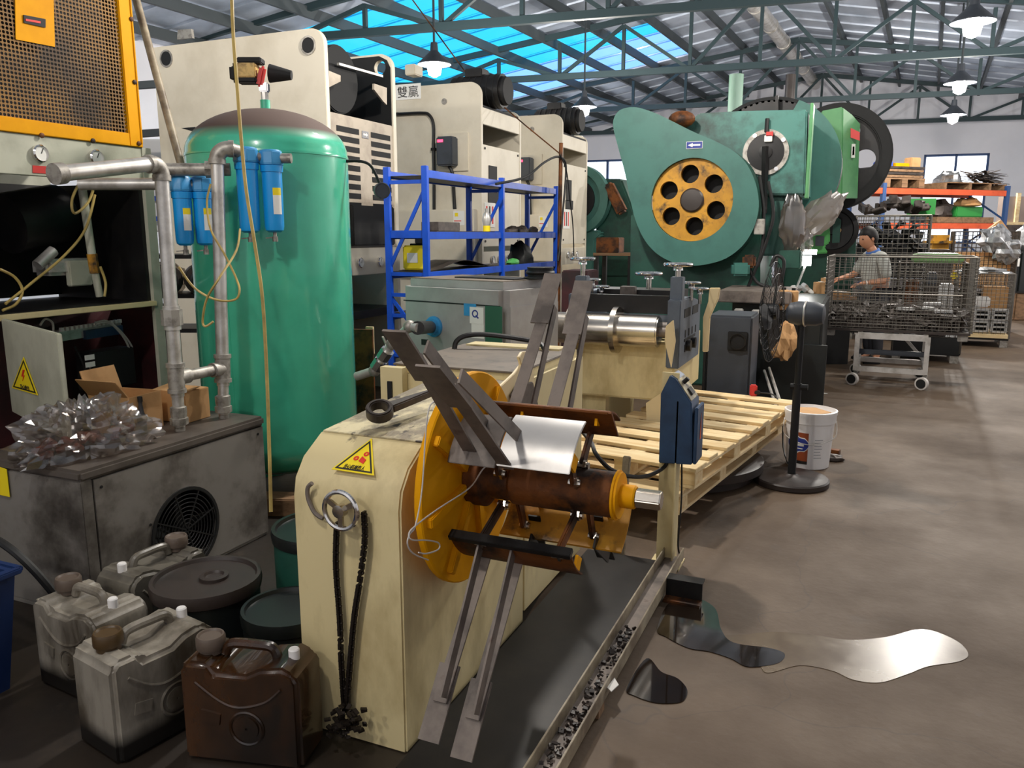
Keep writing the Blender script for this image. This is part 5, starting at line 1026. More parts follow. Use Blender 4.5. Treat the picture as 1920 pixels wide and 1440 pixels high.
# ================================================================ coil under pallets, pallets, extension socket
co = thing('steel_coil', 'low round dark steel turntable disc under the wooden pallets', 'coil', (-.98, 4.98, 0))
MB().lathe([(.44, 0), (.46, .005), (.46, .05), (.42, .052)], (-.98, 4.98, 0), seg=48).build('lower_disc', m_drumlid, co); MB().lathe([(.42, .052), (.50, .058), (.515, .065), (.515, .112), (.50, .119), (.3, .119)], (-.98, 4.98, 0), seg=56).build('upper_disc', m_drumlid, co)
def pallet(label, corner, rz, z, w=.82, L=2.0, seed=0):
    random.seed(seed); t = thing('wooden_pallet', label, 'pallet', (*corner, z), rz, 'pine pallets on the floor')
    bh = .085; ny = 9
    for i in range(3):
        x = -w+.05+(w-.1)*i/2
        MB().box((x, L/2, .009), (.09, L, .018)).build('bottom_board', m_woodx, t, local=True, bev=.002)
        for j in range(4): MB().box((x, .06+(L-.12)*j/3, .018+bh/2-.012), (.09, .11, bh-.024)).build('block', m_wood, t, local=True, bev=.002)
        MB().box((x, L/2, bh+.003), (.09, L, .018)).build('stringer_board', m_woodx, t, local=True, bev=.002)
    for k in range(ny):
        y = .05+(L-.1)*k/(ny-1); wd = .13 if k % 3 else .16
        MB().box((-w/2+random.uniform(-.008, .008), y, bh+.0215), (w, wd, .018), random.uniform(-.008, .008)).build('deck_board', m_wood, t, local=True, bev=.002)
    return t
pallet('lower pine pallet lying on the dark round disc', (-.74, 3.82), math.radians(-9), .121, seed=1); pallet('upper pine pallet on top of the other pallet, behind the navy control box', (-.685, 3.90), math.radians(-10), .238, L=1.95, seed=2)
es = thing('plug_socket', 'small red extension socket on the far edge of the upper pallet', 'socket', atZ(1412, 742, .352)); q = V(es.location); MB().box(q+V((0, 0, .04)), (.05, .06, .08), .2).build('socket_body', m_red, es, bev=.008); MB().box(q+V((.03, -.02, .03)), (.04, .03, .025), .2).build('plug', m_black, es, bev=.005)
tag(MB().tube(spline([q+V((.05, -.02, .03)), q+V((.16, -.06, .02)), q+V((.22, -.15, -.1)), q+V((.25, -.3, -.28)), q+V((.30, -.5, -.338))], 6), .005).build('power_cord', m_rubber), 'black power cord trailing from the red socket over the pallet side', 'cord')
# ================================================================ pedestal fan
fb_ = atZ(1483, 905, .0); pf = thing('pedestal_fan', 'black industrial pedestal fan with round base and wire guard', 'fan', (fb_.x, fb_.y, 0))
MB().lathe([(.215, 0), (.22, .006), (.22, .032), (.212, .04), (.05, .046), (.03, .06), (.001, .06)], (fb_.x, fb_.y, 0), seg=48).build('base', m_drumlid, pf)
zf = atX(1497, 600, fb_.x).z; MB().cyl((fb_.x, fb_.y, .04), (fb_.x, fb_.y, .62), .024, seg=16).build('outer_pole', m_black, pf); MB().cyl((fb_.x, fb_.y, .6), (fb_.x, fb_.y, zf), .019, seg=16).build('inner_pole', m_black, pf)
MB().cyl((fb_.x-.04, fb_.y, .60), (fb_.x+.06, fb_.y, .60), .018, seg=10).build('height_knob', m_black, pf)
fd_ = (-_R*.86+V((_F.x, _F.y, 0))*.5).normalized(); hc = V((fb_.x, fb_.y, zf+.01))
MB().lathe([(.02, -.13), (.055, -.12), (.07, -.08), (.072, .02), (.06, .07), (.03, .09)], hc, fd_, 28).build('motor_housing', m_slate, pf); MB().torus(hc-fd_*.02, fd_, .073, .006, 28, 6).build('motor_band', m_galv, pf)
gcn = hc+fd_*.17; R3 = .30
for sgn, off in ((1, .06), (-1, .05)):
    rings = MB()
    for r in (.09, .16, .23, R3): rings.torus(gcn+fd_*sgn*off*(1-(r/R3)**2), fd_, r, .0018, 40, 5)
    u, v_, _ = basis(fd_)
    for k in range(28):
        a = 2*math.pi*k/28; d = u*math.cos(a)+v_*math.sin(a)
        rings.tube([gcn+d*(R3*f)+fd_*sgn*off*(1-f*f) for f in (.14, .4, .7, 1)], .0012, 5)
    g_ = rings.build('wire_guard', m_blacksteel, pf); g_['kind'] = 'stuff'
for k in range(3):
    a = k*2.094; u, v_, _ = basis(fd_); d = u*math.cos(a)+v_*math.sin(a); e = fd_.cross(d)
    MB().prism([gcn+d*.04-e*.03-fd_*.015, gcn+d*.12-e*.09-fd_*.02, gcn+d*.26-e*.08-fd_*.012, gcn+d*.27+e*.05+fd_*.02, gcn+d*.12+e*.06+fd_*.02, gcn+d*.04+e*.02+fd_*.01], fd_*.004).build('blade', m_blacksteel, pf)
MB().lathe([(.045, -.03), (.045, .03), (.01, .05)], gcn, fd_, 20).build('blade_hub', m_blacksteel, pf)
# ================================================================ white bucket
bk = thing('paint_bucket', 'white plastic bucket with blue and brown label, cardboard on top, behind the fan pole', 'bucket', (-.235, 5.47, 0)); c = V((-.235, 5.47, 0))
MB().lathe([(.128, 0), (.132, .004), (.150, .30), (.158, .302), (.160, .345), (.164, .36), (.164, .375), (.154, .378), (.152, .36), (.146, .345), (.001, .34)], c, seg=48).build('pail', m_white, bk)
a0 = math.atan2(-c.y, -c.x)
def patch(a_lo, a_hi, z_lo, z_hi, m, name, off, ell=False):
    n = 14; vs = []; nz = 8
    for j in range(nz+1):
        v = j/nz; z = z_lo+(z_hi-z_lo)*v; hw = math.sqrt(max(0, 1-(2*v-1)**2)) if ell else 1
        for k in range(n+1):
            u = (2*k/n-1)*hw; a = a0+(a_lo+a_hi)/2+u*(a_hi-a_lo)/2; r = .132+.018*z/.30+off; vs.append(c+V((math.cos(a)*r, math.sin(a)*r, z)))
    return MB().add(vs, [(j*(n+1)+k, j*(n+1)+k+1, (j+1)*(n+1)+k+1, (j+1)*(n+1)+k) for j in range(nz) for k in range(n)]).build(name, m, bk)
m_lblbrown = mat('brown_label', C('#9a4a26'), .5)
patch(-.95, -.02, .055, .245, m_lblbrown, 'brown_label', .0008); patch(-.95, -.02, .035, .056, m_print, 'label_foot', .0009); patch(-1.05, .02, .105, .225, m_paper, 'label_border', .0013, True); patch(-1.05, .0, .112, .218, m_printblue, 'blue_oval', .0018, True)
patch(-.82, -.62, .185, .194, m_paper, 'label_line', .0024); patch(-.55, -.2, .155, .172, m_paper, 'label_line', .0024); patch(-.5, -.25, .135, .142, m_paper, 'label_line', .0024)
for k in range(7): patch(.25, .62-.04*(k % 3), .08+.02*k, .084+.02*k, m_printgrey, 'print_line', .001)
MB().prism([c+V((x, y, .345)) for x, y in ((-.12, -.05), (.02, -.125), (.125, .0), (.02, .12), (-.08, .09))], (0, 0, .02)).build('cardboard_piece', m_card, bk)
MB().tube(spline([c+V((math.cos(a0+1.5)*.16, math.sin(a0+1.5)*.16, .31)), c+V((math.cos(a0+.9)*.19, math.sin(a0+.9)*.19, .22)), c+V((math.cos(a0)*.185, math.sin(a0)*.185, .18)), c+V((math.cos(a0-.9)*.19, math.sin(a0-.9)*.19, .22)), c+V((math.cos(a0-1.5)*.16, math.sin(a0-1.5)*.16, .31))], 8), .0028).build('wire_handle', m_galv, bk)
# floor bits
tag(MB().box(atZ(1552, 845, .02), (.16, .05, .035), -.25).build('bar_offcut', m_rust, None, bev=.003), 'dark rusty bar offcut lying behind the white bucket', 'steel offcut')
q = atZ(1555, 862, .0); tag(crumple(q, .09, .06, .03, 12, .5, 3).build('scrap_heap', m_scrap, None, smooth=0), 'small heap of dark swarf on the floor right of the white bucket', 'scrap')
q = atZ(1533, 738, .0); tag(MB().prism([q+V((x, y, .004)) for x, y in ((-.08, .04), (.02, -.03), (.09, .01), (.0, .03))], (0, 0, .004)).build('paper_scrap', m_paper), 'torn white paper scrap on the floor beyond the fan', 'paper')
for k, (px, py) in enumerate(((1443, 740), (1452, 735))):
    q = atZ(px+22, py+32, .3); tag(MB().cyl(D(px-10, py-45, 6.6), D(px+14, py+28, 5.7), .011, seg=10).build('metal_tube', m_galv), ['left one of two thin grey tubes leaning behind the white bucket', 'right one of two thin grey tubes leaning behind the white bucket'][k], 'tube', 'leaning grey tubes')
# oil on the floor
def blob(name, label, pts, m, z=.002, cat='puddle'):
    P = spline([atZ(x, y, z) for x, y in pts], 6, True); o = MB().prism(P, (0, 0, .0012)).build(name, m, None, smooth=0); tag(o, label, cat); return o
m_puddle = mat('oily_puddle', C('#1c140e'), .06, c2=C('#2e2116'), scale=3, coat=.5); m_wet = mat('wet_sheen', C('#66584a'), .2, c2=C('#75654f'), scale=5, lo=.4, hi=.7, rvar=.12)
blob('oil_puddle', 'dark oil puddle on the floor right of the steel channel', [(1255, 1130), (1300, 1120), (1340, 1140), (1352, 1180), (1375, 1205), (1440, 1215), (1470, 1225), (1465, 1240), (1440, 1248), (1400, 1250), (1370, 1235), (1330, 1222), (1290, 1215), (1250, 1195), (1232, 1180)], m_puddle, .002)
blob('oil_puddle', 'small dark oil puddle against the lower steel channel', [(1212, 1235), (1240, 1260), (1270, 1272), (1288, 1292), (1285, 1310), (1270, 1318), (1230, 1318), (1190, 1305), (1175, 1290)], m_puddle, .002)
blob('wet_patch', 'long wet streak shining on the concrete floor at lower right', [(1350, 1195), (1400, 1190), (1450, 1185), (1520, 1190), (1590, 1200), (1660, 1195), (1730, 1180), (1790, 1200), (1815, 1225), (1800, 1240), (1740, 1250), (1700, 1265), (1650, 1280), (1600, 1275), (1560, 1258), (1500, 1248), (1440, 1262), (1420, 1245), (1370, 1225)], m_wet, .0006)
# ================================================================ green flywheel presses
YG = 7.72; gY = lambda x, y, dy=0: atY(x, y, YG+dy)
g1 = thing('flywheel_press', 'big green press with teardrop belt guard and yellow six-hole wheel', 'press', (gY(1330, 600).x, 8.2, 0), 0, 'green flywheel presses')
out = [(1150, 240), (1151, 222), (1160, 208), (1175, 202), (1192, 201), (1212, 206), (1240, 217), (1300, 247), (1340, 264), (1372, 281), (1396, 302), (1412, 330), (1421, 362), (1422, 395), (1412, 430), (1392, 461), (1362, 484), (1328, 495), (1296, 498), (1262, 492), (1232, 476), (1210, 452), (1194, 420), (1183, 380), (1172, 325), (1160, 280)]
OP = spline([gY(*p) for p in out], 4, True); wc = gY(1296, 375); px_ = (gY(1396, 375)-gY(1296, 375)).length/100; wr = 79*px_
plate(OP, [circ(wc, wr, 48)], (0, .03, 0)).build('belt_guard', m_green, g1, smooth=30)
rim = MB(); n = len(OP); rim.add(OP+[p+V((0, .34, 0)) for p in OP], [(i, (i+1) % n, n+(i+1) % n, n+i) for i in range(n)]); rim.build('guard_rim', m_dkgreen, g1)
wf = V((wc.x, YG+.045, wc.z)); hs = []
for k in range(6): a = math.radians(97-60*k); hs.append(circ(wf+V((math.cos(a)*50*px_, 0, math.sin(a)*50*px_)), 17.5*px_, 24))
plate(circ(wf, wr*.995, 56), hs, (0, .06, 0)).build('yellow_wheel', m_ywheel, g1, smooth=30)
MB().lathe([(23*px_, 0), (23*px_, .02), (20*px_, .035), (8*px_, .04)], wf+V((0, .005, 0)), (0, -1, 0), 28).build('wheel_hub', m_drumlid, g1)
MB().lathe([(wr, 0), (wr, .005)], wf+V((0, .16, 0)), (0, -1, 0), 40).build('dark_interior', m_black, g1)
sg = gY(1302, 272, -.004); MB().box(sg, (.15, .004, .065)).build('arrow_sign', m_paper, g1); MB().box(sg+V((0, -.003, 0)), (.142, .003, .057)).build('sign_face', m_printblue, g1)
MB().prism([sg+V((a, -.005, b)) for a, b in ((.055, .008), (-.015, .008), (-.015, .019), (-.06, 0), (-.015, -.019), (-.015, -.008), (.055, -.008))], (0, -.001, 0)).build('arrow', m_paper, g1, smooth=0)
YB = YG+.37; bY = lambda x, y, dy=0: atY(x, y, YB+dy)
bl, brr = bY(1235, 220), bY(1514, 204); bb = bY(1450, 366).z
MB().prism([bY(1300, 222), bY(1310, 212), bY(1385, 208), bY(1514, 205), bY(1509, 366), bY(1215, 366), bY(1215, 260)], (0, 1.0, 0)).build('crown', m_green_dirty, g1, bev=.015)
MB().box(bY(1518, 285, .12), (.03, .2, .85)).build('side_cover', m_ltgreen, g1, bev=.005)
fc = bY(1436, 286); kp = px_*(YB/YG)
MB().ring(fc, (0, 1, 0), 41*kp, 32*kp, .05, 40).build('bearing_flange', m_cast, g1); MB().lathe([(33*kp, 0), (33*kp, .03), (12*kp, .035), (12*kp, .05), (5*kp, .055)], fc, (0, -1, 0), 36).build('bearing_cover', m_blacksteel, g1)
for k in range(4): a = .6+k*1.57; c = fc+V((math.cos(a)*36.5*kp, -.025, math.sin(a)*36.5*kp)); MB().cyl(c, c+V((0, -.015, 0)), .02, seg=8).build('flange_bolt', m_chrome, g1)
MB().box(fc+V((.02, -.05, .12)), (.07, .03, .06)).build('oil_cup', m_paper, g1, bev=.004); MB().box(fc+V((.03, -.05, .16)), (.06, .03, .04)).build('oil_cup_red', m_red, g1)
MB().bar(fc+V((0, -.06, .05)), bY(1432, 400, -.07), .05, .04).build('pull_rod', m_blacksteel, g1)
MB().cyl(fc+V((0, -.05, .18)), fc+V((0, -.03, .30)), .02, seg=8).build('grease_pipe', m_blacksteel, g1)
MB().ball(gY(1278, 224, .2), .10, 14, (1.3, 1, .8)).build('rusty_motor', m_rust, g1)
# frame
MB().prism([gY(1182, 400, .30), gY(1425, 360, .30), gY(1425, 560, .30), V((gY(1425, 560, .30).x, YG+.30, 0)), V((gY(1182, 560, .30).x, YG+.30, 0))], (0, 1.1, 0)).build('frame', m_dkgreen, g1, bev=.02)
MB().prism([bY(1425, 366, .1), bY(1470, 366, .1), bY(1500, 440, .1), bY(1500, 480, .1), bY(1425, 480, .1)], (0, .7, 0)).build('slide', m_green, g1, bev=.02)
MB().box(bY(1482, 486, .05), (.20, .3, .17)).build('slide_foot', m_dkgreen, g1, bev=.01)
A, Bq = atY(1345, 545, 7.15), atY(1482, 571, 7.15); MB().span((A.x, 7.15, Bq.z), (Bq.x, 8.0, A.z)).build('bolster', m_darksteel, g1, bev=.008)
MB().span((A.x+.1, 7.37, 0), (atY(1548, 600, 7.9).x, 8.6, Bq.z)).build('bed', m_drum, g1, bev=.02)
MB().span((atY(1430, 600, 7.3).x, 7.30, 0), (atY(1556, 600, 7.5).x, 7.36, .56)).build('bed_front', m_drum, g1)
for pts in ([(1424, 330), (1432, 400), (1428, 470), (1410, 520), (1400, 545)], [(1440, 340), (1450, 400), (1438, 450), (1420, 500)], [(1415, 480), (1405, 500), (1420, 530), (1450, 540)], [(1445, 500), (1455, 480), (1470, 490), (1465, 530)]):
    MB().tube(spline([gY(x, y, .1) for x, y in pts], 6), .016).build('press_hose', m_rubber, g1)
MB().box(gY(1424, 425, .05), (.09, .05, .14)).build('switch_plate', m_cast, g1, bev=.005); MB().box(gY(1405, 490, .1), (.12, .08, .12)).build('red_valve', m_rust, g1, bev=.02); MB().box(gY(1388, 505, .0), (.16, .1, .12), .3).build('teal_valve', m_green, g1, bev=.02)
for px, py in ((1385, 590), (1418, 592)): c = atY(px, py, 6.95); MB().box(c, (.07, .06, .10)).build('valve_block', m_galv, g1, bev=.006)
MB().cyl(atY(1352, 588, 6.97), atY(1445, 592, 6.97), .03, seg=14).build('feed_shaft', m_steel, g1)
# bull gear and its half guard
GY2 = YG+1.42; gc_ = atY(1440, 316, GY2); kr = (atY(1540, 316, GY2)-gc_).x/100; GR = 137*kr
teeth = []
for k in range(72):
    for dr, f in ((0, -.3), (1, -.15), (1, .15), (0, .3)): a = 2*math.pi*(k+f)/72; r = GR*(.93+.045*dr); teeth.append(gc_+V((r*math.cos(a), 0, r*math.sin(a))))
plate(teeth, [circ(gc_, GR*.80, 40)], (0, .16, 0)).build('bull_gear', m_blacksteel, g1, smooth=20); MB().ring(gc_+V((0, .14, 0)), (0, 1, 0), GR, GR*.955, .30, 56).build('gear_guard_rim', m_black, g1)
MB().lathe([(GR*.98, 0), (GR*.98, .02), (.01, .02)], gc_+V((0, .22, 0)), (0, -1, 0), 56).build('gear_web', m_black, g1)
A0, A1 = math.radians(-125), math.radians(68); sec = [gc_+V((GR*1.0*math.cos(A0+(A1-A0)*k/40), -.03, GR*1.0*math.sin(A0+(A1-A0)*k/40))) for k in range(41)]
plate(sec, [], (0, .02, 0)).build('half_gear_guard', m_green, g1, smooth=20)
MB().bar(atY(1457, 180, GY2-.1), atY(1457, 215, GY2-.1), .06, .03).build('guard_strut', m_blacksteel, g1)
# second large press: black flywheel and pale green housing
Y3 = 10.35; q3 = lambda x, y, dy=0: atY(x, y, Y3+dy)
g3 = thing('flywheel_press', 'pale green press with large black flywheel, right behind the gear guard', 'press', (q3(1575, 600).x, Y3+.3, 0), 0, 'green flywheel presses')
c3 = q3(1568, 295); k3 = (q3(1668, 295)-c3).x/100; R3_ = 106*k3
plate(circ(c3, R3_*.97, 56), [circ(c3+V((R3_*.52*math.cos(a), 0, R3_*.52*math.sin(a))), R3_*.19, 24) for a in [math.radians(-5+72*k) for k in range(5)]], (0, .10, 0)).build('flywheel', m_blacksteel, g3, smooth=30)
MB().ring(c3+V((0, .05, 0)), (0, 1, 0), R3_, R3_*.78, .26, 64).build('flywheel_rim', m_black, g3, bev=.015); MB().ring(c3+V((0, .16, 0)), (0, 1, 0), R3_*1.03, R3_*1.0, .22, 64, math.radians(-60), math.radians(15)).build('guard_edge', m_ltgreen, g3)
H = [q3(1540, 208, -.45), q3(1580, 200, -.45), q3(1577, 372, -.45), q3(1540, 380, -.45)]
MB().prism(H, (.0, .35, 0)).build('housing_front', m_ltgreen, g3, bev=.01)
s0, s1, s2, s3 = q3(1581, 202, -.44), q3(1613, 232, -.15), q3(1608, 372, -.15), q3(1579, 372, -.44); MB().prism([s0, q3(1598, 215, -.30), s1, s2, s3], (-.02, .01, 0)).build('housing_side', m_ltgreen, g3, bev=.004)
lp = lambda x, y: q3(x, y, -.47)
for pts, m in (([(1595, 240), (1612, 248), (1612, 264), (1595, 258)], m_red), ([(1597, 270), (1604, 270), (1603, 296), (1596, 296)], m_paper), ([(1599, 275), (1602, 275), (1602, 291), (1598, 291)], m_red)): MB().prism([q3(x, y, -.31) for x, y in pts], (0, -.01, 0)).build('label', m, g3, smooth=0)
MB().span((q3(1490, 500).x, Y3+.95, 0), (q3(1600, 500).x, Y3+1.6, 1.6)).build('frame', m_dkgreen, g3, bev=.02)
MB().span((q3(1470, 300).x, Y3+.95, 1.62), (q3(1560, 300).x, Y3+1.6, q3(1560, 240).z)).build('crown', m_dkgreen, g3, bev=.02)
# third smaller press, bright green
Y4 = 10.75; q4 = lambda x, y, dy=0: atY(x, y, Y4+dy)
g4 = thing('flywheel_press', 'small bright green press with black flywheel above the work bench', 'press', (q4(1535, 500).x, Y4+.3, 0), 0, 'green flywheel presses')
c4 = q4(1562, 432); k4 = (q4(1662, 432)-c4).x/100
MB().lathe([(49*k4, 0), (49*k4, .12), (40*k4, .13), (38*k4, .10), (10*k4, .10), (8*k4, .14)], c4+V((0, .06, 0)), (0, -1, 0), 44).build('flywheel', m_blacksteel, g4); MB().ring(c4+V((0, .08, 0)), (0, 1, 0), 52*k4, 50*k4, .1, 40, -1.2, 1.1).build('guard_edge', m_cast, g4)
MB().lathe([(6*k4, 0), (5*k4, .02)], c4+V((.06, -.07, 0)), (0, -1, 0), 16).build('axle_end', m_card, g4)
MB().prism([q4(x, y, -.14) for x, y in [(1562, 402), (1577, 412), (1574, 455), (1560, 456)]], (0, .05, 0)).build('green_cover', m_dkgreen, g4, bev=.004)
MB().prism([q4(x, y, -.1) for x, y in [(1500, 395), (1556, 395), (1556, 455), (1545, 462), (1553, 475), (1518, 477), (1516, 462), (1500, 462)]], (0, .4, 0)).build('slide', m_lime, g4, bev=.015)
MB().span((q4(1470, 500).x, Y4, 0), (q4(1560, 500).x, Y4+.45, q4(1500, 440).z)).build('frame', m_dkgreen, g4, bev=.02)
MB().box(q4(1537, 452, -.16), (.10, .04, .12)).build('guard_block', m_slate, g4, bev=.004)
# presses behind, left of the big guard
Y5 = 12.6; q5 = lambda x, y, dy=0: atY(x, y, Y5+dy)
g5 = thing('flywheel_press', 'dark green press with black flywheel between cream press and teardrop guard', 'press', (q5(1120, 500).x, Y5+.4, 0), 0, 'green flywheel presses')
c5 = q5(1085, 375); k5 = (q5(1185, 375)-c5).x/100
MB().lathe([(62*k5, 0), (62*k5, .2), (48*k5, .21), (48*k5, .14), (.01, .14)], c5, (0, -1, 0), 44).build('belt_guard', m_green, g5); MB().lathe([(36*k5, 0), (36*k5, .03), (.01, .04)], c5+V((0, -.14, 0)), (0, -1, 0), 36).build('flywheel', m_black, g5)
MB().prism([q5(x, y, .1) for x, y in [(1120, 335), (1165, 335), (1190, 400), (1190, 520), (1090, 520), (1090, 440), (1120, 430)]], (0, .6, 0)).build('frame', m_dkgreen, g5, bev=.03)
MB().prism([q5(x, y, -.1) for x, y in [(1085, 430), (1122, 432), (1128, 440), (1116, 452), (1112, 530), (1085, 530)]], (0, .3, 0)).build('slide', m_green, g5, bev=.03)
MB().span((q5(1085, 500).x, Y5+.1, 0), (q5(1190, 500).x, Y5+.9, q5(1140, 520).z)).build('bed', m_dkgreen, g5)
MB().bar(q5(1140, 345, -.15), q5(1168, 400, -.15), .16, .16).build('ochre_arm', m_rust, g5, bev=.03)
tb = thing('parts_table', 'rust-brown steel table between the dark green press and the big guard', 'table', (atY(1148, 480, 11.3).x, 11.5, 0))
A, Bq = atY(1112, 474, 11.3), atY(1186, 478, 11.3); MB().span((A.x, 11.3, A.z-.04), (Bq.x, 11.8, A.z)).build('table_top', m_oldwood, tb)
for x in (A.x+.04, Bq.x-.04):
    for y in (11.34, 11.76): MB().span((x-.03, y-.03, 0), (x+.03, y+.03, A.z-.04)).build('leg', m_blacksteel, tb)
tag(MB().box(V((atY(1136, 460, 11.3).x, 11.52, A.z+.11)), (.34, .3, .22)).build('crate', m_rust, None, bev=.01), 'rusty red crate on the brown table beside the dark green press', 'crate')
# hanging plastic wraps on the big press
def wrap(label, px, py, t, rx, rz_, seed, m, tilt=0):
    c = D(px, py, t); M_ = crumple((0, 0, 0), rx, rx*.6, rz_, 26, .38, seed, False); R_ = Matrix.Rotation(YAW, 3, 'Z') @ Matrix.Rotation(tilt, 3, 'Y'); M_.v = [c+R_ @ p for p in M_.v]
    return tag(M_.build('plastic_wrap', m, None, smooth=25), label, 'plastic sheet')
wrap('brownish plastic wrap hanging under the big green press crown', 1486, 420, 7.55, .11, .27, 3, m_bag2); wrap('whitish plastic bag slanting from the green press toward the black flywheel', 1538, 405, 7.7, .13, .27, 8, m_bag2, .75)
wrap('small clear plastic flap above the lit work lamp', 1510, 452, 7.6, .07, .10, 5, m_bag)
wl = thing('work_lamp', 'bright white work lamp on the small press above the bench', 'lamp', D(1512, 482, 8.3)); c = D(1512, 478, 8.3); MB().box(c+V((0, 0, .03)), (.19, .06, .05), YAW).build('lamp_head', m_bulb, wl); MB().box(c-V((0, 0, .06)), (.09, .05, .10), YAW).build('lamp_glow_tube', m_bulb, wl); MB().cyl(c-V((0, 0, .1)), D(1490, 548, 8.2), .012, seg=8).build('lamp_arm', m_galv, wl)
# ================================================================ work bench
bt_ = .795; A, Bq = atZ(1492, 556, bt_), atZ(1606, 556, bt_); wbn = thing('work_bench', 'dark steel work bench piled with small parts beside the worker', 'bench', ((A.x+Bq.x)/2, (A.y+Bq.y)/2, 0)); ang = math.atan2(Bq.y-A.y, Bq.x-A.x); ctr = (A+Bq)/2+V((-math.sin(ang)*.28, math.cos(ang)*.28, 0)); Lb = (Bq-A).length
MB().box((ctr.x, ctr.y, bt_-.02), (Lb, .6, .04), ang).build('bench_top', m_oldwood, wbn, bev=.004); MB().box((ctr.x, ctr.y, (bt_-.04)/2), (Lb-.06, .5, bt_-.04), ang).build('bench_body', m_black, wbn)
def onb(u, v, z=0): return ctr+V((math.cos(ang)*u-math.sin(ang)*v, math.sin(ang)*u+math.cos(ang)*v, bt_-ctr.z+z))
random.seed(31)
for k in range(12):
    c = onb(-.24+random.uniform(-.10, .12), -.05+random.uniform(-.12, .12), random.uniform(.03, .10)); tag(MB().box(c, (.08, .06, .045), Matrix.Rotation(random.random()*3, 3, V((random.random(), .3, 1)).normalized())).build('small_part', m_paper if k % 2 else m_alu, None, bev=.006), 'small pale part in the heap on the work bench under the lamp', 'part', 'pale parts on the bench')
for k, (u, v, s, lab) in enumerate(((-.04, -.20, (.14, .10, .16), 'small brown carton standing upright on the work bench'), (.09, -.05, (.10, .12, .20), 'taller brown carton at the middle of the work bench'), (.20, -.18, (.18, .16, .05), 'flat pale carton at the cage end of the work bench'))):
    o = thing('carton', lab, 'box', onb(u, v)); MB().box(onb(u, v, s[2]/2), s, ang+.2*k).build('carton_body', m_card, o, bev=.004); MB().box(onb(u, v, s[2]+.003), (s[0]*.25, s[1], .004), ang+.2*k).build('tape', m_paper, o)
# ================================================================ wire cages
def wire_panel(par, p, u, v, nu, nv, r, m, name='wire_panel'):
    mb = MB(); p, u, v = V(p), V(u), V(v)
    for i in range(nu+1): a = p+u*(i/nu); mb.cyl(a, a+v, r, seg=4, caps=False)
    for j in range(nv+1): a = p+v*(j/nv); mb.cyl(a, a+u, r, seg=4, caps=False)
    o = mb.build(name, m, par, smooth=0); o['kind'] = 'stuff'; return o
def cage(label, c, rz, w, d, z0, h, pitch, m, r=.004, foot=True, base_m=None):
    t = thing('wire_cage', label, 'cage', (c[0], c[1], 0 if foot else z0), rz, 'wire mesh cages'); R_ = rotz(rz)
    P = lambda x, y, z: V((c[0], c[1], 0))+R_ @ V((x, y, 0))+V((0, 0, z))
    for s in ((-1, -1), (1, -1), (1, 1), (-1, 1)):
        MB().cyl(P(s[0]*w/2, s[1]*d/2, z0), P(s[0]*w/2, s[1]*d/2, z0+h), .014, seg=8).build('corner_post', m, t)
        if foot: MB().box(P(s[0]*(w/2-.05), s[1]*(d/2-.05), z0/2), (.09, .09, z0), rz).build('foot', m_cast, t)
    for s in (-1, 1):
        MB().cyl(P(-w/2, s*d/2, z0+h), P(w/2, s*d/2, z0+h), .009, seg=6).build('top_rail', m, t); MB().cyl(P(s*w/2, -d/2, z0+h), P(s*w/2, d/2, z0+h), .009, seg=6).build('top_rail', m, t)
        wire_panel(t, P(-w/2, s*d/2, z0), P(w/2, s*d/2, z0)-P(-w/2, s*d/2, z0), (0, 0, h), max(2, round(w/pitch)), max(2, round(h/pitch)), r, m)
        wire_panel(t, P(s*w/2, -d/2, z0), P(s*w/2, d/2, z0)-P(s*w/2, -d/2, z0), (0, 0, h), max(2, round(d/pitch)), max(2, round(h/pitch)), r, m)
    MB().box(P(0, 0, z0-.012), (w, d, .024), rz).build('cage_floor', base_m or m_blacksteel, t)
    return t, P
# trolley with the big cage
ta, tb2 = atZ(1605, 722), atZ(1727, 731); tdir = (tb2-ta).normalized(); rzt = math.atan2(tdir.y, tdir.x); nrm = V((-tdir.y, tdir.x, 0)); tcx = (ta+tb2)/2+nrm*.36
tr_ = thing('trolley', 'silver steel trolley with castors under the big wire cage', 'trolley', (tcx.x, tcx.y, 0), rzt); Rt = rotz(rzt); TP = lambda x, y, z: V((tcx.x, tcx.y, 0))+Rt @ V((x, y, 0))+V((0, 0, z))
hw = (tb2-ta).length/2+.02; hd = .34; ztt = .535
for sx in (-1, 1):
    for sy in (-1, 1):
        MB().bar(TP(sx*hw, sy*hd, .15), TP(sx*hw, sy*hd, ztt-.02), .045, .045, tdir).build('leg', m_galv, tr_)
        c = TP(sx*hw-.02, sy*hd-.02, .062); dv = Rt @ V((.5, 1, 0)).normalized(); cwl = MB().lathe([(.062, -.018), (.062, .018), (.045, .02), (.045, -.02)], c, dv, 24).build('castor_wheel', m_cord, tr_); MB().lathe([(.046, -.024), (.046, .024)], c, dv, 18).build('castor_hub', m_black, cwl)
        MB().bar(c+dv*.025, TP(sx*hw, sy*hd, .15)+dv*.02, .04, .006, dv).build('castor_fork', m_galv, tr_)
    MB().bar(TP(sx*hw, -hd, .17), TP(sx*hw, hd, .17), .04, .05).build('lower_rail', m_galv, tr_)
for sy in (-1, 1): MB().bar(TP(-hw, sy*hd, .17), TP(hw, sy*hd, .17), .04, .05).build('lower_rail', m_galv, tr_); MB().bar(TP(-hw, sy*hd, ztt-.03), TP(hw, sy*hd, ztt-.03), .04, .06).build('upper_rail', m_galv, tr_)
MB().bar(TP(hw*.2, hd, ztt-.05), TP(hw, hd, .2), .03, .03).build('brace', m_galv, tr_); MB().bar(TP(-hw, 0, .3), TP(hw, 0, .3), .05, .05).build('cross_bar', m_slate, tr_)
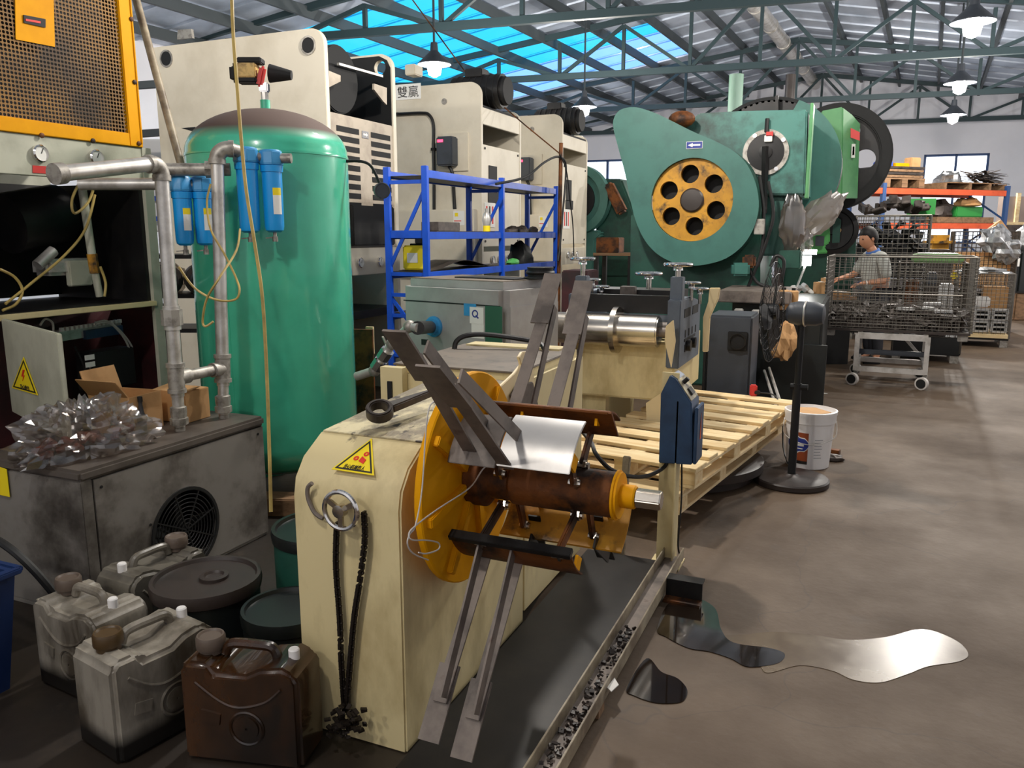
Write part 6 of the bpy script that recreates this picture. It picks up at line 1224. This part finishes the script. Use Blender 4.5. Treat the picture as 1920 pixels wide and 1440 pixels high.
cl, cr = D(1556, 640, 7.95), D(1794, 640, 8.05); cw = (cr-cl).length; ccx = (cl+cr)/2+nrm*.38
t_, CP = cage('big wire cage of dark steel stampings standing on the silver trolley', (ccx.x, ccx.y), rzt, cw, .78, .56, .72, .055, m_wire, .0026, False, m_drumlid)
wire_panel(t_, CP(-cw/2+.05, -.40, .58), CP(cw/2-.1, -.40, .58)-CP(-cw/2+.05, -.40, .58), (0, 0, .34), 34, 11, .0022, m_wire, 'drop_gate'); MB().cyl(CP(-cw/2+.05, -.40, .92), CP(cw/2-.1, -.40, .92), .008, seg=6).build('gate_rail', m_wire, t_)
for sx in (-1, 1): 
    for sy in (-1, 1): MB().box(CP(sx*(cw/2-.06), sy*.33, .51), (.09, .07, .07), rzt).build('cage_foot', m_cast, t_, bev=.005)
    hx = MB(); hx.tube([CP(sx*(cw/2), -.39, .56+.72*k/120)+V((math.cos(k*1.2)*.017, math.sin(k*1.2)*.017, 0)) for k in range(121)], .004, 5); hx.build('hinge_coil', m_wire, t_)
def heap(name, label, cat, P, w, d, z0, h, n, m, smin=.03, smax=.09, seed=1):
    random.seed(seed); mb = MB()
    for k in range(n):
        x, y = random.uniform(-w/2, w/2), random.uniform(-d/2, d/2); e = 1-.45*max(abs(2*x/w), abs(2*y/d))**2; c = P(x, y, z0+.03+random.random()*h*e)
        s = random.uniform(smin, smax); ax_ = V((random.uniform(-1, 1), random.uniform(-1, 1), random.uniform(.2, 1))).normalized(); mb.box(c, (s*1.8, s, s*.35), Matrix.Rotation(random.random()*6, 3, ax_))
    mb.box(P(0, 0, z0+h*.25), (w*.95, d*.95, h*.5))
    o = mb.build(name, m, None, smooth=0); o['kind'] = 'stuff'; tag(o, label, cat); return o
heap('stampings', 'heap of dark steel stampings filling the cage on the trolley', 'metal parts', CP, cw-.1, .66, .565, .17, 320, m_scrap, .03, .10, 4)
for k, (x, y, z) in enumerate(((.08, -.2, .76), (.26, -.15, .77), (.42, -.22, .75), (.33, .05, .80))): tag(MB().box(CP(x, y, z), (.17, .05, .03), rzt+random.uniform(-.4, .4)).build('bright_bar', m_alu, None, bev=.006), ['leftmost bright aluminium bar on the dark stampings in the trolley cage', 'second bright aluminium bar from the left in the trolley cage', 'rightmost bright aluminium bar at the front of the trolley cage', 'bright aluminium bar at the back of the trolley cage'][k], 'bar', 'bright bars in the trolley cage')
# cage behind the trolley with white castings and a green tray
c_ = D(1742, 560, 9.75); t_, P_ = cage('cage behind the trolley cage, with a green tray on top', (c_.x, c_.y), rzt, .72, .7, .12, 1.045, .06, m_wiredark, .004)
MB().box(P_(0, 0, .2), (.74, .72, .22), rzt).build('crate_base', m_black, t_, bev=.01)
for k, (x, y, z, s, m, lab) in enumerate(((.05, -.2, .45, (.3, .3, .3), m_drumlid, 'brown drum-like casting inside the cage under the green tray'), (.16, -.25, .78, (.16, .14, .30), m_alu, 'pale casting with square windows inside the cage under the green tray'), (-.2, -.2, .8, (.14, .14, .34), m_rust, 'dark red upright part at the left inside the cage under the green tray'), (.0, -.22, .98, (.12, .12, .16), m_slate, 'grey motor body near the top of the cage under the green tray'), (.24, -.1, 1.02, (.08, .08, .08), m_labyel, 'small yellow block near the top of the cage under the green tray'))): tag(MB().box(P_(x, y, z), s, rzt).build('casting', m, None, bev=.02), lab, 'casting')
c_ = D(1757, 483, 9.5); tg = thing('green_tray', 'olive green tray on top of the cage behind the trolley', 'tray', (c_.x, c_.y, 1.175), rzt); MB().prism([(-.26, 0), (.26, 0), (.28, .03), (.27, .085), (.2, .10), (-.2, .10), (-.27, .085), (-.28, .03)] and [(-.26, -.18, 0), (.26, -.18, 0), (.28, -.18, .03), (.27, -.18, .085), (.2, -.18, .10), (-.2, -.18, .10), (-.27, -.18, .085), (-.28, -.18, .03)], (0, .36, 0)).build('tray_body', mat('olive_tray', C('#5f8a4a'), .4), tg, local=True, bev=.012); MB().box((0, 0, .103), (.42, .30, .008)).build('tray_lid', m_galv, tg, local=True)
# right cage with aluminium castings on yellow boards
c_ = atZ(1838, 650); c_ = c_+V((0, .35, 0)); t_, P_ = cage('low wire cage of white and aluminium castings at the right, on yellow boards', (c_.x, c_.y), rzt, .66, .7, .12, .86, .05, m_wire, .003)
for k in range(5): MB().box(P_(0, -.3+.15*k, .15), (.64, .12, .05), rzt).build('yellow_board', m_wood, t_)
ri = 0
for zz in (.27, .43):
    for x in (-.21, 0, .21):
        o = thing('aluminium_housing', ('%s aluminium housing with square windows in the %s row of the right cage' % (['left', 'middle', 'right'][int(round(x/.21))+1], 'bottom' if zz < .3 else 'second')), 'casting', P_(x, -.22, zz-.08), 0, 'aluminium housings in the right cage')
        mb = MB(); 
        for sx in (-1, 1): mb.box(P_(x+sx*.08, -.22, zz), (.03, .16, .15), rzt)
        for sz in (-1, 0, 1): mb.box(P_(x, -.22, zz+sz*.065), (.19, .16, .022), rzt)
        mb.build('housing_frame', m_alu, o); MB().box(P_(x, -.18, zz), (.14, .02, .13), rzt).build('dark_window', m_black, o)
o = thing('white_casting', 'white L-shaped casting with a round eye on top of the aluminium housings', 'casting', P_(-.12, -.2, .52)); MB().box(P_(-.1, -.2, .60), (.36, .16, .14), rzt).build('casting_body', m_white, o, bev=.02); MB().box(P_(-.22, -.2, .76), (.11, .12, .22), rzt).build('upright_arm', m_white, o, bev=.03); MB().cyl(P_(-.22, -.27, .81), P_(-.22, -.255, .81), .035, seg=18).build('eye_hole', m_slate, o)
tag(MB().box(P_(.16, .15, .62), (.3, .25, .34), rzt).build('carton', m_card, None, bev=.01), 'brown carton at the back of the right cage', 'box')
tag(crumple(P_(0, -.05, .985), .30, .30, .05, 20, .4, 6).build('plastic_sheet', m_foil, None, smooth=25), 'shiny crumpled sheet over the top of the right cage', 'plastic sheet')
# cage of cardboard and foil further back
c_ = D(1840, 490, 12.6); t_, P_ = cage('rusty wire cage of cardboard and foil scrap, behind the right cage', (c_.x, c_.y), rzt, .86, .8, .62, .92, .06, m_wiredark, .0045)
MB().box(P_(0, 0, .31), (.8, .7, .60), rzt).build('stand', m_black, t_)
tag(MB().box(P_(-.02, -.06, .95), (.78, .6, .55), rzt).build('carton', m_card, None, bev=.05), 'big bulging brown carton inside the rusty cage', 'box')
tag(MB().prism([P_(-.05, -.1, 1.5), P_(.2, -.1, 1.72), P_(.36, -.1, 1.5)], nrm*.3).build('carton', m_card, None, bev=.01), 'pointed flap of brown carton sticking up out of the rusty cage', 'box')
for k, (x, z, r_) in enumerate(((.12, 1.42, .20), (.28, 1.25, .18))): tag(crumple(P_(x, -.42, z), r_, r_*.5, r_, 18, .5, 20+k, False).build('foil_scrap', m_foil, None, smooth=0), ['upper crumpled silver foil sheet hanging over the rusty cage', 'lower crumpled silver foil sheet hanging over the rusty cage'][k], 'foil')
tag(MB().box(P_(-.62, -.1, 1.38), (.42, .4, .22), rzt+.2).build('sack', m_ywheel, None, bev=.09, seg=4), 'yellow-brown sack lying left of the rusty cage', 'sack'); MB_ = MB().box(P_(-.62, -.1, .635), (.36, .5, 1.26), rzt); tag(MB_.build('dark_crate', m_scrap, None, bev=.02), 'dark stack of crates carrying the yellow-brown sack', 'crate')
# tall cage behind the worker
c_ = D(1668, 470, 11.6); t_, P_ = cage('lower wire cage of the stack behind the worker', (c_.x, c_.y), rzt, .98, .8, .12, .76, .065, m_wiredark, .0045)
heap('castings', 'dark castings filling the lower cage behind the worker', 'metal parts', P_, .9, .72, .125, .6, 160, m_scrap, .05, .12, 9)
t2, P2 = cage('upper wire cage of the stack behind the worker, topped with castings', (c_.x, c_.y), rzt, .98, .8, .92, .84, .065, m_wire, .0045, False)
heap('castings', 'black castings in the upper cage behind the worker', 'metal parts', P2, .9, .72, .925, .78, 160, m_black, .05, .12, 10)
random.seed(13)
for k in range(14):
    x, y = -.36+.06*k+random.uniform(-.015, .015), random.uniform(-.25, .1); p = P2(x, y, 1.80+random.random()*.10+(.06 if 4 < k < 10 else 0)); o = thing('bracket_casting', 'dark bracket casting on the cage stack behind the worker, %s from the left' % ('first second third fourth fifth sixth seventh eighth ninth tenth eleventh twelfth thirteenth fourteenth'.split()[k]), 'casting', p, 0, 'bracket castings on the cage stack')
    R_ = Matrix.Rotation(random.uniform(-.9, .9), 3, 'X') @ Matrix.Rotation(random.random()*3, 3, 'Z'); MB().box(p, (.17, .11, .05), R_).build('bracket_plate', m_scrap if k % 3 else m_greysteel, o, bev=.008); MB().cyl(p+R_ @ V((.04, 0, .026)), p+R_ @ V((.04, 0, .03)), .018, seg=10).build('bolt_hole', m_black, o); MB().box(p+R_ @ V((-.06, 0, .05)), (.04, .11, .09), R_).build('bracket_rib', m_scrap, o)
o = thing('green_crate', 'green plastic crate on the cage stack behind the worker', 'crate', P2(.36, .15, 1.765)); 
for dx_, dy_, sx, sy in ((0, -.13, .36, .02), (0, .13, .36, .02), (-.17, 0, .02, .26), (.17, 0, .02, .26)): MB().box(P2(.36+dx_, .15+dy_, 1.885), (sx, sy, .22), rzt).build('crate_wall', m_greenbox, o)
MB().box(P2(.36, .15, 1.785), (.36, .26, .02), rzt).build('crate_floor', m_greenbox, o)
# ================================================================ pallet rack
def rp(px, py, dep=0): # along the front line of the rack
    f = (px-1650)/230; t = 15.5+1.0*f; return D(px, py, t)
ra, rb = rp(1650, 437), rp(1880, 437); rd = (rb-ra); rd.z = 0; RL = rd.length; rd = rd.normalized(); rn = V((-rd.y, rd.x, 0)); RA = math.atan2(rd.y, rd.x)
rk2 = thing('pallet_rack', 'pallet rack with orange beams and blue uprights at the far right', 'rack', (ra.x, ra.y, 0), RA)
zz = [CAMH+(437-y)*15.9/1500 for y in (355, 417, 476)]
RP = lambda x, y, z: V((ra.x, ra.y, 0))+rd*x+rn*y+V((0, 0, z))
for x in (0, RL):
    for y in (0, .9): MB().box(RP(x, y, (zz[0]+.1)/2), (.09, .07, zz[0]+.1), RA).build('upright', m_upright, rk2, bev=.004)
    for k in range(4): MB().bar(RP(x, .02 if k % 2 else .88, .3+.5*k), RP(x, .88 if k % 2 else .02, .3+.5*(k+1)), .03, .03).build('rack_brace', m_upright, rk2)
for z in zz:
    for y in (0, .9): MB().bar(RP(-.02 if y else -.25 if z == zz[0] else 0, y, z-.05), RP(RL, y, z-.05), .05, .11).build('beam', m_orange, rk2, bev=.004)
    MB().box(RP(RL/2, .45, z+.006), (RL-.1, .86, .012), RA).build('rack_deck', m_blacksteel, rk2)
def rx(px): return RL*(px-1650)/230.
def rbox(name, label, cat, px0, px1, py0, z, m, dep=.3, bev=.02, kids=(), y=.45):
    h = (zz[0] if z is None else 0); k = 15.9/1500; w = (px1-px0)*RL/230
    hh = (py0)*k; c = RP(rx((px0+px1)/2), y, z+hh/2); return tag(MB().box(c, (w, dep, hh), RA).build(name, m, None, bev=bev), label, cat)
z1_ = zz[0]+.014
# pallet with stacked boards on top
pt = thing('wooden_pallet', 'old wooden pallet carrying dark boards on the top level of the rack', 'pallet', RP(rx(1690), .45, z1_), RA)
for x in (-.42, 0, .42): MB().box(RP(rx(1690)+x, .45, z1_+.09), (.14, .8, .16), RA).build('block', m_oldwood, pt); 
for y in (-.3, 0, .3): MB().box(RP(rx(1690), .45+y, z1_+.18), (1.05, .14, .025), RA).build('deck_board', m_oldwood, pt)
for k in range(4): tag(MB().box(RP(rx(1690), .45, z1_+.225+.055*k), (1.0+.04*(k % 2), .7, .045), RA+.01*k).build('dark_board', m_scrap if k % 2 else m_oldwood, None, bev=.004), ['bottom', 'second', 'third', 'top'][k]+' dark board of the stack on the rack pallet', 'board')
zb_ = z1_+.225+.055*3+.026
for nm, lab, a, b, hpx, m in (('parts_bin', 'blue parts bin on the board stack at the top of the rack', 1664, 1688, 10, m_bluebox), ('parts_bin', 'yellow parts bin on the board stack at the top of the rack', 1691, 1718, 8, m_yellow), ('carton', 'small brown carton at the right end of the board stack on the rack', 1720, 1738, 19, m_card)): rbox(nm, lab, 'bin' if nm == 'parts_bin' else 'box', a, b, hpx, zb_, m, .2, .015)
def rlump(name, label, cat, px, w, h, z, m, seed, y=.35, amp=.4):
    c = RP(rx(px), y, z); M_ = crumple((0, 0, 0), w/2, .25, h/1.35, 18, amp, seed); R_ = rotz(RA); M_.v = [c+R_ @ p for p in M_.v]; return tag(M_.build(name, m, None, smooth=25), label, cat)
rlump('grey_bag', 'grey wrapped bundle on the top level of the rack in front of the window', 'bag', 1792, .42, .24, z1_+.12, m_foil, 2); 
MBp = MB(); 
for x in (1765, 1812, 1850, 1880): MBp.box(RP(rx(x), .45, z1_+.06), (.06, .8, .12), RA)
MBp.box(RP(rx(1822), .45, z1_+.13), (1.35, .8, .02), RA); tag(MBp.build('wooden_pallet', m_oldwood), 'thin dark pallet under the strip bundle on the rack', 'pallet')
random.seed(17); mb = MB()
for k in range(60): 
    c = RP(rx(1855)+random.uniform(-.18, .18), .3+random.uniform(-.2, .2), z1_+.16+random.random()*.20); d = (rd*random.uniform(.6, 1)+rn*random.uniform(-.6, .6)+V((0, 0, random.uniform(-.25, .25)))).normalized(); mb.bar(c-d*.3, c+d*.3, .05, .006)
o = mb.build('strip_bundle', m_scrap, None, smooth=0); o['kind'] = 'stuff'; tag(o, 'bristling bundle of dark metal strips on the top right of the rack', 'metal strips')
z2_ = zz[1]+.014
rlump('grey_bundle', 'grey-brown wrapped bundle on the middle level of the rack', 'bag', 1780, .48, .32, z2_+.12, m_scrap, 5); rbox('wooden_pallet', 'low dark pallet under the wrapped bundle and green box on the rack', 'pallet', 1758, 1868, 11, z2_, m_oldwood, .7, .005)
rbox('green_box', 'green plastic box on the middle level of the rack', 'box', 1806, 1858, 20, z2_+.12, m_greenbox, .4, .02); rlump('brown_sack', 'brown sack lying in the green box on the rack', 'sack', 1832, .5, .18, z2_+.335, m_card, 7)
rbox('pump_motor', 'small grey pump at the left of the middle rack level', 'motor', 1738, 1758, 17, z2_, m_slate, .2, .03)
rbox('dark_carton', 'dark box on the lowest level of the rack', 'box', 1740, 1800, 24, zz[2]+.014, m_drumlid, .5, .02)
# far right odds and ends
o = thing('glass_rack', 'wood-framed stack of brown panels right of the pallet rack', 'panels', D(1905, 500, 17.5)); c = D(1905, 393, 17.5)
MB().box(c, (.7, .2, .55), YAW).build('brown_panel', mat('brown_panel', C('#8a7a70'), .3), o); MB().box(c+V((0, 0, -.30)), (.8, .3, .06), YAW).build('bottom_rail', m_wood, o); MB().box(c-_R*.05+V((0, 0, -.05))-_F*.12, (.08, .06, .75), YAW).build('front_slat', m_wood, o); MB().box((c.x, c.y, (c.z-.33)/2), (.7, .5, c.z-.33), YAW).build('stand', m_scrap, o)
o = thing('dark_machine', 'dark machine with a white label at the right edge beyond the cages', 'machine', D(1915, 540, 14)); c = D(1925, 500, 14.2); MB().box((c.x, c.y, .85), (.62, .6, .72), YAW).build('machine_body', m_drum, o, bev=.03); MB().box((c.x, c.y, .245), (.56, .5, .49), YAW).build('machine_base', m_oldwood, o, bev=.02); MB().box(D(1905, 492, 13.85), (.12, .02, .14), YAW).build('white_label', m_paper, o); rlumpM = crumple(V((c.x, c.y, 1.21)), .3, .25, .3, 16, .5, 3); rlumpM.build('wrapped_top', m_foil, o, smooth=25)
# steel columns behind the big press
for nm, px, py, t, r, m in (('pillar_1', 1381, 140, 15.2, .135, m_gardgreen), ('pillar_2', 1483, 140, 15.6, .095, m_drumlid)):
    p = D(px, py, t); struct(MB().cyl((p.x, p.y, 0), p, r, seg=20).build(nm, m))
# ================================================================ worker
wk0 = D(1652, 437, 9.25); fdir = -_R+V((-_F.x, -_F.y, 0))*.12; wrz = math.atan2(fdir.y, fdir.x)
wk = thing('person', 'worker in grey polo shirt with blue collar, reaching down to the bench', 'person', (wk0.x, wk0.y, 0), wrz)
def skin(name, chains, m, sub=2):
    me = bpy.data.meshes.new(name); vs = []; es = []; rs = []; roots = []
    idx = {}
    for ch in chains:
        prev = None
        for j, (p, r) in enumerate(ch):
            key = tuple(round(q, 4) for q in p)
            if key not in idx: idx[key] = len(vs); vs.append(p); rs.append(r)
            i = idx[key]
            if prev is not None: es.append((prev, i))
            elif j == 0: roots.append(i)
            prev = i
    me.from_pydata(vs, es, [])
    o = bpy.data.objects.new(name, me); col.objects.link(o); o.parent = wk; MAT[o.name] = MAT[wk.name]
    md = o.modifiers.new('skin', 'SKIN'); md.use_smooth_shade = True
    for i, r in enumerate(rs):
        d = me.skin_vertices[0].data[i]; rr = r if isinstance(r, tuple) else (r, r); d.radius = rr
    seen = set(); adj = {i: [] for i in range(len(vs))}
    for a, b in es: adj[a].append(b); adj[b].append(a)
    for i in range(len(vs)):
        if i in seen: continue
        stack = [i]; comp = []
        while stack:
            k = stack.pop()
            if k in seen: continue
            seen.add(k); comp.append(k); stack += adj[k]
        rt = next((q for q in roots if q in comp), i); me.skin_vertices[0].data[rt].use_root = True
    me.materials.append(m); s = o.modifiers.new('sub', 'SUBSURF'); s.levels = sub; s.render_levels = sub
    return o
pel = (0, 0, .84); wst = (.01, 0, .98); chs = (.045, 0, 1.16); nkb = (.07, 0, 1.28); nk = (.105, 0, 1.335); hd0 = (.125, 0, 1.37)
def armc(s, el, wr, hnd): return [(chs, (.12, .15)), ((.05, s*.15, 1.235), .062), ((.06, s*.195, 1.21), .055), (el, .041), (tuple((a+b)/2 for a, b in zip(el, wr)), .036), (wr, .026), (hnd, (.022, .034))]
elL, wrL, hL = (.02, .235, .98), (.26, .20, .955), (.33, .185, .94); elR, wrR, hR = (.16, -.22, 1.03), (.38, -.15, .985), (.45, -.13, .97)
body_ch = [[(pel, (.12, .16)), (wst, (.105, .145)), (chs, (.12, .15)), (nkb, .066), (nk, .052), (hd0, .055)], armc(1, elL, wrL, hL), armc(-1, elR, wrR, hR)]
for s in (1, -1): body_ch.append([(pel, (.12, .16)), ((0, s*.09, .78), .085), ((.01, s*.10, .45), .056), ((-.01, s*.10, .25), .05), ((-.02, s*.10, .08), .038), ((.10, s*.11, .035), .034)])
for h, s in ((hL, 1), (hR, -1)):
    for k in range(4):
        y = (k-1.5)*.018; L = (.07, .08, .076, .06)[k]; body_ch.append([((h[0]+.005, h[1]+y, h[2]), .0095), ((h[0]+.035, h[1]+y, h[2]-.004), .009), ((h[0]+.035+L*.5, h[1]+y, h[2]-.025), .008), ((h[0]+.03+L*.7, h[1]+y, h[2]-.045), .007)])
    body_ch.append([((h[0]-.02, h[1]-s*.025, h[2]), .011), ((h[0]+.01, h[1]-s*.045, h[2]-.012), .0095), ((h[0]+.04, h[1]-s*.048, h[2]-.028), .008)])
skin('body', body_ch, m_skin)
# head: cranium, jaw, nose, ears in one mesh
hc = V((.15, 0, 1.455)); hm = MB(); hm.ball((0, 0, 0), 1, 24)
hv = []
for p in hm.v:
    x, y, z = p; X_, Y_, Z_ = x*.100, y*.080, z*.122
    if z < 0: X_ += .018*(-z)**1.2; Y_ *= 1-.30*(-z); X_ *= 1 if x > 0 else 1-.35*(-z)
    if x > .75 and -.3 < z < .25 and abs(y) < .28: X_ += .026*(1-abs(y)/.28)*(1-abs(z+.12)/.42)      # nose
    if x > .7 and -.62 < z < -.46 and abs(y) < .4: X_ += .006                                      # lips
    if x > .6 and .05 < z < .25 and .2 < abs(y) < .6: X_ -= .008                                   # eye sockets
    hv.append(V((X_, Y_, Z_)))
hm.v = hv
for s in (1, -1): hm.ball((-.005, s*.083, -.005), 1, 10, (.018, .008, .030))
Rh = Matrix.Rotation(math.radians(20), 3, 'Y'); hm.v = [hc+Rh @ p for p in hm.v]; hm.build('head', m_skin, wk, local=True, smooth=80)
hr_ = MB(); hr_.ball((0, 0, 0), 1, 24); hv = []
for p in hr_.v:
    x, y, z = p; X_, Y_, Z_ = x*.109, y*.090, z*.134
    lim = .42 if x > .35 else (-.05 if x > -.1 else -.45)
    k = max(0, lim-z); q = V((X_, Y_, Z_))
    if k > 0: q = q*(max(.62, 1-.8*k))
    hv.append(q)
hr_.v = [hc+Rh @ (p+V((-.008, 0, .006))) for p in hv]; hr_.build('hair', m_hair, wk, local=True, smooth=80)
for s in (1, -1): MB().ball(hc+Rh @ V((.083, s*.034, .018)), .010, 10).build('eye', m_hair, wk, local=True)
grow = lambda ch, k, n=None: [(p, tuple(q*k for q in r) if isinstance(r, tuple) else r*k) for p, r in ch[:n]]
skin('shirt', [[((0, 0, .80), (.135, .18)), (wst, (.13, .172)), (chs, (.138, .175)), ((.062, 0, 1.25), .085)]]+[[(chs, (.138, .175)), ((.05, s*.15, 1.24), .08), ((.06, s*.20, 1.20), .072), (tuple(a+(b-a)*.95 for a, b in zip((.06, s*.195, 1.21), el)), .062)] for s, el in ((1, elL), (-1, elR))], m_shirt)
MB().lathe([(.088, -.03), (.075, .035), (.068, .04), (.066, .0)], (.075, 0, 1.285), (.45, 0, 1), 20).build('collar', m_collar, wk, local=True)
skin('trousers', [[(pel, (.128, .168)), ((0, s*.09, .78), .10), ((.01, s*.10, .45), .075), ((-.02, s*.10, .12), .062)] for s in (1, -1)], m_trouser)
for s in (1, -1): MB().box((.05, s*.105, .045), (.26, .095, .09)).build('shoe', m_black, wk, local=True, bev=.03, seg=3)
MB().torus(V(wrL)+V((.0, 0, 0)), V((1, 0, -.1)), .031, .007, 18, 6).build('wrist_band', m_paper, wk, local=True)
